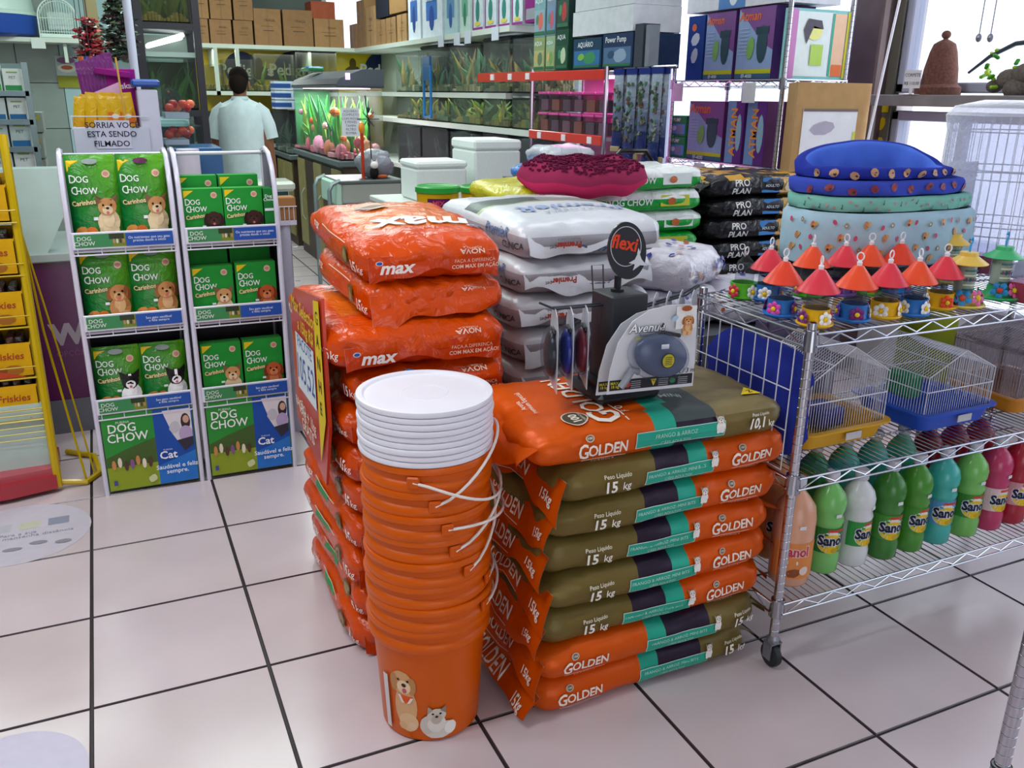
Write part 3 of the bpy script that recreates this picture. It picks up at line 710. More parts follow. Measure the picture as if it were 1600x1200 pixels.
for x, c_, l in ((.945, '#2b2d33', 'dark grey leash pack hanging outermost on its hook, next to the blue one'), (.988, '#2f45b8', 'blue leash pack hanging between the grey and the red one'), (1.030, '#a5263a', 'red leash pack hanging next to the black display column')):
    side_pack(x, 1.80, c_, l)
for x, c_, l in ((1.262, '#8f4a96', 'lilac leash pack next to the column on the hook towards the shelf'), (1.302, '#c05bb0', 'pink magenta leash pack, second from column on hook towards shelf'), (1.342, '#a8343c', 'dark red leash pack between two pink ones'), (1.382, '#c976b8', 'light pink leash pack at the outer end of its hook')):
    side_pack(x, 1.845, c_, l, dz=.005)
def front_pack(y, dz, label, full=True):
    t = thing('leash_pack', label, 'leash pack', (1.142, y, FZ + dz + .022), -.10, 'leash packs on the hooks')
    P_ = [(-.118, 0), (.114, 0), (.112, .15), (.108, .197), (.09, .207), (.03, .208), (-.02, .198), (-.06, .175), (-.095, .125), (-.112, .06)]
    T2 = Matrix.Rotation(PI / 2, 4, 'X')
    g = G(); g.prism(P_, -.001, .001, '#d5d6dc', T=T2); g.build('backing_card', 'gloss', t)
    p = Pr(lambda u, v, h: Vector((u, -.001 - h, v)), h0=.0004)
    p.rect(-.112, .008, .110, .034, '#26272d'); p.text('MAX.\n18 kg', -.098, .021, .010, '#d9c81f', .01)
    p.ell(-.065, .021, .008, .008, '#b23a34', n=12); p.poly([(-.004, .029), (.012, .029), (.004, .012)], '#e3c81c'); p.text('!', .004, .0225, .012, '#222222', .02); p.ell(.055, .021, .008, .007, '#2f7a52', n=12)
    for a_ in (-.045, .028, .08): 
        for q in range(4): p.rect(a_ - .012, .012 + q * .005, a_ + .014, .014 + q * .005, '#9a9aa2')
    if full:
        p.text('Avenue', -.025, .158, .030, '#3b3d45', .05, shear=.3); p.text('Avenue', -.025, .159, .030, '#f2f2f4', .015, shear=.3); p.text('Retractable', -.02, .141, .010, '#6b6d75', .01); p.rect(-.055, .132, -.04, .136, '#cfc93a')
        p.text('10 ft / 3 m', .078, .045, .016, '#25262c', .02, shear=.2); p.rect(.05, .15, .104, .205, '#e9e6e4'); dog(p, .082, .17, .033, 'gold'); p.ell(.075, .2, .014, .007, '#a1552c', n=10); p.ell(.045, .178, .009, .006, '#a9c3dc', rot=.5)
    p.build('card_print', t)
    if full:
        g = G(); T3 = Matrix.Translation((.012, -.016, .09)) @ Matrix.Rotation(.35, 4, 'Y') 
        g.add(*(lambda q: (q.v, q.f))(G().ell((0, 0, 0), (.072, .019, .052), '#5a6378', 26, 14)), '#55607a', T=T3); g.build('leash_case', 'gloss', t, smooth=True)
        g = G(); g.tube([(-.045, -.015, .055), (-.062, -.016, .06), (-.078, -.016, .035), (-.09, -.015, .02)], .009, '#7d828c', n=8); g.tube([(-.03, -.014, .115), (.01, -.014, .148), (.06, -.014, .135)], .005, '#22252c', n=8); g.build('handle_grip', 'gloss', t, smooth=True)
        p = Pr(lambda u, v, h: Vector((u, -.0385 - h, v)), h0=.0); p.ell(.02, .083, .0175, .0185, '#1f2126', n=22); p.ell(.02, .083, .0155, .0165, '#e0cf24', n=22)
        for q in range(5): p.rect(.011, .073 + q * .0045, .029, .0745 + q * .0045, '#2b2a1c')
        p.rect(-.002, .114, .018, .125, '#dfe1e6'); p.build('round_sticker', t)
        g = G(); g.add(*(lambda q: (q.v, q.f))(G().ell((0, 0, 0), (.084, .034, .062), '#ffffff', 26, 14)), '#eef0f6', T=Matrix.Translation((.008, -.012, .088)) @ Matrix.Rotation(.35, 4, 'Y')); g.build('blister', 'clear', t, smooth=True)
front_pack(1.715, .012, 'grey white leash blister pack peeking out from behind the foremost one', False)
front_pack(1.665, .030, 'large transparent blister pack with slate blue dog leash case hanging in front')
# ================================================================== CHROME RACK
RX0, RX1, RY0, RY1 = 1.552, 2.93, 1.585, 2.03
t = thing('wire_shelving_rack', 'chrome wire rack on castors holding bird feeders, cages and cleaning bottles', 'rack', (RX0, RY0, 0))
CH = '#b9bac2'
def wshelf(root, w, d, z, name='wire_shelf', step=.024):
    g = G(); h = .032
    for y in (-.022, d + .022):
        g.tube([(0, y, z), (w, y, z)], .0032, CH); g.tube([(0, y, z - h), (w, y, z - h)], .0032, CH)
        n = int(w / .055); pts = [(.02 + (w - .04) * k / n, y + .001, z - (.004 if k % 2 else h - .004)) for k in range(n + 1)]; g.tube(pts, .0024, '#d8d9e0', n=5)
    for x in (-.022, w + .022):
        g.tube([(x, 0, z), (x, d, z)], .0032, CH); g.tube([(x, 0, z - h), (x, d, z - h)], .0032, CH)
        n = int(d / .055); g.tube([(x, .02 + (d - .04) * k / n, z - (.004 if k % 2 else h - .004)) for k in range(n + 1)], .0024, '#d8d9e0', n=5)
    k = 0; x = .012
    while x < w: g.tube([(x, -.022, z + .001), (x, d + .022, z + .001)], .0016, CH, n=4); x += step
    for f_ in (.3, .7): g.tube([(-.02, d * f_, z - .004), (w + .02, d * f_, z - .004)], .0032, CH)
    o = g.build(name, 'chrome', root, smooth=True); o['kind'] = 'stuff'; return o
def wpost(root, x, y, z0, z1, shelves, r=.0127):
    g = G(); prof = [(r, z0)]; z = z0 + .02
    while z < z1 - .004: prof += [(r, z - .0015), (r * .86, z), (r, z + .0015)]; z += .0254
    prof += [(r, z1), (r * .6, z1 + .003)]
    g.lathe(prof, '#c2c3cb', n=16, c=(x, y, 0)); g.build('post', 'chrome', root, smooth=True)
    for s_ in shelves:
        g = G(); g.lathe([(r + .0005, s_ - .048), (r + .009, s_ - .047), (r + .006, s_ + .006), (r + .001, s_ + .007)], '#a9aab2', n=16, c=(x, y, 0)); g.build('collar', 'chrome', root, smooth=30)
SH = (.975, .585, .21)
for s_ in SH: wshelf(t, RX1 - RX0, RY1 - RY0, s_)
for x in (0, RX1 - RX0):
    for y in (0, RY1 - RY0):
        wpost(t, x, y, .098, 1.0, SH)
        g = G(); g.lathe([(.007, .075), (.018, .078), (.018, .09), (.013, .1)], '#8d8e96', n=14, c=(x, y, 0)); g.box((x - .017, y, .053), (.004, .03, .05), '#8d8e96'); g.box((x + .017, y, .053), (.004, .03, .05), '#8d8e96'); g.box((x, y, .079), (.038, .034, .004), '#8d8e96')
        cr = g.build('castor_fork', 'metal', t)
        g = G(); g.add(*(lambda q: (q.v, q.f))(G().lathe([(.006, -.013), (.026, -.013), (.034, -.009), (.036, 0), (.034, .009), (.026, .013), (.006, .013)], '#1e1f24', 24)), '#1e1f24', T=Matrix.Translation((x, y, .0365)) @ Matrix.Rotation(PI / 2, 4, 'Y')); g.build('wheel', 'matte', t, smooth=True)
# wire mesh basket hooked at the side with a folded blue cover
t = thing('wire_grid_panel', 'white wire grid panel closing the short side of the chrome rack', 'panel', (RX0 - .028, RY0 + .02, .60))
g = G()
for k in range(9): g.tube([(0, .0 + k * .05, 0), (0, .0 + k * .05, .335)], .0017, '#c9c9d4', n=5)
for z in (0.0, .11, .22, .335): g.tube([(0, 0, z), (0, .40, z)], .0017, '#c9c9d4', n=5)
g.build('grid_wire', 'gloss', t, smooth=True)
t = thing('folded_cushion', 'folded dark blue fabric cushion with grey tape behind the wire grid', 'cushion', (RX0 + .075, RY0 + .25, .592))
b = Bag(.38, .09, .30, seed=3, crumple=.01, bulge=.0, rad=.2, nx=16, ny=6, nz=10)
o = b.body(lambda a, b, c: '#27328a', 'cushion_body', 'cloth', t); o.rotation_euler = (0, 0, PI / 2)
g = G(); g.box((-.053, -.03, .225), (.004, .26, .05), '#8f8a90', rx=.35); g.box((-.053, -.02, .08), (.004, .13, .06), '#8f8a90'); g.build('tape', 'matte', t)
# ---------------- feeders
def flower(g, c, ang, tilt, r, pc, cc='#f0c81c', n=6):
    """flower facing direction ang around z"""
    T = Matrix.Translation(c) @ Matrix.Rotation(ang, 4, 'Z') @ Matrix.Rotation(PI / 2 - tilt, 4, 'Y')
    for k in range(n):
        a = 2 * PI * k / n
        g.add(*(lambda q: (q.v, q.f))(G().ell((r * .62 * math.cos(a), r * .62 * math.sin(a), 0), (r * .36, r * .36, r * .12), pc, 7, 4)), pc, T=T)
    g.add(*(lambda q: (q.v, q.f))(G().ell((0, 0, r * .1), (r * .32, r * .32, r * .22), cc, 8, 5)), cc, T=T)
CUP = dict(b='#2f78c8', y='#eab515', g='#58b52c', l='#8a62c0')
FLW = ['#6a3fb0', '#f4f2f2', '#ea4a1e', '#d84aa8', '#7b2b78', '#f6f4f0']
random.seed(12)
PROTO = {}
def feeder(x, y, cup, cone, label, rz):
    key = (cup, cone)
    t = thing('bird_feeder', label, 'bird feeder', (x, y, .979), rz, 'red-roofed bird feeders on the top shelf')
    if True:
        g = G(); g.lathe([(.0, 0), (.040, 0), (.047, .006), (.046, .010), (.036, .010), (.035, .014), (.0345, .042), (.0365, .046), (.0335, .046), (.031, .016), (0, .014)], CUP[cup], n=22, cap=False); c_ = g.build('seed_cup', 'plastic', t, smooth=35)
        for k in range(4):
            a = k * PI / 2 + .4; g = G(); flower(g, (.039 * math.cos(a), .039 * math.sin(a), .023), a, .1, .021, FLW[(k * 2 + random.randint(0, 5)) % 6]); g.build('flower', 'plastic', t, smooth=True)
    g = G(); g.lathe([(.028, .016), (.028, .098), (.027, .098), (.027, .016)], '#eef0f4', n=20, cap=False); g.build('seed_tube', 'clear', t, smooth=True)
    g = G(); g.lathe([(.052, .088), (.053, .0895), (.012, .142), (.0, .145), (.0, .143), (.05, .088)], ('#e8452c', '#e23a4a', '#f0502a')[cone], n=26, cap=False); g.build('roof', 'plastic', t, smooth=40)
    g = G(); g.lathe([(.006, .142), (.007, .152), (.003, .156)], '#efeaf0', n=10); g.tube([(.0085 * math.sin(2 * PI * k / 14) * 1, 0, .166 - .0105 * math.cos(2 * PI * k / 14)) for k in range(14)], .0019, '#efeaf0', n=5, closed=True); g.build('hanging_ring', 'plastic', t, smooth=True)
    return t
FR = [(1218, 492, 'b', 0), (1272, 508, 'y', 1), (1331, 500, 'b', 2), (1379, 495, 'y', 1), (1424, 491, 'b', 2), (1466, 481, 'y', 1)]
nm = ['beside the rack corner', 'above the rack post', 'next to the yellow corner one', 'between two blue ones of the front row', 'with pink flower, fifth of the front row', 'last of the front row, next to the yellow-capped feeders']
for k, (u, v, c_, r_) in enumerate(FR):
    q = W(u, v, z=.979); feeder(q.x, q.y, c_, r_, 'red-roofed bird feeder with %s cup, %s' % ({'b': 'blue', 'y': 'yellow'}[c_], nm[k]), k * 1.1)
BK = [(1197, 468, 'b', 1, 'at the open shelf side behind the corner'), (1262, 462, 'g', 2, 'second row, behind the corner one'), (1312, 460, 'l', 1, 'second row between two green ones'), (1351, 458, 'g', 2, 'second row behind the first blue pair'), (1398, 455, 'b', 0, 'second row beneath the pale blue bed middle'), (1302, 430, 'y', 1, 'third row against the pale blue bed'), (1351, 428, 'g', 1, 'third row, second from the rack side'), (1395, 424, 'b', 1, 'third row, hung ring tallest')]
for k, (u, v, c_, r_, l) in enumerate(BK):
    q = W(u, v, z=.979); feeder(q.x, q.y, c_, r_, 'red-roofed bird feeder with %s cup, %s' % ({'b': 'blue', 'y': 'yellow', 'g': 'green', 'l': 'lilac'}[c_], l), k * .7 + .3)
# tipped green one without roof at the shelf edge
q = W(1160, 465, z=.979)
t = thing('bird_feeder', 'green cupped transparent bird feeder without roof at the shelf edge', 'bird feeder', (q.x, q.y, .979), .4, 'red-roofed bird feeders on the top shelf')
g = G(); g.lathe([(.0, 0), (.036, 0), (.044, .006), (.036, .010), (.034, .014), (.038, .046), (.034, .046), (.031, .016), (0, .014)], CUP['g'], n=22, cap=False); g.build('seed_cup', 'plastic', t, smooth=35)
for k in range(3):
    g = G(); a = -PI / 2 - .4 + (k - 1) * 1.4; flower(g, (.041 * math.cos(a), .041 * math.sin(a), .024), a, .1, .021, ['#c8324a', '#f4f4ee', '#e0401c'][k]); g.build('flower', 'plastic', t, smooth=True)
g = G(); g.lathe([(.027, .016), (.027, .085), (.022, .105), (.006, .122), (.0, .123)], '#e8eaf0', n=20, cap=False); g.build('seed_tube', 'clear', t, smooth=True)
g = G(); g.tube([(.011 * math.sin(2 * PI * k / 14), 0, .135 - .011 * math.cos(2 * PI * k / 14)) for k in range(14)], .002, '#e6e6ee', n=5, closed=True); g.build('hanging_ring', 'plastic', t, smooth=True)
# nectar feeders
def nectar(u, v, cap, dish, label, hook='#3f9fe0', s=1):
    q = W(u, v, z=.979); t = thing('nectar_feeder', label, 'bird feeder', (q.x, q.y, .979), random.uniform(-.3, .3), 'hummingbird nectar feeders')
    g = G(); g.lathe([(.0, 0), (.055, .002), (.064, .008), (.06, .012), (.045, .010), (.030, .026), (.029, .040), (.0, .040)], dish, n=26, cap=False); g.build('dish', 'plastic', t, smooth=40)
    g = G(); g.lathe([(.026, .040), (.027, .125), (.0265, .127), (.0265, .04)], '#eef2f0', n=20, cap=False); g.build('bottle', 'clear', t, smooth=True)
    g = G(); g.lathe([(.0255, .045), (.0258, .115)], ['#e9ece2'], n=20, cap=False); lo = g.build('paper_label', 'matte', t, smooth=True)
    p = Pr(lambda a, b, h: Vector(((.0285 + h) * math.cos(-PI / 2 - .35 + a), (.0285 + h) * math.sin(-PI / 2 - .35 + a), b)), h0=0)
    for kk in range(5): p.rect(-.7, .05 + kk * .013, .7, .054 + kk * .013, '#2f7a72' if kk % 2 == 0 else '#dfe4bc', 6)
    for kk in range(4): p.ell(-.45 + .3 * kk, .08, .1, .006, ('#7a3a5a', '#3b4a6a')[kk % 2], n=8)
    p.build('label_print', lo)
    g = G(); g.lathe([(.052, .120), (.053, .122), (.024, .142), (.0235, .152), (.0, .153), (0, .148), (.05, .120)], cap, n=26, cap=False); g.build('roof', 'plastic', t, smooth=35)
    g = G(); g.tube([(0, 0, .150), (0, 0, .170), (.006, 0, .182), (.002, 0, .192), (-.004, 0, .186)], .003, hook, n=6); g.build('hook', 'plastic', t, smooth=True)
    for k in range(3):
        a = -PI / 2 - .9 + k * .9; g = G(); flower(g, (.048 * math.cos(a), .048 * math.sin(a), .032), a, .35, .026, ['#2f8fd0', '#e0659c', '#2f9aa0'][k], '#d84838' if k != 1 else '#e8c81c', 5); g.build('flower', 'plastic', t, smooth=True)
nectar(1500, 478, '#e8c25a', '#e0c65a', 'nectar feeder with pale yellow cap, in front of its twin'); nectar(1478, 440, '#e8c25a', '#e0c65a', 'nectar feeder with pale yellow cap, close to the pale blue bed')
nectar(1412, 428, '#3f7fd8', '#3f7fd8', 'nectar feeder with blue cap standing against the pale blue bed'); nectar(1556, 466, '#48b878', '#3cb068', 'nectar feeder with green cap and green dish beside the wrapped cage')
q = W(1592, 470, z=.979)
t = thing('plastic_tub', 'clear square plastic tub with pink contents at the frame edge', 'tub', (q.x + .02, q.y, .979), .1)
g = G(); g.bx(-.045, .045, -.045, .045, .0, .055, '#b8344e', bev=.004); g.build('contents', 'gloss', t); g = G(); g.bx(-.05, .05, -.05, .05, 0, .105, '#eef0f8', bev=.006); g.build('tub_wall', 'clear', t)
q = W(1530, 425, z=.979)
t = thing('plastic_tub', 'round clear pot with dark pink contents beside the green nectar feeder', 'tub', (q.x, q.y, .979), 0)
g = G(); g.lathe([(.0, .002), (.038, .002), (.040, .06), (0, .06)], '#8e2a48', n=18, cap=False); g.build('contents', 'gloss', t, smooth=40); g = G(); g.lathe([(.0, 0), (.042, 0), (.046, .1), (.0, .101)], '#eef0f8', n=18, cap=False); g.build('tub_wall', 'clear', t, smooth=40)
# ---------------- pet beds
def superell(w, d, a, e=2.7):
    c, s_ = math.cos(a), math.sin(a); k = (abs(c) ** e + abs(s_) ** e) ** (-1 / e); return (w / 2 * c * k, d / 2 * s_ * k)
def bed(x, y, z, w, d, h, col, inner, label, prints, hf=None, name='pet_bed', n=64, soft=.004, th=.05, rz=0):
    t = thing(name, label, 'pet bed', (x, y, z), rz, 'stacked pet beds')
    hf = hf or (lambda a: 1)
    g = G(); vs = []; fs = []; cs = []
    prof = [(-.03, 0, 0), (-.004, .06, 0), (.0, .35, 0), (-.003, .75, 0), (-.010, .93, 0), (-.024, 1.0, 0), (-.038, .96, 1), (-.046, .8, 1), (-th - .005, .3, 1)]
    for i in range(n):
        a = 2 * PI * i / n; X, Y = superell(w, d, a); L_ = math.hypot(X, Y)
        for o_, zz, q in prof:
            wv = soft * (math.sin(a * 9 + zz * 3) + noise.noise(Vector((X * 12, Y * 12, zz * 3))) * 1.5)
            f = (L_ + o_ + wv) / L_; vs.append((X * f, Y * f, zz * h * hf(a) if zz > .3 else zz * h))
    m = len(prof)
    for i in range(n):
        j = (i + 1) % n
        for k in range(m - 1): fs.append((i * m + k, j * m + k, j * m + k + 1, i * m + k + 1)); cs.append(inner if prof[k][2] else col)
    c1 = len(vs); vs.append((0, 0, h * .3)); c0_ = len(vs); vs.append((0, 0, 0))
    for i in range(n):
        j = (i + 1) % n; fs.append((i * m + m - 1, j * m + m - 1, c1)); cs.append(col); fs.append((j * m, i * m, c0_)); cs.append(col)
    g.add(vs, fs, cs); g.build('bed_wall', 'cloth', t, smooth=60)
    tab = [(0.0, -PI / 2)]; px_ = superell(w, d, -PI / 2)
    for k in range(1, 200):
        a_ = -PI / 2 + k * .012; q_ = superell(w, d, a_); tab.append((tab[-1][0] + math.hypot(q_[0] - px_[0], q_[1] - px_[1]), a_)); px_ = q_
    def fm(u, v, h_):
        i_ = 0; au = abs(u)
        while i_ < len(tab) - 2 and tab[i_ + 1][0] < au: i_ += 1
        s0, a0 = tab[i_]; s1, a1 = tab[i_ + 1]; a = a0 + (a1 - a0) * (au - s0) / (s1 - s0)
        if u < 0: a = -PI - a
        X, Y = superell(w, d, a); L_ = math.hypot(X, Y); zz = v / h
        f = (L_ + soft * (math.sin(a * 9 + zz * 3) + noise.noise(Vector((X * 12, Y * 12, zz * 3))) * 1.5) + .0012 + h_) / L_
        return Vector((X * f, Y * f, v * hf(a)))
    p = Pr(fm, h0=.0016, step=0)
    random.seed(len(label)); prints(p, w, h); p.build('fabric_print', t)['kind'] = 'stuff'; return t
def pr1(p, w, h):
    for k in range(17):
        for j in range(4):
            u = -.72 * w + k * w * .07 + random.uniform(-.01, .01) + (j % 2) * .02; v = h * (.12 + .23 * j) + random.uniform(-.008, .008); ty = (k * 2 + j) % 3
            if ty == 0: p.ell(u, v, .006, .0085, '#c8506e', n=8, rot=random.uniform(-.5, .5))
            elif ty == 1: p.ell(u, v, .008, .011, '#c48a5a', n=8, wob=.15, seed=k); p.ell(u + .008, v + .005, .008, .006, '#cfae6a', n=7, rot=.6); p.ell(u, v - .004, .004, .004, '#4a2f24', n=6); p.ell(u, v + .008, .005, .005, '#d86a4a', n=6)
            elif j % 2: p.poly([(u - .007, v), (u, v + .009), (u + .008, v + .003), (u + .006, v - .007), (u - .004, v - .008)], '#9a8f72'); p.ell(u, v, .003, .004, '#d9dfdc', n=6)
def pr2(p, w, h):
    for k in range(34):
        u = -.65 * w + k * w * .033; v = h * random.uniform(.15, .85)
        if k % 3 == 0: p.rect(u, v - .004, u + .002, v + .008, '#3b5a58'); p.ell(u, v - .004, .003, .003, '#3b5a58', n=6)
        else: p.ell(u, v, .005, .004, '#b98a8a', n=7, wob=.3, seed=k)
def pr3(c1):
    def f(p, w, h):
        for k in range(10):
            u = -.62 * w + k * w * .11; v = h * random.uniform(.35, .65)
            p.ell(u, v, .013, .012, c1, n=9, wob=.2, seed=k); p.ell(u + .004, v - .002, .005, .005, '#4a3028', n=7)
    return f
bx_, by_ = 2.25, 2.07
G0 = G(); G0.bx(bx_ - .30, bx_ + .30, by_ - .165, by_ + .2, .979, 1.035, '#25272b', bev=.01); o = G0.build('tray', 'matte'); tag(o, 'flat black tray under the pile of pet beds', 'tray')
bed(bx_, by_, 1.036, .67, .38, .168, '#a9c6d6', '#b8ccd6', 'pale blue pet bed printed with bees, houses and pink ovals, lowest of the pile', pr1)
bed(bx_ + .0, by_ + .01, 1.205, .63, .36, .044, '#7fbcae', '#8ac4b6', 'mint green pet bed printed with small bones, between pale and dark blue beds', pr2)
bed(bx_ - .01, by_ + .02, 1.250, .60, .35, .046, '#3f50b8', '#4a64c8', 'dark blue pet bed with reddish print, second from the top', pr3('#8a3a4a'))
bed(bx_ - .02, by_ + .03, 1.297, .53, .33, .034, '#2a389c', '#5a80e8', 'open dark blue pet bed with tan bears, topmost of the pile, rim flopping up', pr3('#c49a78'), hf=lambda a: 1 + 1.9 * max(0, math.sin(a + .25)) ** .8 + .12 * math.sin(2 * a), th=.04)
# wrapped round cage
q = W(1590, 430, z=.979)
t = thing('wrapped_cage', 'tall round white wire cage wrapped in cloudy plastic film', 'cage', (2.80, 2.06, .979), 0)
g = G(); R_ = .20; H_ = .50
for k in range(44):
    a = 2 * PI * k / 44; g.tube([(R_ * math.cos(a), R_ * math.sin(a), .0), (R_ * .97 * math.cos(a), R_ * .97 * math.sin(a), H_)], .0017, '#d9dae4', n=4)
for z in (0, .12, .15, .30, .33, .45, .5): g.tube([((R_ + .001) * math.cos(2 * PI * k / 36), (R_ + .001) * math.sin(2 * PI * k / 36), z) for k in range(36)], .002, '#cfd0dc', n=4, closed=True)
o = g.build('cage_wire', 'gloss', t, smooth=True); o['kind'] = 'stuff'
g = G(); g.lathe([(.205, .0), (.207, .2), (.204, .45), (.215, .50), (.19, .53), (.10, .55), (0, .55)], '#e9eaf4', n=40, cap=False); g.build('plastic_wrap', 'bag', t, smooth=True)
# ---------------- cages on the middle shelf
def cage(x, y, w, d, zt, ze, za, tray, label, dark=None):
    t = thing('small_cage', label, 'cage', (x, y, .588), .02, 'house-shaped wire cages')
    g = G(); o1, o2 = .022, -.005
    B0 = [(-w / 2 - o2 * 0 + .012, -d / 2 + .012), (w / 2 - .012, -d / 2 + .012), (w / 2 - .012, d / 2 - .012), (-w / 2 + .012, d / 2 - .012)]
    def rr(w_, d_, r, z): 
        out = []
        for cx, cy, a0 in ((w_ / 2 - r, -d_ / 2 + r, -PI / 2), (w_ / 2 - r, d_ / 2 - r, 0), (-w_ / 2 + r, d_ / 2 - r, PI / 2), (-w_ / 2 + r, -d_ / 2 + r, PI)):
            for k in range(5): a = a0 + k * PI / 8; out.append((cx + r * math.cos(a), cy + r * math.sin(a), z))
        return out
    rings = [rr(w - .03, d - .03, .03, 0), rr(w, d, .035, zt - .008), rr(w + .03, d + .03, .04, zt - .006), rr(w + .03, d + .03, .04, zt), rr(w - .004, d - .004, .03, zt), rr(w - .034, d - .034, .028, .006)]
    vs = [p_ for r_ in rings for p_ in r_]; n = len(rings[0]); fs = [list(range(n))[::-1]]
    for k in range(5):
        for i in range(n): fs.append((k * n + i, k * n + (i + 1) % n, (k + 1) * n + (i + 1) % n, (k + 1) * n + i))
    fs.append([5 * n + i for i in range(n)]); g.add(vs, fs, tray); tr = g.build('tray', 'plastic', t, smooth=35)
    g = G(); g.box((.02, -d / 2 - .004, zt * .5), (.06, .002, .022), '#c9c6c9'); g.build('price_sticker', 'matte', t)
    g = G(); w2, d2 = w / 2 - .012, d / 2 - .012; wc = '#d6d6e0'; r = .0011
    n = int(w / .0105)
    for k in range(n + 1):
        x_ = -w2 + 2 * w2 * k / n; top = za - (za - ze) * abs(x_) / w2
        for y_ in (-d2, d2): g.tube([(x_, y_, zt - .01), (x_, y_, top)], r, wc, n=4, cap=False)
    n = int(d / .0105)
    for k in range(n + 1):
        y_ = -d2 + 2 * d2 * k / n; g.tube([(-w2, y_, zt - .01), (-w2, y_, ze), (0, y_, za), (w2, y_, ze), (w2, y_, zt - .01)], r, wc, n=4, cap=False)
    o = g.build('cage_wire', 'gloss', t, smooth=True); o['kind'] = 'stuff'
    g = G(); R2 = .0021
    for y_ in (-d2, d2): g.tube([(-w2, y_, zt), (-w2, y_, ze), (0, y_, za), (w2, y_, ze), (w2, y_, zt)], R2, wc, n=5); g.tube([(-w2, y_ * 1.01, (zt + ze) / 2 + .01), (w2, y_ * 1.01, (zt + ze) / 2 + .01)], R2, wc, n=5)
    for x_, z_ in ((-w2, ze), (w2, ze), (-w2 * .5, (ze + za) / 2), (w2 * .5, (ze + za) / 2), (0, za), (-w2, (zt + ze) / 2 + .01), (w2, (zt + ze) / 2 + .01)): g.tube([(x_, -d2, z_), (x_, d2, z_)], R2 * .8, wc, n=5)
    g.build('cage_frame', 'gloss', t, smooth=True)
    return t
c1 = cage(1.835, 1.815, .32, .25, .055, .20, .285, '#d7a020', 'wire cage with yellow tray on the middle shelf, next to the rack post')
c2 = cage(2.255, 1.80, .31, .27, .058, .17, .238, '#2a56c4', 'wire cage with blue tray in the middle of the shelf')
c3 = cage(2.66, 1.80, .31, .27, .055, .19, .25, '#d98f2a', 'wire cage with orange tray wrapped in clear film, at the frame edge')
g = G(); g.bx(-.165, .165, -.14, .14, .056, .20, '#dcd6da', bev=.01); g.prism([(-.165, .2), (.165, .2), (0, .262)], -.14, .14, '#dcd6da', T=Matrix.Rotation(PI / 2, 4, 'X')); g.build('plastic_wrap', 'clear', c3)
g = G(); g.box((.02, .0, .05), (.10, .10, .06), '#3b3f8a', bev=.01); g.build('seed_box', 'plastic', c1)
g = G(); g.box((-.06, .03, .1), (.06, .10, .08), '#1f7a50', bev=.01); g.build('plastic_drinker', 'plastic', c2)
t = thing('packed_cage', 'folded wire cage in cloudy film on the middle shelf behind the yellow-tray cage', 'cage', (1.90, 1.985, .588), 0)
g = G(); g.bx(-.16, .14, -.03, .03, 0, .31, '#8f88a0', bev=.006); g.build('plastic_wrap', 'bag', t)
g = G()
for k in range(24): g.tube([(-.155 + k * .0125, 0, .01), (-.155 + k * .0125, 0, .30)], .0016, '#b9b4c4', n=4)
o = g.build('cage_wire', 'gloss', t); o['kind'] = 'stuff'
for x, c_, l in ((2.46, '#8f9a1e', 'olive yellow plastic jar standing behind the blue-tray cage'),):
    t = thing('plastic_jar', l, 'jar', (x, 1.99, .588), 0); g = G(); g.lathe([(.0, 0), (.085, 0), (.09, .02), (.09, .26), (.07, .28), (.06, .32), (0, .32)], c_, n=26, cap=False); g.build('jar_body', 'plastic', t, smooth=40)
    g = G(); g.lathe([(.062, .30), (.066, .302), (.066, .332), (.0, .333)], '#2b5a2e', n=24, cap=False); g.build('lid', 'plastic', t, smooth=40)
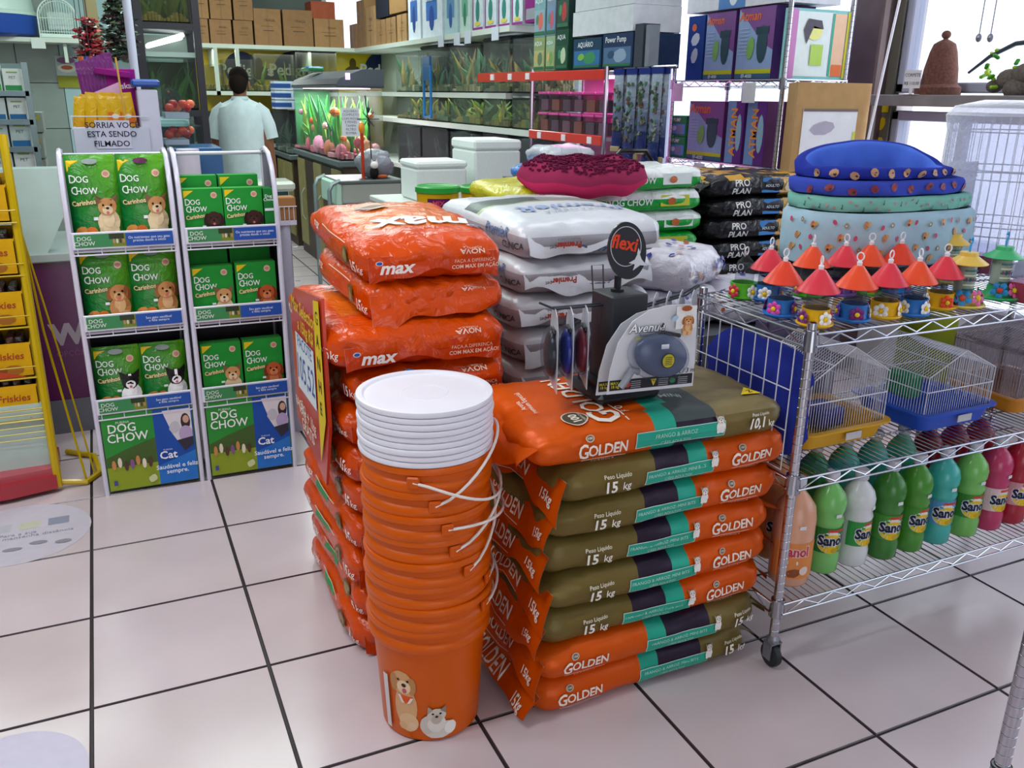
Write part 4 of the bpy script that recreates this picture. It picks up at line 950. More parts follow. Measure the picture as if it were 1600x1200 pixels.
# ---------------- bottles
def bottle(x, y, liq, lab, word, label, cap='#c9c8d4', opaque=False, first=False, rz=-.35, top=None, hk=1):
    t = thing('cleaner_bottle', label, 'bottle', (x, y, .213), rz, 'cleaning liquid bottles on the lowest shelf')
    if first: prof = [(.0, 0), (.050, 0), (.056, .008), (.058, .10), (.058, .19), (.052, .225), (.034, .25), (.018, .268), (.016, .28)]
    else: prof = [(.0, 0), (.038, 0), (.045, .008), (.0465, .05), (.043, .07), (.0445, .09), (.0445, .155), (.047, .165), (.0405, .185), (.047, .20), (.0475, .222), (.041, .245), (.028, .262), (.0165, .275), (.015, .285)]
    prof = [(r, z * hk) for r, z in prof]
    g = G(); g.lathe(prof, liq, n=28, cap=False); b_ = g.build('bottle_body', 'gloss', t, smooth=60)
    g = G(); z = prof[-1][1]; g.lathe([(.0185, z - .004), (.020, z - .002), (.020, z + .022), (.017, z + .026), (0, z + .026)], cap, n=20, cap=False); g.build('cap', 'gloss', t, smooth=40)
    R_ = .0585 if first else .0453
    def fm(u, v, h): 
        a = -PI / 2 + u / R_; return Vector(((R_ + h) * math.cos(a), (R_ + h) * math.sin(a), v))
    p = Pr(fm, h0=.0004, step=.0002)
    if not first:
        p.rect(-.062, .072, .062, .150, lab, 12, 2); p.ell(.0, .105, .040, .034, '#e8e6dc', n=20, rings=2); p.ell(.002, .1, .036, .030, '#e9c21e', n=20, rings=2); p.rect(-.012, .138, .04, .146, '#c8433a', 4)
        p.ell(.03, .088, .014, .010, '#8aa832', n=9, wob=.3); p.ell(.012, .080, .012, .008, '#caa82a', n=9)
        p.text(word, .0, .112, .042, '#e9ecf2', .09, sx=.85); p.text(word, .0, .112, .042, '#16233f', .045, sx=.85)
    else:
        p.rect(-.075, .03, .075, .14, '#dd8a4a', 12, 2); p.text(word, .0, .115, .042, '#f2dcd2', .08, sx=.85); p.text(word, .0, .115, .042, '#b8405a', .04, sx=.85); p.rect(-.02, .075, .01, .085, '#e9e2de'); p.ell(.0, .05, .02, .014, '#8a4a2c', n=9, wob=.3); p.ell(.03, .055, .014, .014, '#e9d2c8', n=9)
    p.build('label', b_)
    g = G(); g.box((0.012, -R_ - .001, .19), (.018, .001, .010), '#e6e6ea', rz=.25); g.build('price_sticker', 'matte', t)
BT = [(1.655, 1.665, '#dba183', '#dd8a4a', 'orange-pink', True), (1.785, 1.672, '#78c468', '#2f7a34', 'light green', False), (1.895, 1.668, '#dfe2e4', '#3c9a4a', 'milky white', False), (2.010, 1.662, '#3a7f30', '#4a9438', 'dark green', False), (2.122, 1.664, '#4a9430', '#4a9438', 'grass green', False), (2.240, 1.666, '#3fb0a8', '#5a9ad0', 'turquoise', False), (2.362, 1.664, '#78c060', '#3f8a34', 'lime green', False), (2.475, 1.664, '#c23a68', '#e9c8d0', 'pink', False), (2.585, 1.664, '#b02038', '#d8a0a8', 'deep red', False), (2.70, 1.664, '#b02038', '#d8a0a8', 'red', False)]
bn = ['beside the rack post, biggest', 'second from the rack post', 'third from the rack post', 'fourth from the rack post', 'fifth from the rack post', 'sixth from the rack post', 'seventh from the rack post', 'eighth from the rack post', 'ninth from the rack post', 'last at the frame edge']
for k, (x, y, l, lb, nm_, f_) in enumerate(BT): bottle(x, y, l, lb, 'Sanol', '%s cleaning liquid bottle, %s' % (nm_, bn[k]), first=f_, rz=(-.55, -.35, .1, -.3, -.1, -.35, -.3, -.1, -.2, -.2)[k], hk=(1.05, 1.0, .96, 1, 1, 1, 1, 1, 1, 1)[k])
for k, (x, l, nm_) in enumerate(((1.84, '#2f8a4a', 'green'), (1.96, '#46b0a0', 'turquoise'), (2.08, '#3fa89a', 'sea green'), (2.20, '#3fae8a', 'mint'), (2.32, '#8a1f2c', 'dark red'), (2.44, '#9a2434', 'cherry red'), (2.56, '#a02a3c', 'crimson'), (1.70, '#d89a6a', 'apricot'))):
    bottle(x, 1.80, l, l, 'Sanol', '%s cleaning liquid bottle standing in the second row' % nm_, rz=-.2, hk=1.12)
# ---------------- post of the next rack at the frame edge
t = thing('shelving_post', 'chrome post with plastic foot of another rack at the frame corner', 'rack post', (1.645, .955, 0), 0)
wpost(t, 0, 0, .10, 1.3, (), r=.0165)
g = G(); g.lathe([(.0, 0), (.024, 0), (.024, .09), (.021, .125), (.021, .135), (.016, .137)], '#9a9ca2', n=18, cap=False); g.build('foot', 'plastic', t, smooth=40)
g = G(); g.lathe([(.0215, .130), (.0225, .134), (.0215, .138)], '#22232a', n=18, cap=False); g.build('ring_seal', 'matte', t)
# ================================================================== DISPLAY RACKS WITH GREEN PACKS
def mixc(a, b, t): return tuple(x + (y - x) * t for x, y in zip(C(a)[:3], C(b)[:3]))
def pouch(root, w, h, d, colfn, nx=12, nz=14, seed=0, name='pouch_body', m='film', x0=0, y0=0, z0=0):
    """standing sealed pouch; returns front surface map (u,v from bottom centre, metres)"""
    def P(a, b, s, hh=0):
        e = max(0, 1 - abs(a) ** 3) ** .6 * max(0, 1 - (max(0, b) ** 4)) * (.75 + .25 * (1 - b))
        wv = .004 * noise.noise(Vector((a * 3, b * 4, seed * 3.3)))
        return Vector((x0 + a * w / 2 * (1 - .02 * (b > .9)), y0 + s * (d / 2 * e + hh + .0006) + wv, z0 + (b + 1) / 2 * h))
    g = G(); vs = []; fs = []; cs = []
    for s in (-1, 1):
        k0 = len(vs)
        for i in range(nx + 1):
            for j in range(nz + 1): vs.append(P(-1 + 2 * i / nx, -1 + 2 * j / nz, s))
        for i in range(nx):
            for j in range(nz):
                q = k0 + i * (nz + 1) + j; f = [q, q + nz + 1, q + nz + 2, q + 1]
                fs.append(f if s < 0 else f[::-1]); cs.append(colfn(-1 + (2 * i + 1) / nx, -1 + (2 * j + 1) / nz))
    # bottom strip
    n0 = (nx + 1) * (nz + 1)
    for i in range(nx): a = i * (nz + 1); fs.append([a, n0 + a, n0 + a + nz + 1, a + nz + 1]); cs.append(colfn(0, -1))
    g.add(vs, fs, cs); o = g.build(name, m, root, smooth=50)
    return lambda u, v, hh: P(2 * u / w, -1 + 2 * v / h, -1, hh + .0008)
def gcol(a, b): return mixc('#0f7a34', '#5faa1c', min(1, max(0, .35 + .35 * a + .3 * b)))
def dc_print(p, w, h, kind, oy=0, small=False):
    p.poly([(-w * .48, oy + h * .97), (-w * .48, oy + h * .84), (-w * .22, oy + h * .97)], '#e8c81c')
    p.ell(w * .30, oy + h * .88 * (1 if small else .93), w * .085, w * .085, '#e3b9a4', n=14); p.ell(w * .30, oy + h * .88 * (1 if small else .93), w * .06, w * .05, '#c9907c', n=10)
    p.text('D', -w * .39, oy + h * .765, w * .25, '#f0f4f0', .01, sx=.85); p.text('OG', -w * .20, oy + h * .762, w * .20, '#f0f4f0', .01, sx=.85); p.text('C', -w * .38, oy + h * .635, w * .25, '#f0f4f0', .01, sx=.85); p.text('HOW', -w * .12, oy + h * .632, w * .20, '#f0f4f0', .01, sx=.85)
    p.text('Carinhos', -w * .22, oy + h * .50, w * .15, '#7a3a1c', .05, rot=.12, sx=.9); p.text('Carinhos', -w * .22, oy + h * .50, w * .15, '#f2dfa6', .022, rot=.12, sx=.9)
    for k in range(6): p.ell(-w * .40 + w * .07 * k, oy + h * (.12 + .05 * math.sin(k * 2)), w * .13, h * .06, ('#d8752c', '#e39a50')[k % 2], n=9, wob=.2, seed=k, rot=.4 * (k % 3))
    dog(p, w * .25, oy + h * .45, w * .56, kind, True)
    p.rect(-w * .06, oy + h * .30, w * .03, oy + h * .335, '#eceef4')
DL = [1.035, .73, .40]
def drack(x0, x1, name_l, kind):
    t = thing('display_rack', name_l, 'display rack', (x0, 3.50, 0), 0, 'green pack display racks')
    w = x1 - x0; WH = '#d6d2e2'
    for x in (.0, w):
        g = G(); pts = [(x, .0, .0), (x, .0, 1.08), (x, .012, 1.18), (x, .045, 1.25), (x, .10, 1.295), (x, .18, 1.31), (x, .24, 1.30)]
        g.tube(pts, .0095, WH, n=8); g.tube([(x, .24, 1.31), (x, .24, 0)], .0095, WH, n=8); g.build('side_rail', 'gloss', t, smooth=True)
        g = G(); P_ = [(p[1], p[2]) for p in pts] + [(.24, 0)]; g.prism(P_, x - .003, x + .003, '#3a3944', T=Matrix(((0, 0, 1, 0), (1, 0, 0, 0), (0, 1, 0, 0), (0, 0, 0, 1)))); g.build('side_panel', 'gloss', t)
    g = G(); g.tube([(0, .235, 1.29), (w, .235, 1.29)], .007, WH, n=8); g.build('top_bar', 'gloss', t, smooth=True)
    g = G(); g.bx(.01, w - .01, .236, .244, 0, .97, '#23242c'); g.build('back_panel', 'matte', t)
    for k, z in enumerate(DL):
        g = G(); g.bx(.008, w - .008, .0, .232, z - .075, z - .068, '#cfcbdb'); g.build('shelf', 'gloss', t)
        g = G(); g.bx(.006, w - .006, -.012, -.004, z - .062, z, '#dddae8', bev=.002)
        g.bx(.006, w - .006, -.010, -.006, z - .085, z - .080, '#dddae8')
        for q in range(5): g.tube([(.02 + q * (w - .04) / 4, -.008, z - .082), (.02 + q * (w - .04) / 4, -.008, z - .06)], .0018, '#dddae8', n=4)
        lip = g.build('shelf_lip', 'gloss', t)
        p = Pr(plane_map((w / 2, -.0125, z - .031), (1, 0, 0), (0, 0, 1), (0, -1, 0)), h0=.0003)
        p.rect(-w * .46, -.024, 0, .024, '#3e8a54'); p.rect(-.04, -.024, w * .02, .024, '#7a8a28'); p.rect(-.05, .004, .0, .024, '#2f3a22')
        for q in range(5): p.ell(-.035 + q * .011, -.004, .004, .009, ('#b8906a', '#d9d2c8', '#4a3a34')[q % 3], n=7)
        p.rect(w * .015, -.024, w * .47, .024, '#2452a8')
        p.text('DOG\nCHOW', -w * .37, 0, .021, '#dfeadf', .01); p.text('Seu gato saudável\ne feliz sempre' if k != 0 else 'Os nutrientes que seu gato\nprecisa desde o início', w * .24, 0, .013, '#dfe6f4', .005)
        p.build('price_strip', lip)
    g = G(); g.bx(.012, w - .012, -.006, .0, .015, .335, '#3a8f3a'); po = g.build('poster_panel', 'gloss', t)
    p = Pr(plane_map((w / 2, -.0065, .175), (1, 0, 0), (0, 0, 1), (0, -1, 0)), h0=.0003)
    W2 = w / 2 - .014
    p.rect(-W2, -.158, .02, .158, '#2f8f38', 1, 1); p.rect(-W2, -.158, .02, -.03, '#8fa028'); p.poly([(-W2, -.02), (-.09, .01), (-.03, .03), (.02, .045), (.02, -.06), (-W2, -.06)], '#46602a')
    p.rect(.02, -.158, W2, .158, '#1d4ea6'); p.poly([(.02, -.158), (W2, -.158), (W2, -.03), (.02, -.08)], '#2a74c8')
    p.poly([(.055, .150), (W2 - .004, .150), (W2 - .004, -.004), (.125, -.028), (.085, .05)], '#ded6dc'); p.ell(.138, .095, .018, .036, '#33262c', n=12); p.ell(.140, .105, .012, .017, '#cfa48e', n=10); p.ell(.135, .045, .026, .034, '#b8a4c8', n=12); p.poly([(.1, .02), (W2 - .004, .03), (W2 - .004, -.004), (.125, -.028)], '#34303c'); p.ell(.095, .08, .02, .025, '#c4c0c8', n=9, wob=.2)
    p.text('PURINA', -.09, .125, .014, '#dfe9df', .0); p.text('DOG', -.095, .102, .050, '#f2f5f0', .012, sx=.9); p.text('CHOW', -.077, .062, .050, '#f2f5f0', .012, sx=.9)
    for q in range(7): p.ell(-.14 + q * .022, -.05 + .01 * math.sin(q * 2), .008, .022, ('#c98a50', '#e6d8c0', '#5a3a30', '#8a5a8a')[q % 4], n=8)
    p.ell(-.005, -.125, .016, .016, '#cfd8a0', n=12, wob=.2); p.rect(-.148, -.135, -.135, -.115, '#4a4a9a')
    p.text('PURINA', .062, -.012, .010, '#cfd8f0', 0); p.text('Cat', .062, -.034, .045, '#f2f4fa', .02); p.text('Saudável e feliz\nsempre.', .09, -.098, .026, '#eef2fa', .012)
    p.build('poster_print', po)
    return t
drack(-.135, .222, 'white display rack filled with green plastic pouches, next to the yellow rack', 0)
drack(.250, .600, 'white display rack filled with green cardboard boxes, beside the aisle', 1)
# pouches
tier = ['top tier', 'middle tier', 'lowest tier']
for k, z in enumerate(DL):
    for c_ in (0, 1):
        x = -.135 + .014 + .0825 + c_ * .168; kind = ('york', 'gold', 'boston')[k]
        t = thing('dog_treat_pouch', 'green dog snack pouch, %s half of the %s, %s pictured' % (('yellow-rack', 'box-rack')[c_], tier[k], {'york': 'terrier', 'gold': 'golden dog', 'boston': 'black-white dog'}[kind]), 'pouch', (x, 3.565, z - .067), 0, 'green pouches on the display rack')
        h = (.335, .300, .255)[k]
        fm = pouch(t, .168, h, .07, gcol, seed=k * 2 + c_)
        p = Pr(fm, h0=.0008); dc_print(p, .16, h * .93, kind, oy=.012)
        p.ell(0, h * .93, .026, .010, '#8d9a94' if not (k == 0 and c_) else '#5a1848', n=14); p.build('pouch_print', t)
# boxes
def dbox(x, y, z, w, d, h, label, kind='york', front=True, side=None):
    t = thing('dog_biscuit_box', label, 'box', (x, y, z), 0, 'green boxes on the display rack')
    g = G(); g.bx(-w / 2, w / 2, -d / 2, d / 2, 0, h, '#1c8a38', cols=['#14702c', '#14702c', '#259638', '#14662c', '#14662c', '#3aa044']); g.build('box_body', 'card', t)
    p = Pr(plane_map((0, -d / 2, 0), (1, 0, 0), (0, 0, 1), (0, -1, 0)), h0=.0005)
    if front: dc_print(p, w * .96, h, kind, small=True)
    else: p.text('DogChow', -w * .2, h * .62, w * .17, '#cfe0cf', .01); p.text('Carinhos', -w * .15, h * .35, w * .15, '#e2b45a', .02, rot=.1); p.poly([(w * .12, h * .25), (w * .4, h * .3), (w * .42, h * .75), (w * .1, h * .7)], '#d09a4a'); p.ell(w * .26, h * .5, w * .09, h * .15, '#c8683a', n=8, wob=.2)
    p.build('box_print', t)
z = DL[0] - .067
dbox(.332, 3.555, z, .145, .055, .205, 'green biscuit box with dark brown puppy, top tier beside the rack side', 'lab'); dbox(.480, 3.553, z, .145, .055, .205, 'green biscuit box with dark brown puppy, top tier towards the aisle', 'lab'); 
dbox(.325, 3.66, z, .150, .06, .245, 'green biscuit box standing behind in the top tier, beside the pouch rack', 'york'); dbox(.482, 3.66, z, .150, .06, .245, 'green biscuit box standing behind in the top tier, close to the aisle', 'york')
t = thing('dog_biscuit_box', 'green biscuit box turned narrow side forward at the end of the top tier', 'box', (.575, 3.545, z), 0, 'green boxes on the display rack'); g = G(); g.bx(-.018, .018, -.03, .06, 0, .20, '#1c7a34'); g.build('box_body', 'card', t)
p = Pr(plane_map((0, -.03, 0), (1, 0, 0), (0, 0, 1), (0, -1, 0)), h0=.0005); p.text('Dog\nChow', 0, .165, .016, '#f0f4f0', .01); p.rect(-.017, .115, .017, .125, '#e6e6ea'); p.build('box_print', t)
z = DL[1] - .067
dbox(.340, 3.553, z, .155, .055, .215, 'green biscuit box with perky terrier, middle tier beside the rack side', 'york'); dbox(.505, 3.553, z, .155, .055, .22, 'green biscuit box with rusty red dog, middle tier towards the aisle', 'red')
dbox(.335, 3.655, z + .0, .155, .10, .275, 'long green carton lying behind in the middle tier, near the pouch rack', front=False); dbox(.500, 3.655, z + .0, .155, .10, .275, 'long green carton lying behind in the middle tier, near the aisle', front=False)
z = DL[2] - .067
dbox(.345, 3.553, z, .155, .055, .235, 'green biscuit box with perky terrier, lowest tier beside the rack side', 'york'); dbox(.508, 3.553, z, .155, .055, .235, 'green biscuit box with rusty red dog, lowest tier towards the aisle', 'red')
for o_ in []: pass
# ---------------- basket stand beside the racks (white tube with cardboard tray)
t = thing('basket_stand', 'white tube stand with small cardboard tray behind the green box rack', 'stand', (.70, 3.92, 0))
g = G(); g.lathe([(.0, 0), (.025, 0), (.025, .98), (.0, .98)], '#c9c6dc', n=16, cap=False); g.build('tube', 'gloss', t, smooth=40)
for k in range(6): g = G(); g.tube([(.03, -.015, .12 + k * .15), (.05, -.02, .12 + k * .15)], .003, '#c9c6dc', n=5); g.build('hook', 'gloss', t)
g = G(); g.bx(-.03, .05, -.03, .03, .97, .99, '#d9d6ea')
for k in range(4): g.tube([(-.02 + k * .02, -.03, .98), (-.02 + k * .02, -.03, 1.05)], .0018, '#e0dcec', n=4)
g.tube([(-.03, -.03, 1.05), (.055, -.03, 1.05)], .002, '#e0dcec', n=4); g.build('basket', 'gloss', t)
g = G(); g.bx(-.03, .052, -.026, .05, .99, 1.09, '#a9784a', bev=.004); g.build('cardboard_tray', 'card', t)
# ================================================================== YELLOW RACK
t = thing('yellow_display_rack', 'yellow metal display rack with red base holding yellow cat food trays', 'display rack', (-.62, 3.62, 0))
YE = '#c9a808'
xr = .31
g = G(); g.tube([(xr, 0, .02), (xr, .05, .5), (xr - .005, .12, 1.0), (xr - .01, .20, 1.36)], .016, YE, n=8); g.build('side_post', 'gloss', t, smooth=True)
g = G(); g.tube([(xr + .0, .16, 1.05), (xr + .02, .22, .6), (xr + .10, .06, .0)], .005, YE, n=6); g.tube([(xr + .0, .2, 1.0), (xr + .06, .26, .5), (xr + .13, .12, .0)], .004, YE, n=6); g.build('brace', 'gloss', t, smooth=True)
g = G(); g.tube([(xr, .02, .03), (xr + .10, .02, .012), (xr + .15, .10, .012), (xr + .13, .30, .012), (xr + .02, .40, .012)], .012, YE, n=8); g.build('foot_loop', 'gloss', t, smooth=True)
g = G(); g.prism([(-.30, -.10), (.15, -.06), (.31, -.02), (.31, .30), (-.30, .30)], .02, .075, '#a8303a'); g.prism([(-.30, -.06), (.10, -.03), (.30, .0), (.30, .28), (-.30, .28)], .075, .10, '#b8505a'); g.build('base', 'gloss', t)
g = G(); g.prism([(-.30, .03), (.30, .05), (.30, .07), (-.30, .05)], .10, .36, '#b9cfc8'); g.build('back_board', 'matte', t)
tz = [1.05, .855, .66, .465, .345]
for k, z in enumerate(tz[:4] + [.30]):
    yy = .02 + z * .10
    g = G(); g.tube([(-.30, yy - .02, z), (xr, yy - .02, z)], .003, YE, n=5); g.tube([(-.30, yy - .02, z + .045), (xr, yy - .02, z + .045)], .003, YE, n=5); g.bx(-.30, xr - .01, yy - .015, yy + .2, z - .004, z, '#b79a10'); g.build('wire_shelf', 'gloss', t)
g = G()
for z in (.325, .30, .275, .25, .225): g.tube([(-.30, .025, z), (xr, .025, z)], .0022, '#d8c860', n=4)
g.build('wire', 'gloss', t)
for k, z in enumerate([1.052, .857, .662, .467, .304]):
    yy = .02 + z * .10
    tt = thing('cat_food_tray', 'yellow cardboard tray of cat food sachets, ' + ['highest on the yellow rack', 'second from the top of the yellow rack', 'third from the top of the yellow rack', 'fourth from the top of the yellow rack', 'lowest on the yellow rack, red edged'][k], 'box', (-.62 + .12, 3.62 + yy, z), 0, 'yellow trays on the yellow rack')
    h1, h2 = .125, .165
    g = G(); T = Matrix(((0, 0, 1, 0), (1, 0, 0, 0), (0, 1, 0, 0), (0, 0, 0, 1)))
    g.prism([(0, 0), (.16, 0), (.16, h2), (.0, h1)], .165, .168, '#c99a10', T=T); g.bx(-.2, .168, 0, .003, 0, h1 * .8, '#dba60e'); g.add([(-.2, 0, h1 * .8), (.168, 0, h1 * .8), (.168, 0, h1 + .01), (.02, 0, h1 + .01), (-.06, 0, h1 * .8)], [(0, 1, 2, 3, 4)], '#dba60e'); g.bx(-.2, .168, .157, .16, 0, h2, '#b98a10'); g.bx(-.2, .168, 0, .16, 0, .004, '#a97a10'); g.build('tray', 'card', tt)
    g = G(); random.seed(k)
    for q in range(9): g.box((-.17 + q * .038, .08, .08), (.030, .13, .150), ('#3a1f1c', '#4a2a20', '#2f2320')[q % 3], ry=random.uniform(-.12, .12), bev=.006)
    g.build('sachet', 'film', tt)
    p = Pr(plane_map((0, -.0005, 0), (1, 0, 0), (0, 0, 1), (0, -1, 0)), h0=.0004); p.text('Friskies', .085, .085, .038, '#a8401c', .015, shear=.1); p.ell(.10, .03, .035, .02, '#a86a1c', n=10, wob=.2); p.ell(.06, .03, .02, .014, '#8a4a14', n=9, wob=.2)
    if k > 2: p.poly([(-.2, .0), (.14, .0), (.05, .028), (-.2, .04)], '#c84a2c'); p.text('Friskies', -.08, .016, .02, '#e8b8a0', .0)
    p.build('tray_print', tt)
# ================================================================== COUNTER with purple front
t = thing('counter', 'shop counter with purple lettered front panel and pale top behind the racks', 'counter', (-1.0, 4.3, 0))
g = G(); g.bx(-.4, .86, 0, .65, .16, .80, '#5a1850'); g.build('front_panel', 'gloss', t)
g = G(); g.bx(-.4, .87, -.01, .66, .0, .16, '#6a6a74'); g.build('plinth', 'matte', t)
g = G(); g.bx(-.42, .88, -.02, .68, .80, .84, '#aab6b4', bev=.005); g.bx(.48, .60, -.02, .68, .84, 1.10, '#a9c2bc', bev=.004); g.build('worktop', 'gloss', t)
g = G(); g.prism([(.50, .84), (.78, .84), (.93, 1.12), (.93, 1.20), (.50, 1.20)], -.12, .0, '#b9d0ca', T=Matrix.Translation((-.04, 0, 0)) @ Matrix.Rotation(PI / 2, 4, 'X')); g.build('white_screen', 'gloss', t)
g = G(); g.box((.60, .30, .94), (.10, .30, .05), '#4a5a5c', ry=.3, bev=.01); g.build('card_reader', 'matte', t)
p = Pr(plane_map((0, -.001, 0), (1, 0, 0), (0, 0, 1), (0, -1, 0)), h0=.0006); p.text('W', .77, .47, .13, '#a99aa8', .05); p.text('OPÇÕES', .78, .38, .035, '#8a4a80', .0); p.build('lettering', t)
g = G(); g.box((-.66 + .0, 4.24, .24), (.001, .001, .001), '#222222')
# ---------------- till display with treats
Y0 = 4.8
a = W(112, 192, y=Y0); b_ = W(238, 245, y=Y0)
t = thing('treat_stand', 'white till stand with camera notice, wire rail and upright post', 'stand', (a.x, Y0, 0))
w = b_.x - a.x
g = G(); g.bx(0, w, -.02, .34, a.z - .15, a.z - .02, '#c3c4d6', bev=.004); g.prism([(0.0, -.02), (w, -.02), (w - .02, -.1)], a.z - .2, a.z - .15, '#b9bace'); g.build('tray', 'gloss', t)
g = G(); g.bx(.03, w - .03, .05, .30, 0, a.z - .15, '#4a4f5a'); g.build('pedestal', 'matte', t)
g = G(); g.tube([(0, -.02, a.z + .03), (w, -.02, a.z + .03)], .003, '#d5d6e4'); g.tube([(0, -.02, a.z - .03), (0, -.02, a.z + .03)], .003, '#d5d6e4'); g.build('wire_rail', 'gloss', t, smooth=True)
c = W(232, 140, y=Y0); g = G(); g.bx(c.x - a.x - .055, c.x - a.x + .04, .0, .2, a.z - .25, c.z, '#c9c8dc', bev=.006); g.build('upright_post', 'gloss', t)
g = G(); g.box((c.x - a.x - .01, .1, c.z + .03), (.13, .2, .035), '#1d4ea8', bev=.01); g.build('blue_cap', 'gloss', t)
s0 = W(147, 188, y=Y0 - .03); s1 = W(207, 232, y=Y0 - .03)
tt = thing('notice_sheet', 'white paper notice in capitals taped on the till stand', 'sign', ((s0.x + s1.x) / 2, Y0 - .024, (s0.z + s1.z) / 2), 0)
sw, sh = s1.x - s0.x, s0.z - s1.z
g = G(); g.bx(-sw / 2, sw / 2, -.001, .001, -sh / 2, sh / 2, '#cfcbe0'); g.build('paper', 'matte', tt)
p = Pr(plane_map((0, -.001, 0), (1, 0, 0), (0, 0, 1), (0, -1, 0)), h0=.0005); 
for k, s_ in enumerate(('SORRIA VOCÊ', 'ESTA SENDO', 'FILMADO')): p.text(s_, -.005 * k, sh * (.36 - .34 * k), .038, '#23233a', .01)
p.build('lettering', tt)
random.seed(8)
q0 = W(118, 190, y=Y0)
for k in range(9):
    x = W(122 + k * 10, 190, y=Y0 + .05).x
    tt = thing('treat_sachet', 'yellow treat sachet standing in the till tray, number %s from the candy dispenser side' % ['nine', 'eight', 'seven', 'six', 'five', 'four', 'three', 'two', 'one'][k], 'sachet', (x, Y0 + .05 + .02 * (k % 2), a.z - .02), 0, 'yellow sachets at the till'); tt.rotation_euler = (0, .15 - .03 * k, 0)
    fm = pouch(tt, .05 if k < 5 else .075, .14 + .01 * (k % 3), .018, lambda a_, b2: '#e0b010' if b2 > -.2 else '#dba01c', nx=4, nz=6, seed=k)
    p = Pr(fm, h0=.001); 
    if k > 4: p.rect(-.03, .015, .03, .07, '#c8442c' if k % 2 else '#d86a20'); p.ell(0, .05, .018, .012, '#e8dcd0', n=8)
    p.build('sachet_print', tt)
for k in range(9):
    x = W(138 + k * 6, 140, y=Y0 + .2).x
    tt = thing('treat_sachet', 'purple clear treat pack in the row behind the yellow sachets, place %s' % 'one two three four five six seven eight nine'.split()[k], 'sachet', (x, Y0 + .2, a.z - .02), 0, 'purple packs at the till'); tt.rotation_euler = (0, -.1, 0)
    pouch(tt, .034, .30 + .006 * k, .014, lambda a_, b2: '#7a2a7a' if b2 > -.4 else '#9a5aa0', nx=3, nz=5, seed=k)
tt = thing('price_card', 'slanted pale pink card standing in front of the purple packs', 'sign', (W(165, 150, y=Y0 + .1).x, Y0 + .10, a.z + .10), 0); g = G(); g.add([(-.075, 0, -.05), (.075, 0, -.03), (.07, .01, .09), (-.07, .01, .03)], [(0, 1, 2, 3)], '#d9a8d0'); g.build('card', 'matte', tt)
q = W(213, 190, y=Y0 + .18); q2 = W(213, 108, y=Y0 + .18)
tt = thing('cat_food_box', 'tall magenta cat food box with white lettering beside the white post', 'box', (q.x - .04, Y0 + .24, a.z - .02), 0); hh = q2.z - a.z + .02
g = G(); g.bx(-.075, .06, -.05, .05, 0, hh, '#9a1c82', bev=.003); g.build('box_body', 'card', tt)
p = Pr(plane_map((0, -.05, 0), (1, 0, 0), (0, 0, 1), (0, -1, 0)), h0=.0006); p.text('whiskas', -.008, hh * .7, .038, '#f0d8ee', .02, rot=.1); p.text('12', 0, hh * .3, .03, '#e8c8e4', .01); p.text('sachês', 0, hh * .2, .02, '#e8c8e4', .0); p.build('lettering', tt)
tt = thing('cat_food_box', 'magenta box lying tilted on top of the purple packs', 'box', (W(175, 112, y=Y0 + .2).x, Y0 + .2, W(175, 118, y=Y0 + .2).z), 0); g = G(); g.box((0, 0, .012), (.16, .10, .03), '#8f1c7c', ry=.12, bev=.003); g.build('box_body', 'card', tt)
tt = thing('treat_stick', 'thin yellow stick standing upright among the till sachets', 'stick', (W(197, 190, y=Y0 + .02).x, Y0 + .02, a.z - .02), 0); g = G(); g.tube([(0, 0, 0), (-.012, .01, .32)], .005, '#d9a84a', n=6); g.build('stick', 'matte', tt)
# candy dispensers
for k, (v0, v1, l) in enumerate(((228, 190, 'lower'), (186, 138, 'upper'))):
    a1 = W(256, v0, y=4.95); b1 = W(300, v0, y=4.95); zt = W(256, v1, y=4.95).z
    tt = thing('candy_dispenser', l + ' clear plastic dispenser holding red treats beside the white post', 'dispenser', (a1.x, 4.95, a1.z), 0, 'clear dispensers at the till')
    w_ = b1.x - a1.x; h_ = zt - a1.z
    T = Matrix.Rotation(PI / 2, 4, 'X')
    g = G(); g.prism([(0, 0), (w_, 0), (w_ - (.03 if k else .0), h_ * .5), (w_ * (.55 if k else .95), h_), (0, h_)], -.25, 0, '#e8f0f2', T=T); g.build('shell', 'clear', tt)
    g = G(); g.bx(.01, w_ - .01, .01, .24, .004, .03, '#b8bcc8'); g.build('floor_plate', 'gloss', tt)
    for q in range(6): g = G(); g.ell((.035 + q * .022, .04 + .04 * (q % 3), .055 + .018 * (q % 2)), (.024, .02, .022), ('#c8402c', '#b02a28', '#e0704a')[q % 3], 9, 6); g.build('red_treat', 'gloss', tt, smooth=True)
g = G(); zb = W(256, 231, y=4.95).z; g.bx(W(250, 0, y=4.95).x - .02, W(325, 0, y=4.95).x, 4.93, 5.3, 0, zb, '#3f6a9a', bev=.004); o = g.build('till_cabinet', 'gloss'); tag(o, 'blue grey cabinet carrying the clear dispensers and the paper roll', 'cabinet')
q = W(298, 283, y=4.82); q2 = W(298, 233, y=4.82)
tt = thing('paper_roll', 'large white paper roll standing upright behind the green boxes', 'paper roll', (q.x, 4.82, q.z - .25), 0); g = G(); g.lathe([(.012, 0), (.055, 0), (.055, q2.z - q.z + .25), (.012, q2.z - q.z + .25)], '#d8d0de', n=26); g.build('roll', 'matte', tt, smooth=40)
g = G(); g.bx(q.x - .10, q.x + .10, 4.72, 4.92, 0, q.z - .25, '#55606e'); o = g.build('roll_pedestal', 'matte'); tag(o, 'grey pedestal under the white paper roll', 'pedestal')
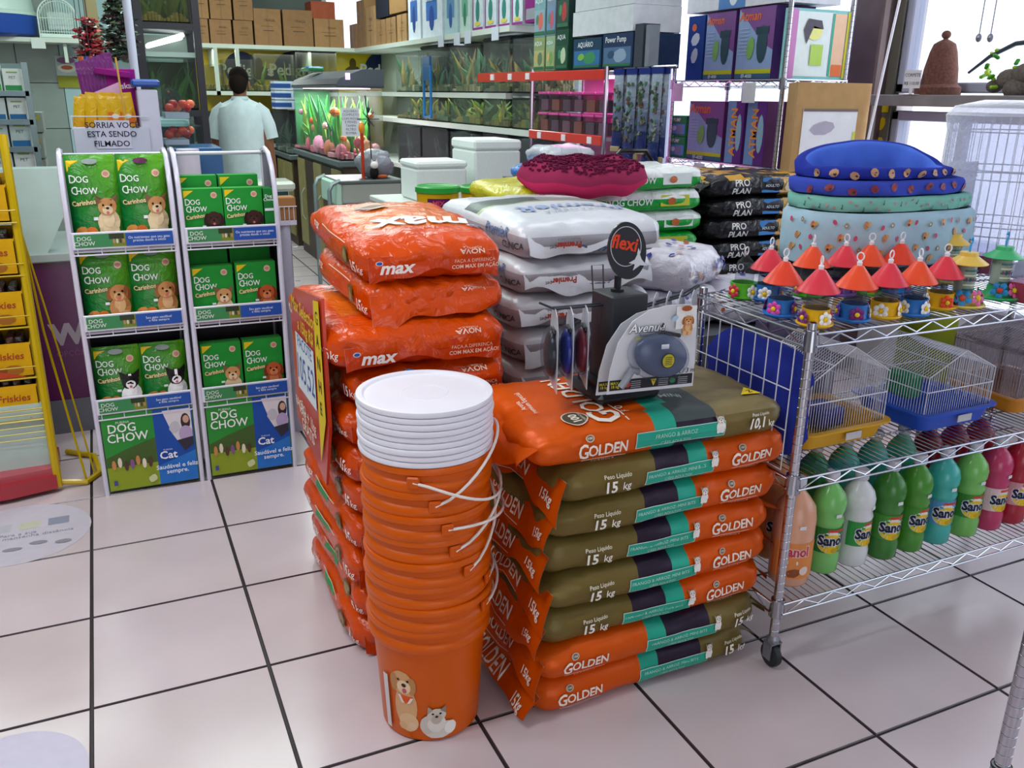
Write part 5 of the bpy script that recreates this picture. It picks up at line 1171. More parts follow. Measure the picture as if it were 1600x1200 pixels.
# ================================================================== BACK LEFT
def bxm(name, label, cat, x0, x1, y0, y1, z0, z1, col, m='card', group=None, bev=.0, prints=None, face='y', name2='box_body', cols=None, extra=None):
    """a box shaped thing with its print on the face towards -y (or -x)"""
    cx, cy = (x0 + x1) / 2, (y0 + y1) / 2
    t = thing(name, label, cat, (cx, cy, z0), 0, group)
    w, d, h = x1 - x0, y1 - y0, z1 - z0
    g = G(); g.bx(-w / 2, w / 2, -d / 2, d / 2, 0, h, col, bev=bev, cols=cols); g.build(name2, m, t)
    if prints:
        fm = plane_map((0, -d / 2, h / 2), (1, 0, 0), (0, 0, 1), (0, -1, 0)) if face == 'y' else plane_map((-w / 2, 0, h / 2), (0, -1, 0), (0, 0, 1), (-1, 0, 0))
        p = Pr(fm, h0=.001, step=.0006); prints(p, (w if face == 'y' else d), h); p.build('box_print', t)
    if extra: extra(t, w, d, h)
    return t
def wbx(u0, u1, v0, v1, y, d):
    a = W(u0, v1, y=y); b = W(u1, v0, y=y); b2 = W(u1, v1, y=y); return a.x, b2.x, y, y + d, (a.z + b2.z) / 2, b.z
# long wall shelf with brackets
SZ = 1.99; SY = 10.1
t = thing('back_shelf', 'long off-white wall shelf running the whole back wall under the cartons', 'shelf', (0, SY, SZ - .04))
g = G(); g.bx(-2.6, 3.12, 0, .48, 0, .04, '#c3ccc0'); g.build('shelf_board', 'paint', t)
for x in (-1.6, -.2, 1.2, 2.2): g = G(); g.bx(x, x + .03, .05, .48, -.18, 0, '#b9c4ba'); g.build('bracket', 'paint', t)
g = G(); q = W(60, 68, y=SY); g.bx(q.x - .06, q.x + .06, -.012, -.002, -.06, .03, '#c9d2cc'); g.build('price_label', 'paint', t)
# pet carrier
a = W(-20, 57, y=SY + .1); b = W(61, 57, y=SY + .1); top = W(30, -30, y=SY + .1).z
t = thing('pet_carrier', 'white and blue plastic pet carrier on the back shelf', 'pet carrier', (b.x - .38, SY + .24, SZ))
g = G(); g.lathe([(0, 0), (.30, .0), (.36, .03), (.385, .20), (.385, .21)], '#23489a', n=28, cap=False); g.build('lower_shell', 'plastic', t, smooth=40)
g = G(); g.lathe([(.39, .20), (.39, .225), (.37, .24), (.345, .40), (.27, .52), (.12, .58), (0, .59)], '#b9d0c8', n=28, cap=False); g.build('upper_shell', 'plastic', t, smooth=40)
for k in (-.15, 0.05): g = G(); g.ell((k, -.33, .40), (.02, .02, .02), '#39423f', 8, 6); g.build('vent_hole', 'matte', t)
# arched cage
a = W(62, 60, y=SY + .08); b = W(126, 60, y=SY + .08); ac = (a.x + b.x) / 2; aw = (b.x - a.x) / 2 - .01
t = thing('arched_cage', 'arched white wire cage with a pale tray on the back shelf', 'cage', (ac, SY + .2, SZ))
g = G()
hh = W(90, -2, y=SY + .08).z - SZ
def arch(x, y, dz=0):  # height of arch
    return hh - aw + math.sqrt(max(0, aw * aw - x * x))
for y in (-.16, .16):
    n = 17
    for k in range(n): x = -aw + 2 * aw * k / (n - 1); g.tube([(x, y, 0), (x, y, max(.02, arch(x, y)))], .003, '#c9dcd4', n=4)
    g.tube([(-aw, y, 0)] + [(-aw * math.cos(PI * k / 14), y, hh - aw + aw * math.sin(PI * k / 14)) for k in range(15)] + [(aw, y, 0)], .007, '#cfe0d8', n=5)
    for z in (.06, hh * .5): g.tube([(-aw, y, z), (aw, y, z)], .004, '#c9dcd4', n=4)
o = g.build('cage_wire', 'gloss', t); o['kind'] = 'stuff'
g = G(); g.bx(-aw, aw, -.17, .17, 0, .04, '#d3e2dc', bev=.01); g.build('tray', 'plastic', t); g = G(); g.bx(-aw * .55, aw * .75, -.06, .06, .08, hh * .68, '#c3d0d0', bev=.01); g.build('paper_bag', 'matte', t)
# cartons on the back shelf
CB = ['#9a7450', '#96704e', '#8f6b4a', '#a07a54']
def carton_print(p, w, h):
    p.rect(-w * .03, -h * .5, w * .03, h * .5, '#8a6644'); p.rect(-w * .25, h * .02, w * .2, h * .03, '#5a4430'); p.rect(-w * .18, -h * .1, w * .22, -h * .08, '#5a4430'); p.text('FRÁGIL', w * .1, h * .2, h * .1, '#5a4430', .0)
cart = [(305, 328, 35, 66), (329, 364, 35, 66), (366, 397, 35, 67), (305, 328, -12, 34), (329, 364, -12, 34), (366, 397, -12, 34)]
cn = ['lower row, hidden half behind the black frame', 'lower row, second from the black frame', 'lower row, third from the black frame', 'upper row, half behind the black frame', 'upper row, second from the black frame', 'upper row, third from the black frame']
for k, (u0, u1, v0, v1) in enumerate(cart):
    x0, x1, y0, y1, z0, z1 = wbx(u0, u1, v0, v1, SY + .03, .4)
    low = k < 3
    bxm('cardboard_carton', 'brown cardboard carton on the back shelf, ' + cn[k], 'carton', x0 + .005, x1 - .005, y0, y1, SZ if low else SZ + .24, SZ + .235 if low else SZ + .58, CB[k % 4], group='cartons on the back shelf', prints=carton_print)
for k, (u0, u1, v0, v1, l) in enumerate([(399, 442, 15, 71, 'square brown carton with a printed square'), (444, 491, 17, 72, 'brown carton with scribbled marks, middle of three'), (492, 539, 31, 74, 'brown carton with dark word, next to the bright window')]):
    x0, x1, y0, y1, z0, z1 = wbx(u0, u1, v0, v1, SY + .03, .4); bxm('cardboard_carton', l + ', on the back shelf', 'carton', x0 + .005, x1 - .005, y0, y1, SZ, z1, CB[(k + 1) % 4], group='cartons on the back shelf', prints=carton_print); topz = z1
x0, x1, y0, y1, z0, z1 = wbx(487, 524, 5, 31, SY + .05, .3)
bxm('cardboard_carton', 'small reddish carton lying on top of the carton by the window', 'carton', x0, x1, y0, y1, topz, z1 + .01, '#a0523a', group='cartons on the back shelf')
# light teal door panel with poster
q0, q1 = W(67, 180, y=YB - .03), W(128, 80, y=YB - .03)
q2, q3 = W(92, 137, y=YB - .05), W(127, 88, y=YB - .05)
t = thing('wall_poster', 'poster with food bowls and a yellow band on the pale teal tiles', 'poster', ((q2.x + q3.x) / 2, YB - .012, q2.z)); w, h = q3.x - q2.x, q3.z - q2.z
g = G(); g.bx(-w / 2, w / 2, -.003, .003, 0, h, '#aec4c0'); g.build('sheet', 'matte', t)
p = Pr(plane_map((0, -.003, h / 2), (1, 0, 0), (0, 0, 1), (0, -1, 0)), h0=.002, step=.001); p.rect(-w / 2, -h / 2, w / 2, -h * .12, '#8a8c2c'); p.ell(-w * .1, h * .12, w * .35, h * .14, '#d8dcd2'); p.ell(-w * .1, h * .14, w * .22, h * .07, '#b8603a'); p.ell(-w * .1, h * .36, w * .34, h * .1, '#8a5a86'); p.build('picture', t)
# grey gondola with products
GY = 6.4
x0 = W(-60, 150, y=GY).x; x1 = W(46, 150, y=GY).x
t = thing('gondola_shelf', 'grey metal shelf unit with pale cartons beside the yellow rack', 'shelf unit', (x1, GY, 0)); wl = x1 - x0
g = G(); g.bx(-.02, .012, 0, .03, 0, W(30, 97, y=GY).z, '#8a9a9c'); g.build('upright', 'metal', t)
g = G(); g.bx(-wl, -.02, .40, .42, 0, W(30, 97, y=GY).z, '#6d7f80'); g.build('back_panel', 'paint', t)
sv = [142, 187, 230, 274, 318]
zs = [W(20, v, y=GY).z for v in sv]
for z in zs: g = G(); g.bx(-wl, -.0, .0, .40, z - .03, z, '#7d9096'); g.build('shelf', 'metal', t)
random.seed(5); pc = ['#c9d4d2', '#b9c8c4', '#d6dcd8', '#aebfc0']; ac_ = ['#3aa02c', '#2a6aa0', '#35404a', '#c05a78', '#2c8a4a']
rn = ['top', 'second', 'third', 'fourth', 'lowest']
for r_, z in enumerate(zs):
    x = -.03
    for k in range(4):
        w = random.choice((.11, .13, .10)); h = min(.155, random.uniform(.12, .16))
        c_ = random.choice(pc); a_ = random.choice(ac_)
        def pr(p, w, h, a_=a_): p.rect(-w * .45, -h * .48, w * .45, -h * .25, a_); p.text('PET', 0, h * .1, h * .18, '#3c5a60', .0); p.rect(-w * .3, h * .3, w * .3, h * .36, '#7aa04a')
        bxm('product_box', 'pale product box on the %s shelf of the grey unit, %s from its upright' % (rn[r_], ('first', 'second', 'third', 'fourth')[k]), 'box', x1 + x - w, x1 + x, GY + .03, GY + .15, z, z + h, c_, 'card', 'product boxes on the grey shelf unit', prints=pr)
        x -= w + .012
# white boxes stacked beside it
for k, (v0, v1) in enumerate(((176, 206), (209, 247), (250, 262), (265, 300))):
    x0, x1_, y0, y1, z0, z1 = wbx(44, 69 + k * 2, v0, v1, 6.9, .3)
    bxm('white_carton', 'off-white carton with yellow mark in the narrow stack behind the racks, %s' % ['topmost', 'second', 'flat third', 'fourth'][k], 'carton', x0, x1_ + .0, y0, y1, z0, z1, '#9aa39c', group='off-white cartons behind the racks', prints=lambda p, w, h: p.rect(w * .1, h * .1, w * .35, h * .35, '#b9a83a'))
zb = W(50, 300, y=6.9).z
bxm('carton_plinth', 'grey plinth carrying the off-white cartons', 'plinth', W(44, 300, y=6.9).x, W(78, 300, y=6.9).x, 6.9, 7.2, 0, zb, '#6f7b76', 'paint')
# garlands and tubes hanging by the counter
def cluster(name, label, u, v0, v1, y, cols, n, seed, sp=.10, sz=.03):
    a = W(u, v0, y=y); b = W(u, v1, y=y); random.seed(seed)
    t = thing(name, label, 'garland', (a.x, y, b.z)); g = G(); hh = a.z - b.z
    for k in range(n):
        f = random.random(); q = Vector((random.gauss(0, sp * (.5 + .5 * math.sin(PI * min(1, f + .1)))), random.gauss(0, sp * .6), hh * f))
        s_ = random.uniform(.5, 1) * sz; T = Matrix.Translation(q) @ Matrix.Rotation(random.uniform(0, 6), 4, 'Z') @ Matrix.Rotation(random.uniform(0, 3), 4, 'X')
        g.add([(-s_, 0, 0), (0, -s_ * .5, s_ * .2), (s_, 0, 0), (0, s_ * .5, s_ * .25), (0, 0, s_ * .45)], [(0, 1, 4), (1, 2, 4), (2, 3, 4), (3, 0, 4), (0, 3, 2, 1)], random.choice(cols), T=T)
    g.build('foliage', 'gloss', t); g = G(); g.tube([(0, 0, hh * .2), (0, 0, 3.06 - b.z)], .003, '#4a4a4a', n=4); g.build('cord', 'matte', t); return t
cluster('hanging_garland', 'red and dark hanging garland beside the arched cage', 136, 28, 108, 5.3, ['#8a1f26', '#a8303a', '#5a1418', '#14201c', '#c04a50'], 420, 2, .036, .026)
cluster('hanging_garland', 'dark green and maroon hanging garland beside the white pole', 178, -10, 96, 5.5, ['#2a2f28', '#3a1f24', '#1d2a22', '#4a5a3a', '#5a6a60'], 520, 3, .045, .03)
q = W(153, 112, y=5.4); q2 = W(153, 34, y=5.4); bxm('yellow_board', 'narrow pale yellow board hanging between the two garlands', 'board', q.x - .03, q.x + .035, 5.4, 5.42, q.z, 3.06, '#a8a070', 'paint')
for k, c_ in enumerate(('#d8641c', '#27489a', '#c04a20')):
    q = W(131 + k * 7, 118, y=5.25); q2 = W(131 + k * 7, 88, y=5.25)
    t = thing('plastic_tube', ['orange', 'blue', 'red orange'][k] + ' plastic tube hanging below the red garland', 'tube', (q.x, 5.25, q.z), 0, 'tubes below the red garland'); g = G(); g.tube([(0, 0, 0), (0, 0, q2.z - q.z)], .014, c_, n=8); g.build('tube', 'gloss', t, smooth=True); g = G(); g.tube([(0, 0, q2.z - q.z), (0, 0, 3.06 - q.z)], .002, '#444444', n=4); g.build('cord', 'matte', t)
q = W(209, 100, y=5.3); g = G(); g.tube([(q.x, 5.3, 0), (q.x, 5.3, 3.06)], .022, '#c9cee0', n=12); struct(g.build('column', 'gloss', smooth=True))
# black frame with aquariums
FY = 6.3; x0 = W(229, 150, y=FY).x; x1 = W(317, 150, y=FY).x; fw = x1 - x0; FD = .5
t = thing('aquarium_rack', 'black steel rack holding two aquariums and a lamp hood', 'aquarium rack', (x0, FY, 0))
for x in (0, fw):
    for y in (0, FD): g = G(); g.bx(x - .022, x + .022, y - .022, y + .022, 0, 2.6, '#25232c'); g.build('post', 'matte', t)
zz = [W(270, v, y=FY).z for v in (36, 172, 232)]
for z in zz + [2.58]: g = G(); g.bx(0, fw, -.02, FD + .02, z - .04, z, '#25232c'); g.build('cross_shelf', 'matte', t)
zl = W(270, 84, y=FY).z
g = G(); g.bx(.02, fw - .02, .0, FD, zl - .02, zl + .01, '#9fb4ac'); g.bx(.02, fw - .02, FD - .02, FD, zl, zz[0] - .05, '#7d8c86'); g.build('hood', 'gloss', t)
g = G(); g.tube([(.05, .10, zl + .05), (fw - .06, .30, zl + .13)], .014, '#f4fff8', n=8); g.tube([(.05, .25, zl + .05), (fw - .06, .45, zl + .12)], .014, '#f4fff8', n=8); g.build('fluorescent_tube', 'emit5', t)
def aquarium(name, label, x0, x1, y0, y1, z0, z1, water, gravel, plants, fish, seed=0, group=None, back=None, nplant=26, hood=None):
    t = thing(name, label, 'aquarium', ((x0 + x1) / 2, (y0 + y1) / 2, z0), 0, group); w, d, h = x1 - x0, y1 - y0, z1 - z0; random.seed(seed)
    wc = C(water)[:3]; water = tuple((q + 4) / 5 for q in wc)
    g = G(); e = .006
    g.bx(-w / 2, w / 2, -d / 2, d / 2, 0, .01, '#4a5a58')
    for a in ((-w / 2, -w / 2 + e, -d / 2, d / 2), (w / 2 - e, w / 2, -d / 2, d / 2), (-w / 2, w / 2, -d / 2, -d / 2 + e), (-w / 2, w / 2, d / 2 - e, d / 2)): g.bx(*a, 0, h, water)
    g.build('glass_tank', 'clear', t)
    g = G(); n = 14
    for i in range(n):
        for j in range(5):
            x = -w / 2 + .01 + (w - .02) * (i + .5) / n; y = -d / 2 + .01 + (d - .02) * (j + .5) / 5; hz = .04 + .02 * math.sin(i * .8 + j); g.box((x, y, hz / 2 + .008), ((w - .02) / n * 1.05, (d - .02) / 5 * 1.05, hz), random.choice(gravel), rz=random.uniform(-.2, .2), bev=.005)
    o = g.build('gravel', 'stone', t); o['kind'] = 'stuff'
    if back: g = G(); g.bx(-w / 2 + .008, w / 2 - .008, d / 2 - .012, d / 2 - .008, .02, h * .97, back); g.build('backdrop_sheet', 'matte', t)
    if plants:
        g = G()
        for k in range(nplant):
            x = random.uniform(-w * .45, w * .45); y = random.uniform(-d * .4, d * .4); hh = random.uniform(.25, .85) * h; lean = random.uniform(-.05, .05); s_ = random.uniform(.008, .024)
            pts = [(x + lean * f * f * 2 + .01 * math.sin(f * 6 + k), y, .04 + hh * f) for f in (0, .25, .5, .75, 1)]
            g.tube(pts, [s_, s_ * 1.3, s_ * 1.2, s_ * .8, .002], random.choice(plants), n=4)
        g.build('water_plants', 'matte', t)
    for k in range(len(fish)):
        f = G(); x, y, z, s_, c_ = fish[k]; f.ell((x * w, y * d, z * h), (s_ * (.55 if d > w else 1), s_ * (1 if d > w else .3), s_ * .5), c_, 10, 6)
        if d > w: f.add([(x * w, y * d + s_ * .8, z * h), (x * w, y * d + s_ * 1.6, z * h + s_ * .5), (x * w, y * d + s_ * 1.6, z * h - s_ * .5)], [(0, 1, 2)], c_)
        else: f.add([(x * w + s_ * .8, y * d, z * h), (x * w + s_ * 1.6, y * d, z * h + s_ * .5), (x * w + s_ * 1.6, y * d, z * h - s_ * .5)], [(0, 1, 2)], c_)
        f.build('goldfish', 'gloss', t, smooth=30)
    if hood: g = G(); g.bx(-w / 2 - .008, w / 2 + .008, -d / 2 - .008, d / 2 + .008, h, h + hood[1], hood[0], bev=.02); g.build('hood', 'plastic', t)
    return t
OLV = ['#4f5a1c', '#5a6a24', '#3f5a20']
aquarium('aquarium', 'murky olive aquarium at the top of the black rack', x0 + .03, x1 - .03, FY + .03, FY + FD - .03, zz[0], zz[0] + .42, '#a8b078', ['#8a7a34', '#9a8a44'], OLV, [], 1, 'aquariums in the black rack', back='#5a6224')
aquarium('aquarium', 'green aquarium with orange fish in the middle of the black rack', x0 + .03, x1 - .03, FY + .03, FY + FD - .03, zz[1], zl - .03, '#9ab890', ['#6a5a2c', '#4a3a24'], ['#2f5a2a', '#3f6a30'], [(-.1, -.2, .35, .03, '#b8602c'), (.25, -.1, .5, .025, '#a85a30')], 2, 'aquariums in the black rack', back='#3c5a2a')
aquarium('aquarium', 'low aquarium with pale ornaments at the bottom of the black rack', x0 + .03, x1 - .03, FY + .03, FY + FD - .03, .62, zz[1] - .10, '#a8c8c4', ['#8a9a94', '#c9d0c8'], ['#3c5a4a', '#8aa050'], [(.3, -.3, .3, .03, '#c9b8a0')], 3, 'aquariums in the black rack', back='#35444a')
g = G(); g.bx(x0 + .02, x1 - .02, FY + .02, FY + FD - .02, 0, .62, '#2a4a44'); o = g.build('rack_cupboard', 'paint'); tag(o, 'dark green cupboard standing inside the foot of the black rack', 'cupboard')
# back shelf units with aquariums in front of the yellow panel
zA = W(400, 143, y=SY).z
t = thing('back_shelf', 'white middle shelf in front of the yellow wall carrying small aquariums', 'shelf', (0, SY, zA - .04)); xa, xb = W(322, 143, y=SY).x, W(555, 143, y=SY).x
g = G(); g.bx(xa, xb + .2, 0, .48, 0, .04, '#c3ccc0'); g.build('shelf_board', 'paint', t)
for u in (338, 372): q = W(u, 100, y=SY); g = G(); g.bx(q.x - .02, q.x + .02, .0, .03, 0, SZ - zA, '#b9c4ba'); g.build('upright', 'paint', t)
for k, (u0, u1, v0) in enumerate(((324, 352, 100), (354, 398, 92), (402, 462, 84), (466, 528, 82))):
    a = W(u0, 143, y=SY + .05); b = W(u1, 143, y=SY + .05); zt = W(u0, v0, y=SY + .05).z
    aquarium('aquarium', 'empty looking glass tank before the yellow wall, %s from the black rack' % ('first', 'second', 'third', 'fourth')[k], a.x, b.x, SY + .05, SY + .4, zA, zt, '#c8d4b0', ['#8a7a3a', '#5a5a34'], None if k < 2 else OLV, [], 10 + k, 'tanks before the yellow wall', nplant=4, hood=('#2a2c34', .05) if k > 2 else None)
zB = .98; t = thing('back_shelf', 'lower dark shelf at the back wall behind the man', 'shelf', (0, SY, zB - .04)); g = G(); g.bx(xa - .3, xb + .2, 0, .48, 0, .04, '#b6beb4'); g.build('shelf_board', 'paint', t); g = G(); g.bx(xa - .3, xb + .2, .4, .44, -.94, 0, '#20262a'); g.build('back_panel', 'matte', t)
for k in range(5):
    a = xa - .1 + k * .36; aquarium('aquarium', 'dim aquarium on the lower back shelf behind the man, %s from the black rack' % ('first', 'second', 'third', 'fourth', 'fifth')[k], a, a + .33, SY + .04, SY + .4, zB, zB + .34, '#8aa0a0', ['#4a4a44', '#6a6a5a'], ['#26403a'], [], 20 + k, 'dim tanks behind the man', back='#1f2a30', nplant=8)
# ================================================================== BIG AQUARIUM on cabinet
AX0, AX1, AY0, AY1 = 1.75, 2.13, 7.12, 8.9
def cabinet(name, label, x0, x1, y0, y1, h, nd, body='#3a2a1c', door='#8a8250', top='#5f6a6a'):
    t = thing(name, label, 'cabinet', (x0, y0, 0)); w, d = x1 - x0, y1 - y0
    g = G(); g.bx(0.02, w, 0, d, 0, h - .04, body); g.build('carcass', 'wood', t); g = G(); g.bx(-.02, w + .02, -.02, d + .02, h - .05, h, top, bev=.008); g.build('top', 'plastic', t)
    for k in range(nd):
        a = .03 + k * (d - .06) / nd; b = a + (d - .06) / nd - .03
        if k % 2 == 1 and nd > 2: g = G(); g.bx(.005, .02, a, b, .1, h - .08, body); dd = g.build('recess_panel', 'wood', t); continue
        g = G(); g.bx(.0, .02, a, b, .10, h - .08, door, bev=.005); dd = g.build('door', 'wood', t)
        g = G(); yb = a + .05; g.tube([(-.001, yb, h * .35), (-.03, yb, h * .40), (-.03, yb, h * .60), (-.001, yb, h * .65)], .008, '#c3c9b4', n=6); g.build('handle', 'metal', dd, smooth=True)
    return t
cabinet('aquarium_cabinet', 'dark brown cabinet with olive doors under the large planted aquarium', AX0, AX1, AY0, AY1, 1.0, 5)
cabinet('aquarium_cabinet', 'far brown cabinet with olive doors under the second glass tank', AX0, AX1, 9.15, 10.0, .92, 2)
t = aquarium('aquarium', 'large lit aquarium with pink gravel, plants and orange fish', AX0 + .01, AX1 - .01, AY0 + .01, AY1 - .01, 1.0, 1.56, '#c4d8cc', ['#d07a8a', '#c86a7a', '#d89aa0', '#a85a6a'], ['#2f9a3a', '#4aa83a', '#1f7a3a', '#7ab040', '#3a8a50'],
    [(-.40, -.34, .66, .075, '#f07a28'), (.0, -.475, .50, .05, '#f0a080'), (.25, -.475, .62, .045, '#f08a40'), (-.44, -.18, .45, .06, '#f0c8b8'), (-.44, .1, .5, .06, '#e86a3a'), (-.44, .36, .62, .055, '#e8a0c0'), (-.2, -.05, .30, .045, '#e8c0d0'), (-.3, .3, .6, .05, '#d89ac0'), (.2, -.35, .3, .04, '#e8b048'), (-.3, -.4, .3, .05, '#f08a50'), (-.3, .42, .35, .05, '#e890a8')], 7, back='#2a8a4a', nplant=110)
g = G()
for x, y, z, r, c_ in ((-.1, -.7, .1, .05, '#b8b070'), (-.05, -.55, .13, .06, '#9ab040'), (-.1, -.2, .1, .05, '#8a6a9a'), (-.1, .2, .12, .05, '#c07a9a'), (0, .5, .12, .06, '#7a5a8a'), (-.1, .7, .15, .04, '#e0a8b8'), (.08, -.6, .12, .05, '#c9c890'), (-.15, -.78, .06, .05, '#e08a9a'), (-.15, -.4, .07, .055, '#d88a6a'), (-.15, 0, .08, .06, '#e0a0b8'), (-.15, .35, .07, .05, '#e07a8a'), (.05, -.84, .09, .05, '#d89a70'), (-.03, -.84, .14, .03, '#e87a8a'), (.12, -.84, .07, .045, '#e8b0b8'), (-.16, -.6, .2, .025, '#e89ab0'), (-.16, .15, .22, .025, '#e8a080')): g.ell((x, y, z), (r, r, r * 1.4), c_, 9, 6)
g.build('ornament', 'stone', t, smooth=True)
hd = AY1 - AY0
g = G(); g.bx(-.195, .195, -hd / 2 - .01, hd / 2 + .01, .56, .585, '#4a4e58', bev=.008); g.prism([(-.195, .585), (.195, .585), (.195, .70), (.02, .70), (-.16, .63)], -hd / 2, hd / 2, '#555a64', T=Matrix.Rotation(PI / 2, 4, 'X')); g.build('hood', 'plastic', t)
g = G(); g.bx(-.12, .12, -hd * .42, hd * .4, .553, .558, '#ffd6f4'); g.build('lamp_strip', 'emit5', t)
g = G(); g.box((-.10, -hd / 2 - .008, .645), (.035, .01, .05), '#f0c8ff'); g.build('lamp_window', 'emit2', t)
tt = thing('paper_notice', 'white sheet with handwritten capitals taped on the large aquarium', 'sign', (AX0 + .10, AY0 - .004, 1.30)); g = G(); g.bx(-.075, .075, -.001, .001, -.11, .11, '#dcdce6'); g.build('paper', 'matte', tt)
p = Pr(plane_map((0, -.001, 0), (1, 0, 0), (0, 0, 1), (0, -1, 0)), h0=.001, step=.0002); 
for k, s_ in enumerate(('AQUÁRIO', 'COMPLETO', 'COM MÓVEL', 'E PEIXES', 'TAMPA', 'FILTRO', 'BOMBA')): p.text(s_, 0, .085 - k * .028, .026, '#55556a', .0)
p.build('lettering', tt)
bl = area('aquarium_glow', (AX0 + .19, 8.0, 1.54), (.25, 1.5), 30, (1.0, .86, .96)); bl.data.shape = 'RECTANGLE'
t = thing('packet', 'green and blue packet lying on the hood of the large aquarium', 'packet', (AX0 + .02, 8.5, 1.70)); g = G(); g.box((0.1, 0, .02), (.14, .34, .035), '#3a8a5a', bev=.008); g.box((.1, -.1, .03), (.142, .1, .03), '#3a6ab8', bev=.006); g.build('wrapper', 'film', t)
t = thing('pump_box', 'stack of small blue and white boxes beside the far tank', 'box', (AX0 + .05, 9.3, 1.36)); 
for k in range(3): g = G(); g.bx(-.16, .12, -.1, .1, k * .09, k * .09 + .082, '#b9c8dc'); g.bx(-.163, .0, -.102, .1, k * .09 + .02, k * .09 + .06, '#2a4a8a'); g.build('carton', 'card', t)
aquarium('aquarium', 'second glass tank with pale rim beyond the large aquarium', AX0, AX1, 9.16, 10.0, .92, 1.34, '#b8ccc8', ['#5a6a5a', '#7a8a7a'], ['#26463a', '#3a5a4a'], [], 9, back='#2c3a40', nplant=14, hood=('#3a2c22', .02))
# ================================================================== MAN in white shirt
def man():
    t = thing('person', 'man in white short-sleeved shirt and jeans seen from behind among the aquariums', 'person', (.985, 6.95, 0), -.35); t.scale = (.86, .9, 1)
    sk = [((0, 0, .96), .125), ((0, .01, 1.10), .12), ((0, .0, 1.24), .125), ((0, -.01, 1.36), .125), ((0, -.0, 1.435), .07), ((0, .01, 1.49), .052), ((0, .02, 1.56), .075), ((0, .02, 1.63), .062),
          ((-.10, 0, .90), .09), ((-.11, .0, .50), .062), ((-.12, -.01, .09), .045), ((-.12, .12, .04), .035), ((.10, 0, .90), .09), ((.12, .0, .50), .062), ((.13, -.02, .09), .045), ((.13, .11, .04), .035),
          ((-.155, -.01, 1.37), .048), ((-.225, -.02, 1.20), .047), ((-.235, .08, .99), .036), ((-.22, .13, .93), .03), ((.155, -.01, 1.37), .048), ((.22, -.03, 1.18), .047), ((.235, .0, .96), .036), ((.235, .02, .89), .03)]
    ed = [(0, 1), (1, 2), (2, 3), (3, 4), (4, 5), (5, 6), (6, 7), (0, 8), (8, 9), (9, 10), (10, 11), (0, 12), (12, 13), (13, 14), (14, 15), (3, 16), (16, 17), (17, 18), (18, 19), (3, 20), (20, 21), (21, 22), (22, 23)]
    k0 = len(sk)
    for hand, sgn in ((19, -1), (23, 1)):
        b = Vector(sk[hand][0])
        for q in range(5):
            a = Vector((sgn * .0, .022 - q * .011, -.035)) if q else Vector((0, .035, -.01))
            ed.append((hand, len(sk))); sk.append((tuple(b + a), .009)); ed.append((len(sk) - 1, len(sk))); sk.append((tuple(b + a + Vector((0, .006, -.04 + .004 * abs(q - 2)))), .007))
    me = bpy.data.meshes.new('body'); me.from_pydata([s_[0] for s_ in sk], ed, []); o = bpy.data.objects.new('body', me); COLL.objects.link(o)
    m = o.modifiers.new('s', 'SKIN'); 
    for i, s_ in enumerate(sk): me.skin_vertices[0].data[i].radius = (s_[1] * (1.35 if i in (1, 2, 3) else 1), s_[1])
    me.skin_vertices[0].data[0].use_root = True
    o.modifiers.new('b', 'SUBSURF').levels = 2
    dg = bpy.context.evaluated_depsgraph_get(); me2 = bpy.data.meshes.new_from_object(o.evaluated_get(dg)); bpy.data.objects.remove(o)
    g = G(); vs = [v.co.copy() for v in me2.vertices]; fs = [tuple(p_.vertices) for p_ in me2.polygons]; cs = []
    for f in fs:
        c_ = sum((vs[i] for i in f), Vector()) / len(f); SKN = '#8a5a3e'
        cs.append('#22303f' if c_.z < .99 and abs(c_.x) < .2 and c_.z > .07 else '#2a2420' if c_.z <= .07 else '#b9d0d4' if (c_.z < 1.45 and abs(c_.x) < .17) else SKN)
    g.add(vs, fs, cs); g.build('body', 'skin', t, smooth='all')
    # loose shirt
    g = G(); n = 28; rings = [(.86, .205, .150), (.95, .205, .150), (1.10, .200, .145), (1.25, .205, .145), (1.36, .215, .135), (1.42, .185, .115), (1.452, .10, .085), (1.47, .065, .07)]
    vs = []; fs = []
    for z, a, b in rings:
        for i in range(n):
            q = 2 * PI * i / n; w_ = 1 + .03 * math.sin(q * 7 + z * 9); vs.append((a * math.cos(q) * w_, b * math.sin(q) * w_ - .005, z + .012 * math.sin(q * 3)))
    for k in range(len(rings) - 1):
        for i in range(n): fs.append((k * n + i, k * n + (i + 1) % n, (k + 1) * n + (i + 1) % n, (k + 1) * n + i))
    g.add(vs, fs, '#d2e2e6')
    for sgn in (-1, 1):
        g.tube([(sgn * .13, -.005, 1.405), (sgn * .185, -.01, 1.36), (sgn * .225, -.015, 1.28), (sgn * .245, -.018, 1.19)], [.055, .066, .062, .060], '#d2e2e6', n=14)
    g.build('shirt', 'cloth', t, smooth=True)
    g = G(); g.lathe([(.068, 1.455), (.074, 1.47), (.066, 1.488), (.06, 1.487)], '#c9dee2', n=18, cap=False); g.build('collar', 'cloth', t, smooth=True)
    g = G(); g.ell((0, .015, 1.618), (.082, .098, .078), '#1a1513', 18, 12); g.ell((0, -.02, 1.585), (.076, .075, .085), '#241c18', 16, 10); g.build('hair', 'cloth', t, smooth=True)
    for sgn in (-1, 1): g = G(); g.ell((sgn * .08, .02, 1.565), (.012, .02, .032), '#8a5a3e', 8, 6); g.build('ear', 'skin', t, smooth=True)
    g = G(); g.ell((0, .105, 1.56), (.012, .02, .02), '#8a5a3e', 8, 6); g.build('nose', 'skin', t, smooth=True)
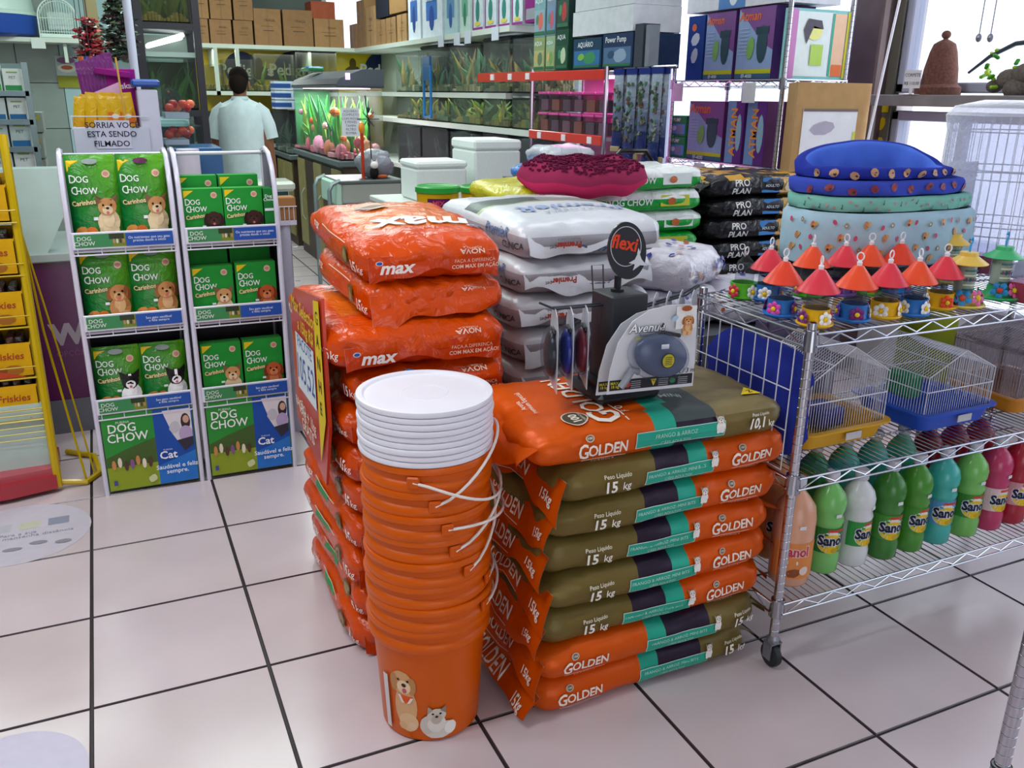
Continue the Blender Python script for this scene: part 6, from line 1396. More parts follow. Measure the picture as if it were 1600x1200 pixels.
    for sgn in (-1, 1): g = G(); g.ell((sgn * .03, .092, 1.585), (.010, .008, .006), '#e8e4e0', 8, 6); g.ell((sgn * .03, .099, 1.585), (.004, .004, .005), '#1a1210', 6, 5); g.build('eye', 'gloss', t)
    g = G(); g.box((0, .096, 1.53), (.04, .008, .008), '#7a3a34', bev=.003); g.build('mouth', 'skin', t)
man()
t = thing('wash_basin', 'white basin on a dark teal base beside the man', 'basin', (.67, 6.28, 0)); g = G(); g.bx(.0, .55, 0, .3, .86, .93, '#c9cec0', bev=.02); g.build('basin', 'gloss', t); g = G(); g.bx(.03, .5, .03, .28, 0, .86, '#1f4f50'); g.build('base', 'paint', t)
# ================================================================== SIDE SHELVES (front edge x=2.7)
SX = 2.7
for z, lab, y0 in ((1.985, 'white side shelf under the ceiling carrying cartons and filter boxes', 5.95), (1.685 - .15, 'white side shelf at eye height with decorated tanks', 6.0), (1.31 - .02, 'white side shelf under the decorated tanks', 5.3), (.86, 'lowest white side shelf with dark tanks', 5.3)):
    t = thing('side_shelf', lab, 'shelf', (SX, y0, z - .04)); g = G(); g.bx(0, .44, 0, 10.08 - y0, 0, .04, '#c9cfc9'); g.build('shelf_board', 'paint', t)
    if z > 1.9: 
        for u in (690, 715, 732, 775): q = W(u, 55, x=SX); g = G(); g.bx(-.01, -.004, q.y - y0 - .06, q.y - y0 + .06, -.05, .04, '#c9cede'); g.build('price_label', 'paint', t)
# cartons along the top side shelf, facing the aisle
def sbox(u0, u1, v0, label, col, prints=None, h=None, group='boxes on the high side shelf', zb=1.985, d=.3, x=SX + .03, name='product_carton', m='card'):
    ya = W(u0, 50, x=x).y; yb = W(u1, 50, x=x).y; zt = W((u0 + u1) / 2, v0, x=x).z if h is None else zb + h
    return bxm(name, label, 'carton', x, x + d, min(ya, yb) + .01, max(ya, yb) - .01, zb, zt, col, m, group, prints=prints, face='x')
def pill(c1, c2):
    def f(p, w, h): p.rect(-w * .3, -h * .1, w * .25, h * .35, c1); p.ell(-w * .02, -h * .05, w * .13, h * .3, c2, n=10); p.text('FILTER', 0, h * .4, w * .16, '#3a4a6a', .0)
    return f
sbox(546, 557, 38, 'small brown carton at the shelf corner by the far window', '#9a7250', carton_print)
sbox(558, 571, 0, 'tall narrow brown carton stack at the corner', '#8f6a4a', carton_print); sbox(572, 586, 10, 'tall light brown carton, second from the corner', '#a8835c', carton_print)
sbox(588, 602, 31, 'low brown carton under the black one', '#9a7450', carton_print); sbox(603, 619, 27, 'low brown carton, fourth from the corner', '#94704c', carton_print); sbox(620, 636, 22, 'low brown carton beside the white boxes', '#a07a54', carton_print)
sbox(588, 608, None, 'black box standing on the low cartons', '#1f2230', zb=2.24, h=.30); sbox(609, 636, None, 'long brown carton lying on the low cartons', '#957048', zb=2.25, h=.35)
sbox(638, 658, -10, 'white box with blue figure, first of the pair', '#d0d6e2', pill('#3f6ab0', '#2a4a8a')); sbox(660, 692, -10, 'wide white box with two blue figures, next to the purple ones', '#d0d6e2', pill('#3f74c0', '#2a4a9a'))
sbox(694, 716, -12, 'pale box with blue bottle picture', '#a8c0c8', pill('#5a8ab0', '#2f5aa0')); sbox(718, 736, -12, 'pale box with green bottle picture', '#b9ccc8', pill('#6aa890', '#2f7a5a'))
def purp(p, w, h): p.rect(-w * .5, -h * .5, w * .5, -h * .42, '#8a2a80'); p.rect(-w * .5, -h * .42, -w * .42, h * .5, '#8a2a80'); p.ell(0, 0, w * .18, h * .3, '#2a7a70', n=10); p.ell(0, -h * .33, w * .3, h * .06, '#d0c050', n=9)
for k, (u0, u1) in enumerate(((738, 755), (757, 776), (778, 797), (799, 817))): sbox(u0, u1, -14, 'white box with purple edging and aquarium picture, %s of four' % ('first', 'second', 'third', 'last')[k], '#c3ccd6', purp)
sbox(819, 838, -14, 'deep purple box with a grey photo at the end of the shelf', '#7a1f70', lambda p, w, h: p.rect(-w * .4, -h * .4, w * .4, -h * .05, '#8a8a96'))
# tanks on the lower side shelves
ya = [W(u, 140, x=SX).y for u in (612, 650, 694, 745, 790, 830)]
nm6 = ['next to the corner', 'second from the corner', 'third from the corner', 'fourth from the corner', 'at the near end']
for r_, (z0, h, wc, gr, pl, bk) in enumerate(((1.535, .36, '#c0d0cc', ['#8a8a5a', '#6a7a5a', '#b0a880'], ['#4a6a4a', '#8a7a5a', '#5a8a6a', '#a89a60'], '#3a4a4a'), (1.29, .20, '#a8c4bc', ['#9a8a3a', '#7a6a30', '#5a7a4a'], ['#6a8a3a', '#3a5a3a', '#a8a040'], '#2c3a3c'), (.86, .36, '#90a8a8', ['#4a5450', '#7a7a70'], ['#24382f', '#3a4a44'], '#161c22'))):
    for k in range(5):
        aquarium('side_tank', 'glass tank with %s on the %s side shelf, %s' % (('rock decor', 'yellow green plants', 'dark water')[r_], ('eye-height', 'middle', 'lowest')[r_], nm6[k]), SX + .04, SX + .38, ya[k + 1] + .03, ya[k] - .03, z0, z0 + h, wc, gr, pl, [], 40 + r_ * 7 + k, 'tanks on the side shelves', back=bk if r_ == 2 else None, nplant=(34, 30, 10)[r_], hood=('#20252c', .03) if (k + r_) % 2 else None)
t = thing('blue_clip_stand', 'blue plastic stand hanging at the side shelf edge', 'stand', (SX - .03, W(668, 160, x=SX - .03).y, 1.33)); g = G(); g.tube([(0, -.09, 0), (0, -.09, .42), (0, .09, .42), (0, .09, 0), (0, -.09, 0)], .012, '#2f78c0', n=6); g.bx(-.01, .01, -.09, .09, .3, .5, '#2a5a90'); g.build('frame', 'gloss', t)
# red shelf lip and pink lit display
g = G(); qa, qb = W(750, 118, x=2.62), W(835, 118, x=2.62); g.bx(2.60, 2.63, qb.y, qa.y, 1.61, 1.67, '#c43a24'); o = g.build('red_shelf_strip', 'gloss'); tag(o, 'red price strip at the near end of the side shelf', 'price strip')
for k_ in (0.02, .3, .6): G().bx(2.592, 2.599, qb.y + k_, qb.y + k_ + .06, 1.62, 1.66, '#e0d4d8').build('price_label', 'matte', o)
DY0, DY1, DX = 4.42, 5.36, 2.60
t = thing('pink_display_shelf', 'red edged shelf stand under pink lamp light with clear plastic boxes', 'display shelf', (DX, DY0, 0)); dl = DY1 - DY0
for z in (1.665, 1.31): g = G(); g.bx(-.02, .0, 0, dl, z - .055, z, '#cf3428', bev=.004); g.build('red_edge', 'gloss', t); g = G(); g.bx(0, .40, 0, dl, z - .03, z - .01, '#b8a8b8'); g.build('shelf', 'gloss', t)
for y in (.0, dl): g = G(); g.tube([(0, y, 0), (0, y, 1.68)], .013, '#b9a8b8', n=8); g.tube([(.38, y, 0), (.38, y, 1.68)], .013, '#b9a8b8', n=8); g.build('post', 'chrome', t, smooth=True)
g = G(); g.bx(.38, .395, 0, dl, .2, 1.66, '#d07ab0'); g.build('back_panel', 'gloss', t)
g = G(); g.tube([(.12, .05, 1.63), (.12, dl - .05, 1.63)], .012, '#ff9ae0', n=8); g.build('fluorescent_tube', 'emit6', t)
for y in (.1, .42, .75): g = G(); g.bx(-.026, -.021, y, y + .05, 1.262, 1.30, '#e8dce4'); g.build('price_label', 'matte', t)
area('pink_lamp', (DX + .12, (DY0 + DY1) / 2, 1.61), (.08, .8), 3.2, (1.0, .35, .75), (0, 0, 0))
k = 0
for row in range(2):
    for q in range(6):
        y = DY0 + .05 + q * .15; z = 1.305 + row * .125
        tt = thing('clear_tub', 'clear box in the pink lit display, %s row, %s' % (('lower', 'upper')[row], ('first', 'second', 'third', 'fourth', 'fifth', 'sixth')[q] + ' from the hanging plants'), 'box', (DX + .10, y + .06, z), 0, 'clear boxes in the pink display')
        g = G(); g.bx(-.06, .06, -.065, .065, 0, .10, '#e0c8d8', bev=.004); g.build('tub_wall', 'clear', tt); g = G(); g.bx(-.045, .045, -.05, .05, .004, .07, ['#8a7a80', '#6a6a72', '#a07a5a'][(q + row) % 3]); g.build('contents', 'matte', tt); g = G(); g.bx(-.063, .063, -.068, .068, .10, .115, '#c84a94', bev=.003); g.build('lid', 'plastic', tt)
# boxes on top of that display
def dbx(u0, u1, v0, v1, label, col, prints=None, x=DX + .02, d=.3, m='card', name='aquarium_box'):
    a = W(u0, v1, x=x); b = W(u1, v1, x=x); zt = W((u0 + u1) / 2, v0, x=x).z; zb = (a.z + b.z) / 2
    return bxm(name, label, 'box', x, x + d, min(a.y, b.y) + .006, max(a.y, b.y) - .006, zb, zt, col, m, 'boxes above the pink display', prints=prints, face='x')
def fishp(c1, c2, c3, txt='AQUA'):
    def f(p, w, h):
        p.rect(-w * .46, -h * .46, w * .46, h * .1, c1); p.ell(w * .1, -h * .15, w * .22, h * .2, c2, n=12, wob=.1); p.ell(-w * .2, -h * .1, w * .12, h * .12, c3, n=9, wob=.2); p.text(txt, -w * .05, h * .3, min(w, h) * .24, '#e0e8ee', .01); p.rect(-w * .46, -h * .46, w * .46, -h * .38, '#2f6a4a')
    return f
z0 = 1.672
def zbx(u0, u1, zb, zt, label, col, prints=None, x=DX + .02, d=.3): 
    ya_, yb_ = W(u0, 60, x=x).y, W(u1, 60, x=x).y
    return bxm('aquarium_box', label, 'box', x, x + d, yb_ + .006, ya_ - .006, zb, zt, col, 'card', 'boxes above the pink display', prints=prints, face='x')
zbx(834, 852, z0, z0 + .20, 'sandy box with plant picture, next to the far tanks, lower one', '#8a9a6a', fishp('#a8a878', '#5a7a5a', '#c9a060')); zbx(834, 852, z0 + .202, z0 + .46, 'sandy box with plant picture, next to the far tanks, upper one', '#7aa0a8', fishp('#8aa0b0', '#c96a5a', '#4a7a5a'))
zbx(853, 868, z0, z0 + .20, 'second sandy box beside the dark green ones, lower', '#8fa888', fishp('#98a878', '#7a9a5a', '#d8b070')); zbx(853, 868, z0 + .202, z0 + .46, 'second sandy box beside the dark green ones, upper', '#7a8aa0', fishp('#6a8ab0', '#b85a70', '#4a8a6a'))
zbx(869, 889, z0, z0 + .23, 'dark green aquarium box with round fish photo, lower', '#1f4a3a', fishp('#24503c', '#b9c8a8', '#3a8a6a')); zbx(869, 889, z0 + .232, z0 + .50, 'dark green aquarium box with red plants photo, upper', '#1d3a34', fishp('#244a3c', '#a83a3a', '#3a8a5a'))
zbx(896, 941, z0, z0 + .165, 'blue box with green underwater scene, under the white polystyrene', '#1f3f5a', fishp('#2f6aa0', '#3a8a5a', '#7ab04a', 'AQUÁRIO')); zbx(942, 990, z0, z0 + .175, 'dark blue pump box beside the underwater scene box', '#24365a', fishp('#4a6a90', '#8aa0b8', '#2f4a6a', 'Power Pump'))
zbx(894, 989, z0 + .18, z0 + .31, 'long white polystyrene box under its twin', '#d0d4dc'); zbx(897, 988, z0 + .312, z0 + .39, 'long white polystyrene lid box, top one of the two', '#cdd2da')
zbx(991, 1006, z0 + .0, z0 + .21, 'dark grey case beside the blue pump box', '#3f434e', d=.10); zbx(1008, 1016, z0 + .0, z0 + .2, 'narrow grey ribbed case next to the window', '#7a808c', d=.06)
# hanging packs of artificial plants
for k in range(8):
    u = 968 + k * 10; x = 2.62 + .03 * (k % 2); q = W(u, 112, x=x)
    t = thing('plant_pack', 'long blue hanging pack with artificial water plant, %s from the pink display' % ('first', 'second', 'third', 'fourth', 'fifth', 'sixth', 'seventh', 'eighth')[k], 'hanging pack', (x, q.y, 1.665), -1.15, 'hanging plant packs')
    L_ = .38 + .10 * ((k * 3) % 4) / 3
    g = G(); g.bx(-.035, .035, -.004, .004, -.03, 0, '#1f2f7a'); g.build('header_card', 'gloss', t)
    fm = pouch(t, .062, L_, .02, lambda a, b: mixc('#1c2a66', '#9aa6b8', max(0, min(1, .45 + b * .7))), nx=4, nz=8, seed=k, z0=-.03 - L_)
    g = G(); random.seed(k)
    for q_ in range(30): g.box((random.uniform(-.018, .018), -.014, -.05 - L_ * random.uniform(.05, .75)), (.012, .006, .018), random.choice(['#3a5a44', '#6a443c', '#4a7a54', '#8a8a84', '#2a3a30']), ry=random.uniform(-.8, .8))
    g.build('artificial_plant', 'matte', t); g = G(); g.box((0, -.012, -.04 - L_), (.06, .012, .03), '#a8946a', bev=.004); g.build('weight', 'matte', t)
g = G(); g.tube([(2.63, W(968, 112, x=2.62).y + .05, 1.67), (2.64, W(1045, 112, x=2.63).y - .05, 1.67)], .006, '#8a8c96', n=6); o = g.build('hanging_rail', 'chrome'); tag(o, 'thin metal rail from which the plant packs hang', 'rail')
# ================================================================== SECOND CHROME RACK
qx, qy = 3.16, 3.63; rl = .95; rw = .40
t = thing('wire_shelving_rack', 'tall chrome wire rack with filter boxes in front of the window', 'rack', (qx, qy, 0))
for z in (1.614, 1.174, .72): wshelf(t, rw, rl, z)
for x in (0, rw):
    for y in (0, rl): wpost(t, x, y, .0, 2.0, (1.614, 1.174, .72))
for (u, v) in ((1060, 130), (1172, 127), (1092, 268)):
    z = 1.60 if v < 200 else 1.165; q = W(u, v, x=qx - .03); g = G(); g.bx(-.032, -.029, q.y - qy - .05, q.y - qy + .05, z - .10, z, '#d6d8de'); lb = g.build('price_label', 'matte', t)
def rbx(u0, u1, zb, zt, label, col, prints=None, x=qx + .02, d=.25, face='x'):
    ya_, yb_ = W(u0, 100, x=x).y, W(u1, 100, x=x).y
    return bxm('filter_box', label, 'box', x, x + d, yb_ + .006, ya_ - .006, zb, zt, col, 'card', 'filter boxes on the tall chrome rack', prints=prints, face=face)
def atman(p, w, h):
    p.rect(-w * .49, -h * .49, w * .49, h * .49, '#8aa0c8', 1, 1); p.poly([(w * .49, h * .49), (-w * .49, h * .49), (w * .2, h * .0), (w * .49, -h * .1)], '#7a4a8a'); p.rect(-w * .49, -h * .42, w * .49, -h * .36, '#b8b81e'); p.rect(-w * .49, -h * .49, w * .49, -h * .42, '#2f5a7a')  # print blue lightened, window haze put into the colour
    p.text('Atman', -w * .18, h * .38, w * .22, '#e0662c', .02, shear=.2); p.ell(w * .2, -h * .02, w * .14, h * .26, '#2f4a56', n=14); p.rect(w * .02, h * .12, w * .36, h * .22, '#26404c'); p.ell(-w * .1, -h * .05, w * .1, h * .16, '#7aa85a', n=9, wob=.2)
    for k in range(8): p.rect(-w * .42, h * .2 - k * h * .05, -w * .18, h * .2 - k * h * .05 + h * .012, '#a8b8d0')
    p.text('EF-4000', -w * .12, -h * .455, w * .09, '#d6e0e8', .01)
z1, z2 = 1.618, 1.178
rbx(1071, 1098, z1, z1 + .345, 'narrow blue box with white tools at the window end of the upper shelf', '#1f3f8a', lambda p, w, h: (p.ell(0, h * .15, w * .25, h * .1, '#c9d0dc', n=9, wob=.3), p.ell(0, -h * .1, w * .2, h * .12, '#b8c0cc', n=9, wob=.3), p.ell(-w * .1, h * .32, w * .15, h * .06, '#d86a3a', n=8)))
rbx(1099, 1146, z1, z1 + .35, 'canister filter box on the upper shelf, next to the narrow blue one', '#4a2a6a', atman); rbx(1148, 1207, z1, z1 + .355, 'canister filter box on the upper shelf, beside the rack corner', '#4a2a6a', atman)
rbx(1053, 1080, z2 + .0, z2 + .12, 'small green and blue pump box on the lower shelf, bottom one', '#2f8a50', fishp('#4a8ac0', '#6a7a8a', '#c9d0dc', 'PUMP')); rbx(1053, 1080, z2 + .122, z2 + .24, 'small green and blue pump box on the lower shelf, top one', '#2f8a50', fishp('#4a8ac0', '#6a7a8a', '#c9d0dc', 'PUMP'))
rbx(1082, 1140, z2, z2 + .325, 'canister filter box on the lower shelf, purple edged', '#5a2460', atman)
def avr(p, w, h): p.rect(-w * .49, -h * .49, 0, h * .49, '#6a8ab8'); p.rect(0, -h * .49, w * .49, h * .49, '#5a2a7a'); p.text('ATMAN', -w * .08, 0, h * .22, '#e0902c', .02, rot=PI / 2); p.ell(w * .25, 0, w * .16, h * .3, '#8ab0c0', n=12)
rbx(1143, 1172, z2, z2 + .33, 'blue and purple box with orange upright letters on the lower shelf', '#5a2a7a', avr); rbx(1174, 1208, z2, z2 + .33, 'second blue and purple box with orange upright letters, at the rack corner', '#6a3a6a', avr)
t_ = bxm('filter_box', 'purple box end with orange upright letters facing the beds', 'box', qx + .03, qx + rw - .14, qy - .012, qy + .005, z2, z2 + .33, '#3a2040', 'card', 'filter boxes on the tall chrome rack', prints=lambda p, w, h: (p.text('ATMAN', -w * .2, 0, h * .2, '#e0902c', .02, rot=PI / 2), p.ell(w * .25, h * .1, w * .2, h * .25, '#2a1a30', n=12)))
bxm('white_carton', 'big white carton lying on top of the canister filter boxes', 'carton', qx + .01, qx + .36, qy + .05, qy + .88, z1 + .36, z1 + .62, '#d4d4dc', 'card', prints=lambda p, w, h: (p.rect(-w * .15, -h * .5, w * .12, -h * .05, '#4a7ab8'), p.tx if False else p.ell(0, -h * .3, w * .04, h * .15, '#d0d8e0')), face='x')
bxm('picture_box', 'bright box with dark haired girl cartoon and coloured stripes, on the upper shelf end', 'box', qx + .005, qx + .40, qy - .0, qy + .042, z1, z1 + .33, '#8ac8c8', 'card', prints=lambda p, w, h: (p.rect(-w * .46, -h * .46, w * .22, h * .46, '#d8e4e4'), p.rect(-w * .49, -h * .49, -w * .38, h * .49, '#c080b8'), p.rect(w * .22, -h * .45, w * .42, h * .45, '#e0b898'), p.rect(w * .18, -h * .45, w * .22, h * .45, '#3aa08a'), p.rect(w * .43, -h * .48, w * .48, h * .48, '#c8c020'), p.rect(w * .24, -h * .45, w * .41, -h * .28, '#d86a34'), p.ell(-w * .1, h * .18, w * .13, h * .12, '#e0e08a', n=12), p.poly([(-w * .28, h * .2), (-w * .22, h * .36), (0, h * .34), (w * .04, h * .22), (-w * .12, h * .26), (-w * .22, 0)], '#4a4450'), p.rect(-w * .14, -h * .3, w * .06, -h * .0, '#a8cc5a')))
# plastic tube bin below etc.
t = thing('storage_bin', 'dark green bin on the bottom shelf of the tall rack', 'bin', (qx + .2, qy + .3, .724)); g = G(); g.bx(-.14, .14, -.2, .2, 0, .26, '#2a4a3a', bev=.02); g.build('bin_body', 'plastic', t); g = G(); g.bx(-.15, .15, -.21, .21, .26, .28, '#3a6a4a', bev=.01); g.build('rim', 'plastic', t)
# cardboard drum with poster
x0, x1 = W(1240, 200, y=3.15).x, W(1383, 200, y=3.15).x
t = thing('cardboard_case', 'tall tan cardboard case with white poster standing beside the tall rack', 'case', ((x0 + x1) / 2, 3.30, 0)); w = x1 - x0
g = G(); P_ = [(-w / 2, -.15), (w * .22, -.15)] + [(w * .22 + w * .28 * math.sin(a), -.15 + .28 * (1 - math.cos(a))) for a in [PI * k / 16 for k in range(1, 9)]] + [(w / 2, .16), (-w / 2 + .22, .16)]
g.prism(P_, 0, W(1300, 129, y=3.15).z, '#b08a5a'); g.build('case_body', 'card', t, smooth=30)
pz = W(1280, 170, y=3.15).z
g = G(); g.bx(-w * .42, w * .16, -.153, -.1505, .9, pz, '#dedce0'); po = g.build('poster_sheet', 'matte', t)
p = Pr(plane_map((0, -.1535, 0), (1, 0, 0), (0, 0, 1), (0, -1, 0)), h0=.0005); p.rect(w * .13, .9, w * .16, pz - .1, '#c8c82a'); p.ell(-w * .2, pz - .08, .07, .03, '#a8a0b0', n=9, wob=.3); p.rect(-w * .42, pz - .012, w * .16, pz, '#6a5a50'); p.build('poster_print', po)
# rod leaning
a = W(1350, 245, y=3.05); b = W(1408, -10, y=3.3)
g = G(); d_ = (b - a); lo = a - d_ * (a.z / d_.z); g.tube([tuple(lo + Vector((0, 0, .0))), tuple(a), tuple(b + d_ * .2)], .006, '#d8d4e0', n=8); o = g.build('white_rod', 'gloss', smooth=True); tag(o, 'long thin white rod leaning between the cardboard case and the window frame', 'rod')
t = thing('hanging_banner', 'narrow black and yellow banner between the pillar and the window frame', 'banner', (3.90, 3.635, 1.1)); g = G(); g.bx(-.01, .0, -.03, .06, -.35, .95, '#6a655c'); g.build('cloth', 'cloth', t)
p = Pr(plane_map((-.011, 0, 0), (0, -1, 0), (0, 0, 1), (-1, 0, 0)), h0=.001); 
for k in range(5): p.ell(-.015, .3 - .1 * k, .025, .035, '#c8a81c', n=8, wob=.3, seed=k)
p.rect(-.055, .36, .02, .44, '#c8b41c'); p.build('banner_print', t)
# ================================================================== WINDOW SILL THINGS
t = thing('clay_bell', 'terracotta bell shaped ornament with ball knob on the window ledge', 'ornament', (3.80, 3.245, 1.55), 0)
g = G(); T = Matrix.Scale(1, 4); g.lathe([(0, 0), (.105, 0), (.108, .035), (.085, .05), (.078, .12), (.062, .20), (.050, .235), (.030, .248), (.012, .256), (.010, .262)], '#6a4238', n=28, cap=False); g.ell((0, 0, .277), (.022, .022, .020), '#6a4238', 14, 8); g.build('bell', 'stone', t, smooth=40)
q = W(1433, 122, x=3.72); t = thing('price_tag', 'white printed price tag in front of the clay bell', 'tag', (3.69, q.y, 1.55)); g = G(); g.bx(-.001, .001, -.05, .05, .03, .115, '#dcdce8'); g.bx(-.001, .02, -.05, .05, .0, .002, '#dcdce8'); g.bx(-.001, .001, -.01, .01, 0, .03, '#dcdce8'); g.build('card', 'matte', t); p = Pr(plane_map((-.001, 0, .072), (0, -1, 0), (0, 0, 1), (-1, 0, 0)), h0=.0008); p.text('CORPETE', 0, .02, .022, '#33334a', .0); p.text('R$ 110,00', 0, -.02, .022, '#33334a', .0); p.build('lettering', t)
t = thing('driftwood_ornament', 'driftwood with green plastic plants and dark branch on the window ledge', 'ornament', (3.78, 2.80, 1.55)); random.seed(9)
g = G(); 
for x, y, z, r in ((0, .05, .07, .06), (0, -.03, .09, .065), (0, .12, .04, .04), (0, -.12, .06, .05), (.0, .0, .03, .07)): g.ell((x, y, z), (r * .8, r, r * .75), '#6a5f5a', 10, 7)
g.build('driftwood', 'stone', t, smooth=True)
g = G(); g.tube([(0, .27, .10), (0, .17, .17), (0, .05, .22), (0, -.10, .23), (0, -.25, .18)], [.006, .009, .011, .011, .008], '#2a3a4a', n=7); g.build('branch', 'matte', t, smooth=True)
g = G()
for k in range(46): g.box((random.uniform(-.05, .02), random.uniform(-.26, .2), random.uniform(.02, .2)), (.02, .035, .016), random.choice(['#8ab81e', '#5aa01e', '#a8c83a', '#3a8a2a']), rz=random.uniform(0, 3), rx=random.uniform(-1, 1), bev=.006)
g.build('plastic_plants', 'plastic', t)
# hooks hanging outside the window pane
for u in (1530, 1548): 
    q = W(u, 55, x=3.88); g = G(); g.tube([(3.88, q.y, 3.06), (3.88, q.y, q.z)], .003, '#9a9aa4', n=5); g.ell((3.88, q.y, q.z - .012), (.014, .014, .02), '#8a8a94', 8, 6); o = g.build('hanging_hook', 'metal'); tag(o, 'thin wire with small weight hanging before the window, %s' % ('the one closer to the bell' if u < 1540 else 'the one further from the bell'), 'hook', 'wires before the window')
# notice behind the beds
q = W(1500, 268, y=2.45); t = thing('paper_notice', 'white paper with capitals behind the blue beds', 'sign', (q.x, 2.42, .9), 0); g = G(); g.bx(-.10, .06, 0, .002, 0, q.z - .86, '#c9c8d8'); g.build('paper', 'matte', t); G().bx(-.01, .01, .003, .02, -.9, q.z - .9, '#8a8a94').build('pole', 'metal', t); p = Pr(plane_map((-.02, 0, q.z - .90), (1, 0, 0), (0, 0, 1), (0, -1, 0)), h0=.0005); p.text('RIA VOCÊ', 0, 0, .04, '#33334a', .0); p.build('lettering', t)
# ================================================================== SACKS BEHIND
def sackpile(x, y, z0, n, h, L_, wd, rz, cf, pr, labf, group, xs=(), seed=0, m='film', crumple=.009, flapc=None, jit=.01):
    for i in range(n):
        b = Bag(L_, wd, h * 1.02, seed=seed + i * 1.31, crumple=crumple, bulge=.05, rad=.45, xs=xs, nx=20, ny=10, nz=5)
        t = thing('pet_food_sack', labf(i), 'sack', (x + jit * math.sin(i * 2.3 + seed), y + jit * .5 * math.cos(i * 1.7), z0 + i * h), rz + .03 * math.sin(i * 3 + seed), group)
        b.body(cf(i), 'sack_body', m, t); p = Pr(b.side(-1), h0=.002); pr(p, b, i); p.build('lettering', t)
        if flapc: 
            g = G(); A = b.P(-.99, -.9, .2); B = b.P(-.99, .9, .2); flap(g, A, B, .03, .035, flapc, flapc, seed=i, dirn=(-1, 0, 0), wave=.01, n=8, m=3); g.build('end_flap', m, t)
OS = ['lowest', 'second', 'third', 'fourth', 'fifth', 'sixth', 'topmost']
g = G(); g.bx(1.74, 2.20, 2.92, 3.42, 0, .84, '#4a4e56'); o = g.build('pallet_stand', 'paint'); tag(o, 'grey stand under the green dog food sacks', 'stand')
def gprint(p, b, i):
    p.text('DOG CHOW', -.12, -.0, .036, '#f0f6f0', .02); p.rect(.02, -.02, .16, .024, '#c9c832' if i % 2 else '#e8eee8'); p.ell(.07, .0, .02, .014, '#c8683a', n=8); 
    if i == 0: p.rect(.10, -.02, .19, .03, '#c8382a'); p.text('15kg', .145, .005, .035, '#f4f0ee', .02)
sackpile(1.985, 3.14, .84, 5, .083, .46, .42, .0, lambda i: (lambda a, b, c: '#e9ecea' if (c > .3 and i > 1) else '#17a238'), gprint, lambda i: 'bright green dog food sack, %s of its pile beside the black sacks' % ('lowest', 'second', 'middle', 'fourth', 'topmost')[i], 'green dog food sacks', seed=3, flapc='#128a30')
g = G(); g.bx(2.28, 2.82, 2.92, 3.42, 0, .78, '#4a4e56'); o = g.build('pallet_stand', 'paint'); tag(o, 'grey stand under the black dog food sacks', 'stand')
def pprint(p, b, i):
    p.text('PRO', -.13, .015, .040, '#f0eee8', .015); p.text('PLAN', -.13, -.020, .040, '#f0eee8', .015); p.rect(-.02, -.032, .07, .034, '#3f8ad0'); p.text('ADULTO', .025, .0, .016, '#e8f0f8', .01); p.rect(.07, -.032, .22, .034, '#e0b070'); p.ell(.12, .0, .03, .024, '#f0e0c0', n=9, wob=.2); p.ell(.18, .0, .03, .024, '#c88a4a', n=9, wob=.2)
sackpile(2.53, 3.14, .78, 5, .088, .56, .42, .0, lambda i: (lambda a, b, c: ('#c8962c' if (i == 4 and c > .6 and noise.noise(Vector((a * 3, b * 4, 1))) > .05) else '#141318') if a < .3 or c > .9 else '#d8b060'), pprint, lambda i: 'black dog food sack with gold end, %s of its pile beside the green sacks' % ('lowest', 'second', 'middle', 'fourth', 'topmost')[i], 'black dog food sacks', seed=13, flapc='#141318')
# golden and black sack on top, plus pink bed pile
g = G(); g.bx(1.42, 1.72, 3.02, 3.42, 0, 1.11, '#5a5e66'); o = g.build('pallet_stand', 'paint'); tag(o, 'grey stand behind the white sacks carrying the pink bed', 'stand')
b = Bag(.44, .46, .08, seed=9, crumple=.01, bulge=.2, rad=.46, nx=18, ny=14, nz=5)
t = thing('pet_food_sack', 'yellow and green sack lying under the pink bed', 'sack', (1.60, 3.20, 1.112), .1); b.body(lambda a, c, d: '#c8c020' if a < 0 else '#d8dcc0', 'sack_body', 'film', t)
b = Bag(.50, .40, .075, seed=19, crumple=.01, bulge=.2, rad=.46, nx=18, ny=14, nz=5)
t = thing('heart_bed', 'dark pink speckled plush pet bed lying on the yellow sack behind the white sacks', 'pet bed', (1.665, 2.98, 1.185), -.12); t.rotation_euler = (.13, 0, -.12)
g = G(); n = 40; vs = []; fs = []; cs = []
def hr(a): return .222 * (1 + .10 * math.cos(2 * a) ) * (1 - .22 * math.exp(-((((a - 1.5) + PI) % (2 * PI) - PI) / .35) ** 2))
for i in range(n):
    a = 2 * PI * i / n; r = hr(a)
    for rr, z in ((0, .0), (.85, .0), (1.0, .03), (1.02, .05), (.95, .085), (.78, .105), (.55, .100), (.3, .085), (0, .08)): vs.append((r * rr * math.cos(a) * 1.05, r * rr * math.sin(a) * .8, z + .006 * math.sin(a * 7 + rr * 5)))
m_ = 9
for i in range(n):
    j = (i + 1) % n
    for k in range(m_ - 1): fs.append((i * m_ + k, j * m_ + k, j * m_ + k + 1, i * m_ + k + 1)); cs.append('#c8305e' if k < 3 else '#9a3054')
g.add(vs, fs, cs); g.build('bed_cushion', 'cloth', t, smooth='all')
g = G(); random.seed(2)
for k in range(900):
    a = random.uniform(0, 2 * PI); rr = random.uniform(.05, 1) ** .5 * .94; r = hr(a) * rr; z = .005 + (.085 + .02 * math.sin(min(1, rr / .78) * PI / 2) if rr < .78 else .105 - (rr - .78) / .17 * .02) + .004 + .006 * math.sin(a * 7 + rr * 5)
    g.box((r * math.cos(a) * 1.05, r * math.sin(a) * .8, z - .006), (.009, .007, .006), '#6a1c40', rz=a * 3)
o = g.build('speckle', 'cloth', t); o['kind'] = 'stuff'
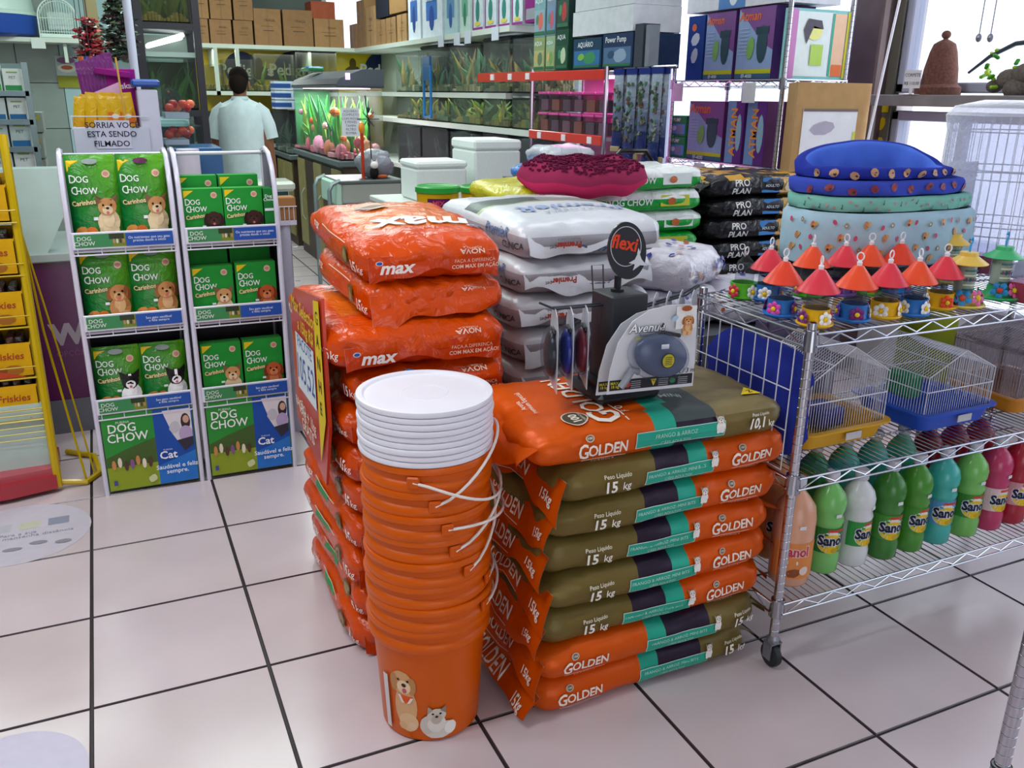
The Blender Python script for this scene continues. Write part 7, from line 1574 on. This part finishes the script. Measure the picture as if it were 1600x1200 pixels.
# transparent sacks with prints in front of them
g = G(); g.bx(1.60, 2.32, 2.36, 2.84, 0, .74, '#5a5e66'); o = g.build('pallet_stand', 'paint'); tag(o, 'grey stand under the clear cat litter sacks', 'stand')
def lprint(p, b, i):
    for k in range(14): p.ell(random.uniform(-.2, .2), random.uniform(-.03, .04), .011, .011, random.choice(['#2a3a9a', '#a8522c', '#d8a890', '#4a4a9a', '#b8b0c8']), n=7, wob=.2, seed=k)
    for k in range(4): p.rect(-.18, -.03 + k * .009, -.02, -.028 + k * .009, '#9a98aa')
for k, (x, y, z, rz, l) in enumerate(((1.80, 2.60, .742, .3, 'cloudy white printed litter sack lying close to the white sacks'), (2.14, 2.56, .742, -.1, 'cloudy white printed litter sack next to the chrome rack'), (1.83, 2.64, .872, .5, 'cloudy white litter sack on top with blue and rust prints'))):
    b = Bag(.38, .34, .13, seed=60 + k, crumple=.014, bulge=.1, rad=.48, nx=20, ny=14, nz=7); t = thing('litter_sack', l, 'sack', (x, y, z), rz, 'clear litter sacks'); random.seed(k + 4)
    b.body(lambda a, c, d: '#e4e0ec', 'sack_body', 'film', t); p = Pr(b.side(-1), h0=.003); lprint(p, b, k); p.build('lettering', t)
    p = Pr(b.top(), h0=.003)
    for q in range(24): p.ell(random.uniform(-.19, .19), random.uniform(-.17, .17), .012, .012, random.choice(['#2a3a9a', '#a8522c', '#c9a0a8', '#5a5aa0']), n=7, wob=.2, seed=q)
    p.build('top_lettering', t)
# ================================================================== TABLE with polystyrene boxes and tubs
tz_ = W(650, 315, y=4.6).z
t = thing('display_table', 'low white table behind the sacks carrying polystyrene boxes', 'table', (1.42, 4.45, 0)); g = G(); g.bx(-.03, .85, -.03, .55, tz_ - .03, tz_, '#d8dcd8', bev=.005); g.build('tabletop', 'paint', t)
for x in (.02, .78):
    for y in (.02, .48): g = G(); g.bx(x, x + .04, y, y + .04, 0, tz_ - .03, '#a8aeb0'); g.build('leg', 'paint', t)
def foam(u0, uc, u1, v0, v1, y, label, d):
    xc = W(uc, v1, y=y).x; x1 = W(u1, v1, y=y).x; zt = W(uc, v0, y=y).z
    t = thing('foam_box', label, 'foam box', (xc, y, tz_), 0, 'white polystyrene boxes'); h = zt - tz_
    g = G(); g.bx(0, x1 - xc, 0, d, 0, h * .82, '#dfe6e4', bev=.012); g.build('box_body', 'foam', t); g = G(); g.bx(-.004, x1 - xc + .004, -.004, d + .004, h * .825, h, '#e3eae8', bev=.012); g.build('lid', 'foam', t)
foam(617, 653, 730, 253, 316, 4.55, 'smaller white polystyrene box behind the yellow tubs', .30); foam(697, 742, 813, 219, 300, 4.62, 'larger white polystyrene box beside the smaller one', .36)
t2z = W(690, 330, y=3.7).z - .12
g = G(); g.bx(1.2, 1.9, 3.55, 4.0, 0, t2z, '#8a8e90'); o = g.build('low_cabinet', 'paint'); tag(o, 'grey low cabinet under the yellow tubs', 'cabinet')
for k, (u, v, l) in enumerate(((686, 290, 'yellow tub with green lid, next to the orange sacks'), (757, 291, 'yellow tub with green lid behind the white sacks'), (808, 285, 'yellow tub with green lid, half hidden next to the yellow sack'))):
    q = W(u, v, y=3.72 + .04 * k); hh = q.z - t2z; t = thing('yellow_tub', l, 'tub', (q.x, 3.74 + .06 * k, t2z), 0, 'yellow tubs with green lids'); r = .095
    g = G(); g.lathe([(0, 0), (r * .9, 0), (r, hh - .025), (r, hh - .015)], '#d8a808', n=28, cap=False); bo = g.build('tub_body', 'plastic', t, smooth=40); g = G(); g.lathe([(r + .002, hh - .03), (r + .006, hh - .028), (r + .006, hh - .006), (r - .004, hh), (r - .012, hh - .005), (0, hh - .005)], '#2f9a3c', n=30, cap=False); g.build('lid', 'plastic', t, smooth=35)
    p = Pr(lambda u_, v_, h_: Vector(((r + .001 + h_) * math.cos(-PI / 2 - .3 + u_ / r), (r + .001 + h_) * math.sin(-PI / 2 - .3 + u_ / r), v_))); p.rect(-.05, hh - .09, .05, hh - .05, '#5a1a5a', 6); p.text('MIX', 0, hh - .07, .03, '#d8485a', .02); p.build('label', bo)
# trolley
ty = 5.4; zt = W(570, 282, y=ty).z; x0, x1 = W(520, 282, y=ty).x, W(632, 282, y=ty).x
t = thing('steel_trolley', 'grey topped trolley with tube frame in front of the large aquarium', 'trolley', (x0, ty, 0)); w = x1 - x0
g = G(); g.bx(.04, w, 0, .45, zt - .02, zt, '#6f7676', bev=.004); g.build('top', 'metal', t); g = G(); g.bx(.06, w - .02, .01, .43, zt - .14, zt - .02, '#a8aea4', bev=.006); g.bx(.02, .06, .01, .43, zt - .15, zt - .01, '#b8dcc8', bev=.01); g.build('drawer', 'paint', t)
g = G()
for y in (.02, .42): g.tube([(-.02, y, 0), (-.02, y, zt - .06), (.0, y, zt - .02), (.05, y, zt)], .014, '#9aacaa', n=8)
g.tube([(w, .02, 0), (w, .02, zt)], .012, '#9aacaa', n=8); g.build('tube_frame', 'metal', t, smooth=True)
q = W(568, 277, y=ty + .1); q2 = W(568, 208, y=ty + .1)
t = thing('toy_stick', 'red stick with orange tip and black whisk like toy on the trolley', 'toy', (q.x, ty + .1, zt)); hh = q2.z - zt; g = G(); g.tube([(0, 0, 0), (0, 0, hh)], .011, '#b83a24', n=8); g.build('stick', 'gloss', t); g = G(); g.ell((0, 0, hh + .03), (.02, .02, .035), '#e88a1c', 10, 8); g.build('tip', 'gloss', t, smooth=True)
g = G(); g.tube([(.06, 0, 0), (.05, 0, hh * 1.1), (.03, 0, hh * 1.8)], .004, '#1c2024', n=5)
for k in range(6): a = k * PI / 3; g.tube([(.045, 0, hh * 1.3), (.045 + .07 * math.cos(a), 0, hh * 1.3 + .05 * math.sin(a))], .003, '#1c2024', n=4)
for z in (.9, 1.2, 1.5): g.ell((.048, 0, hh * z), (.010, .01, .018), '#1c2024', 7, 5)
g.build('feather_wire', 'matte', t)
t = thing('plush_cat', 'small white and black plush cat on the trolley', 'toy', (W(585, 278, y=ty + .08).x, ty + .08, zt)); g = G(); g.ell((0, 0, .04), (.03, .03, .04), '#20201f', 10, 7); g.ell((0, -.01, .085), (.026, .022, .024), '#e8e4e0', 10, 7); g.ell((.05, 0, .015), (.04, .012, .012), '#b8603a', 8, 5); g.build('plush_body', 'cloth', t, smooth=True)
for s_ in (-1, 1): g = G(); g.add([(s_ * .022, -.01, .10), (s_ * .006, -.01, .108), (s_ * .018, -.01, .125), (s_ * .015, .002, .105)], [(0, 1, 2), (0, 2, 3), (1, 3, 2), (0, 3, 1)], '#e8e4e0'); g.build('ear', 'cloth', t)
t = thing('gravel_bag', 'clear crumpled bag of gravel on the trolley end', 'bag', (x1 - .12, ty + .2, zt)); b = Bag(.22, .2, .16, seed=8, crumple=.02, rad=.48, nx=12, ny=10, nz=6); b.body(lambda a, c, d: '#8a8e98', 'bag_body', 'film', t)
# blue and pink packets near the display
for k, (u, v, c_, l) in enumerate(((845, 238, '#3a78c8', 'blue packet of pads under the pink display, lower'), (870, 225, '#c9ccd8', 'white and blue packet of pads under the pink display, upper'), (905, 235, '#8a96a0', 'grey packet of pads beside the blue ones'))):
    q = W(u, v, y=4.1); b = Bag(.30, .24, .08, seed=80 + k, crumple=.012, bulge=.1, rad=.46, nx=14, ny=10, nz=5); t = thing('pad_packet', l, 'packet', (q.x + .05, 4.15 + .0 * k, 1.11 + (.085 if k == 1 else 0)), .2, 'packets under the pink display'); b.body(lambda a, c, d: c_ if a < .2 else '#d8dce4', 'packet_body', 'film', t)
qa = W(832, 262, y=4.1); qb = W(935, 262, y=4.1)
g = G(); g.bx(qa.x - .05, qb.x + .1, 3.98, 4.36, 0, 1.11, '#6a727a'); o = g.build('low_cabinet', 'paint'); tag(o, 'grey cabinet under the pad packets', 'cabinet')
g = G(); t = thing('cart_handle', 'black bent handle of a cart beside the hanging plant packs', 'handle', (W(960, 262, y=3.9).x, 3.9, 0)); q = W(965, 236, y=3.9); q2 = W(1025, 240, y=3.9)
g.tube([(0, 0, 0), (0, 0, q.z - .03), (.03, 0, q.z), (q2.x - q.x - .05, 0, q.z), (q2.x - q.x, 0, q.z - .06), (q2.x - q.x + .03, 0, 0)], .012, '#26272c', n=8); g.build('bent_tube', 'gloss', t, smooth=True)
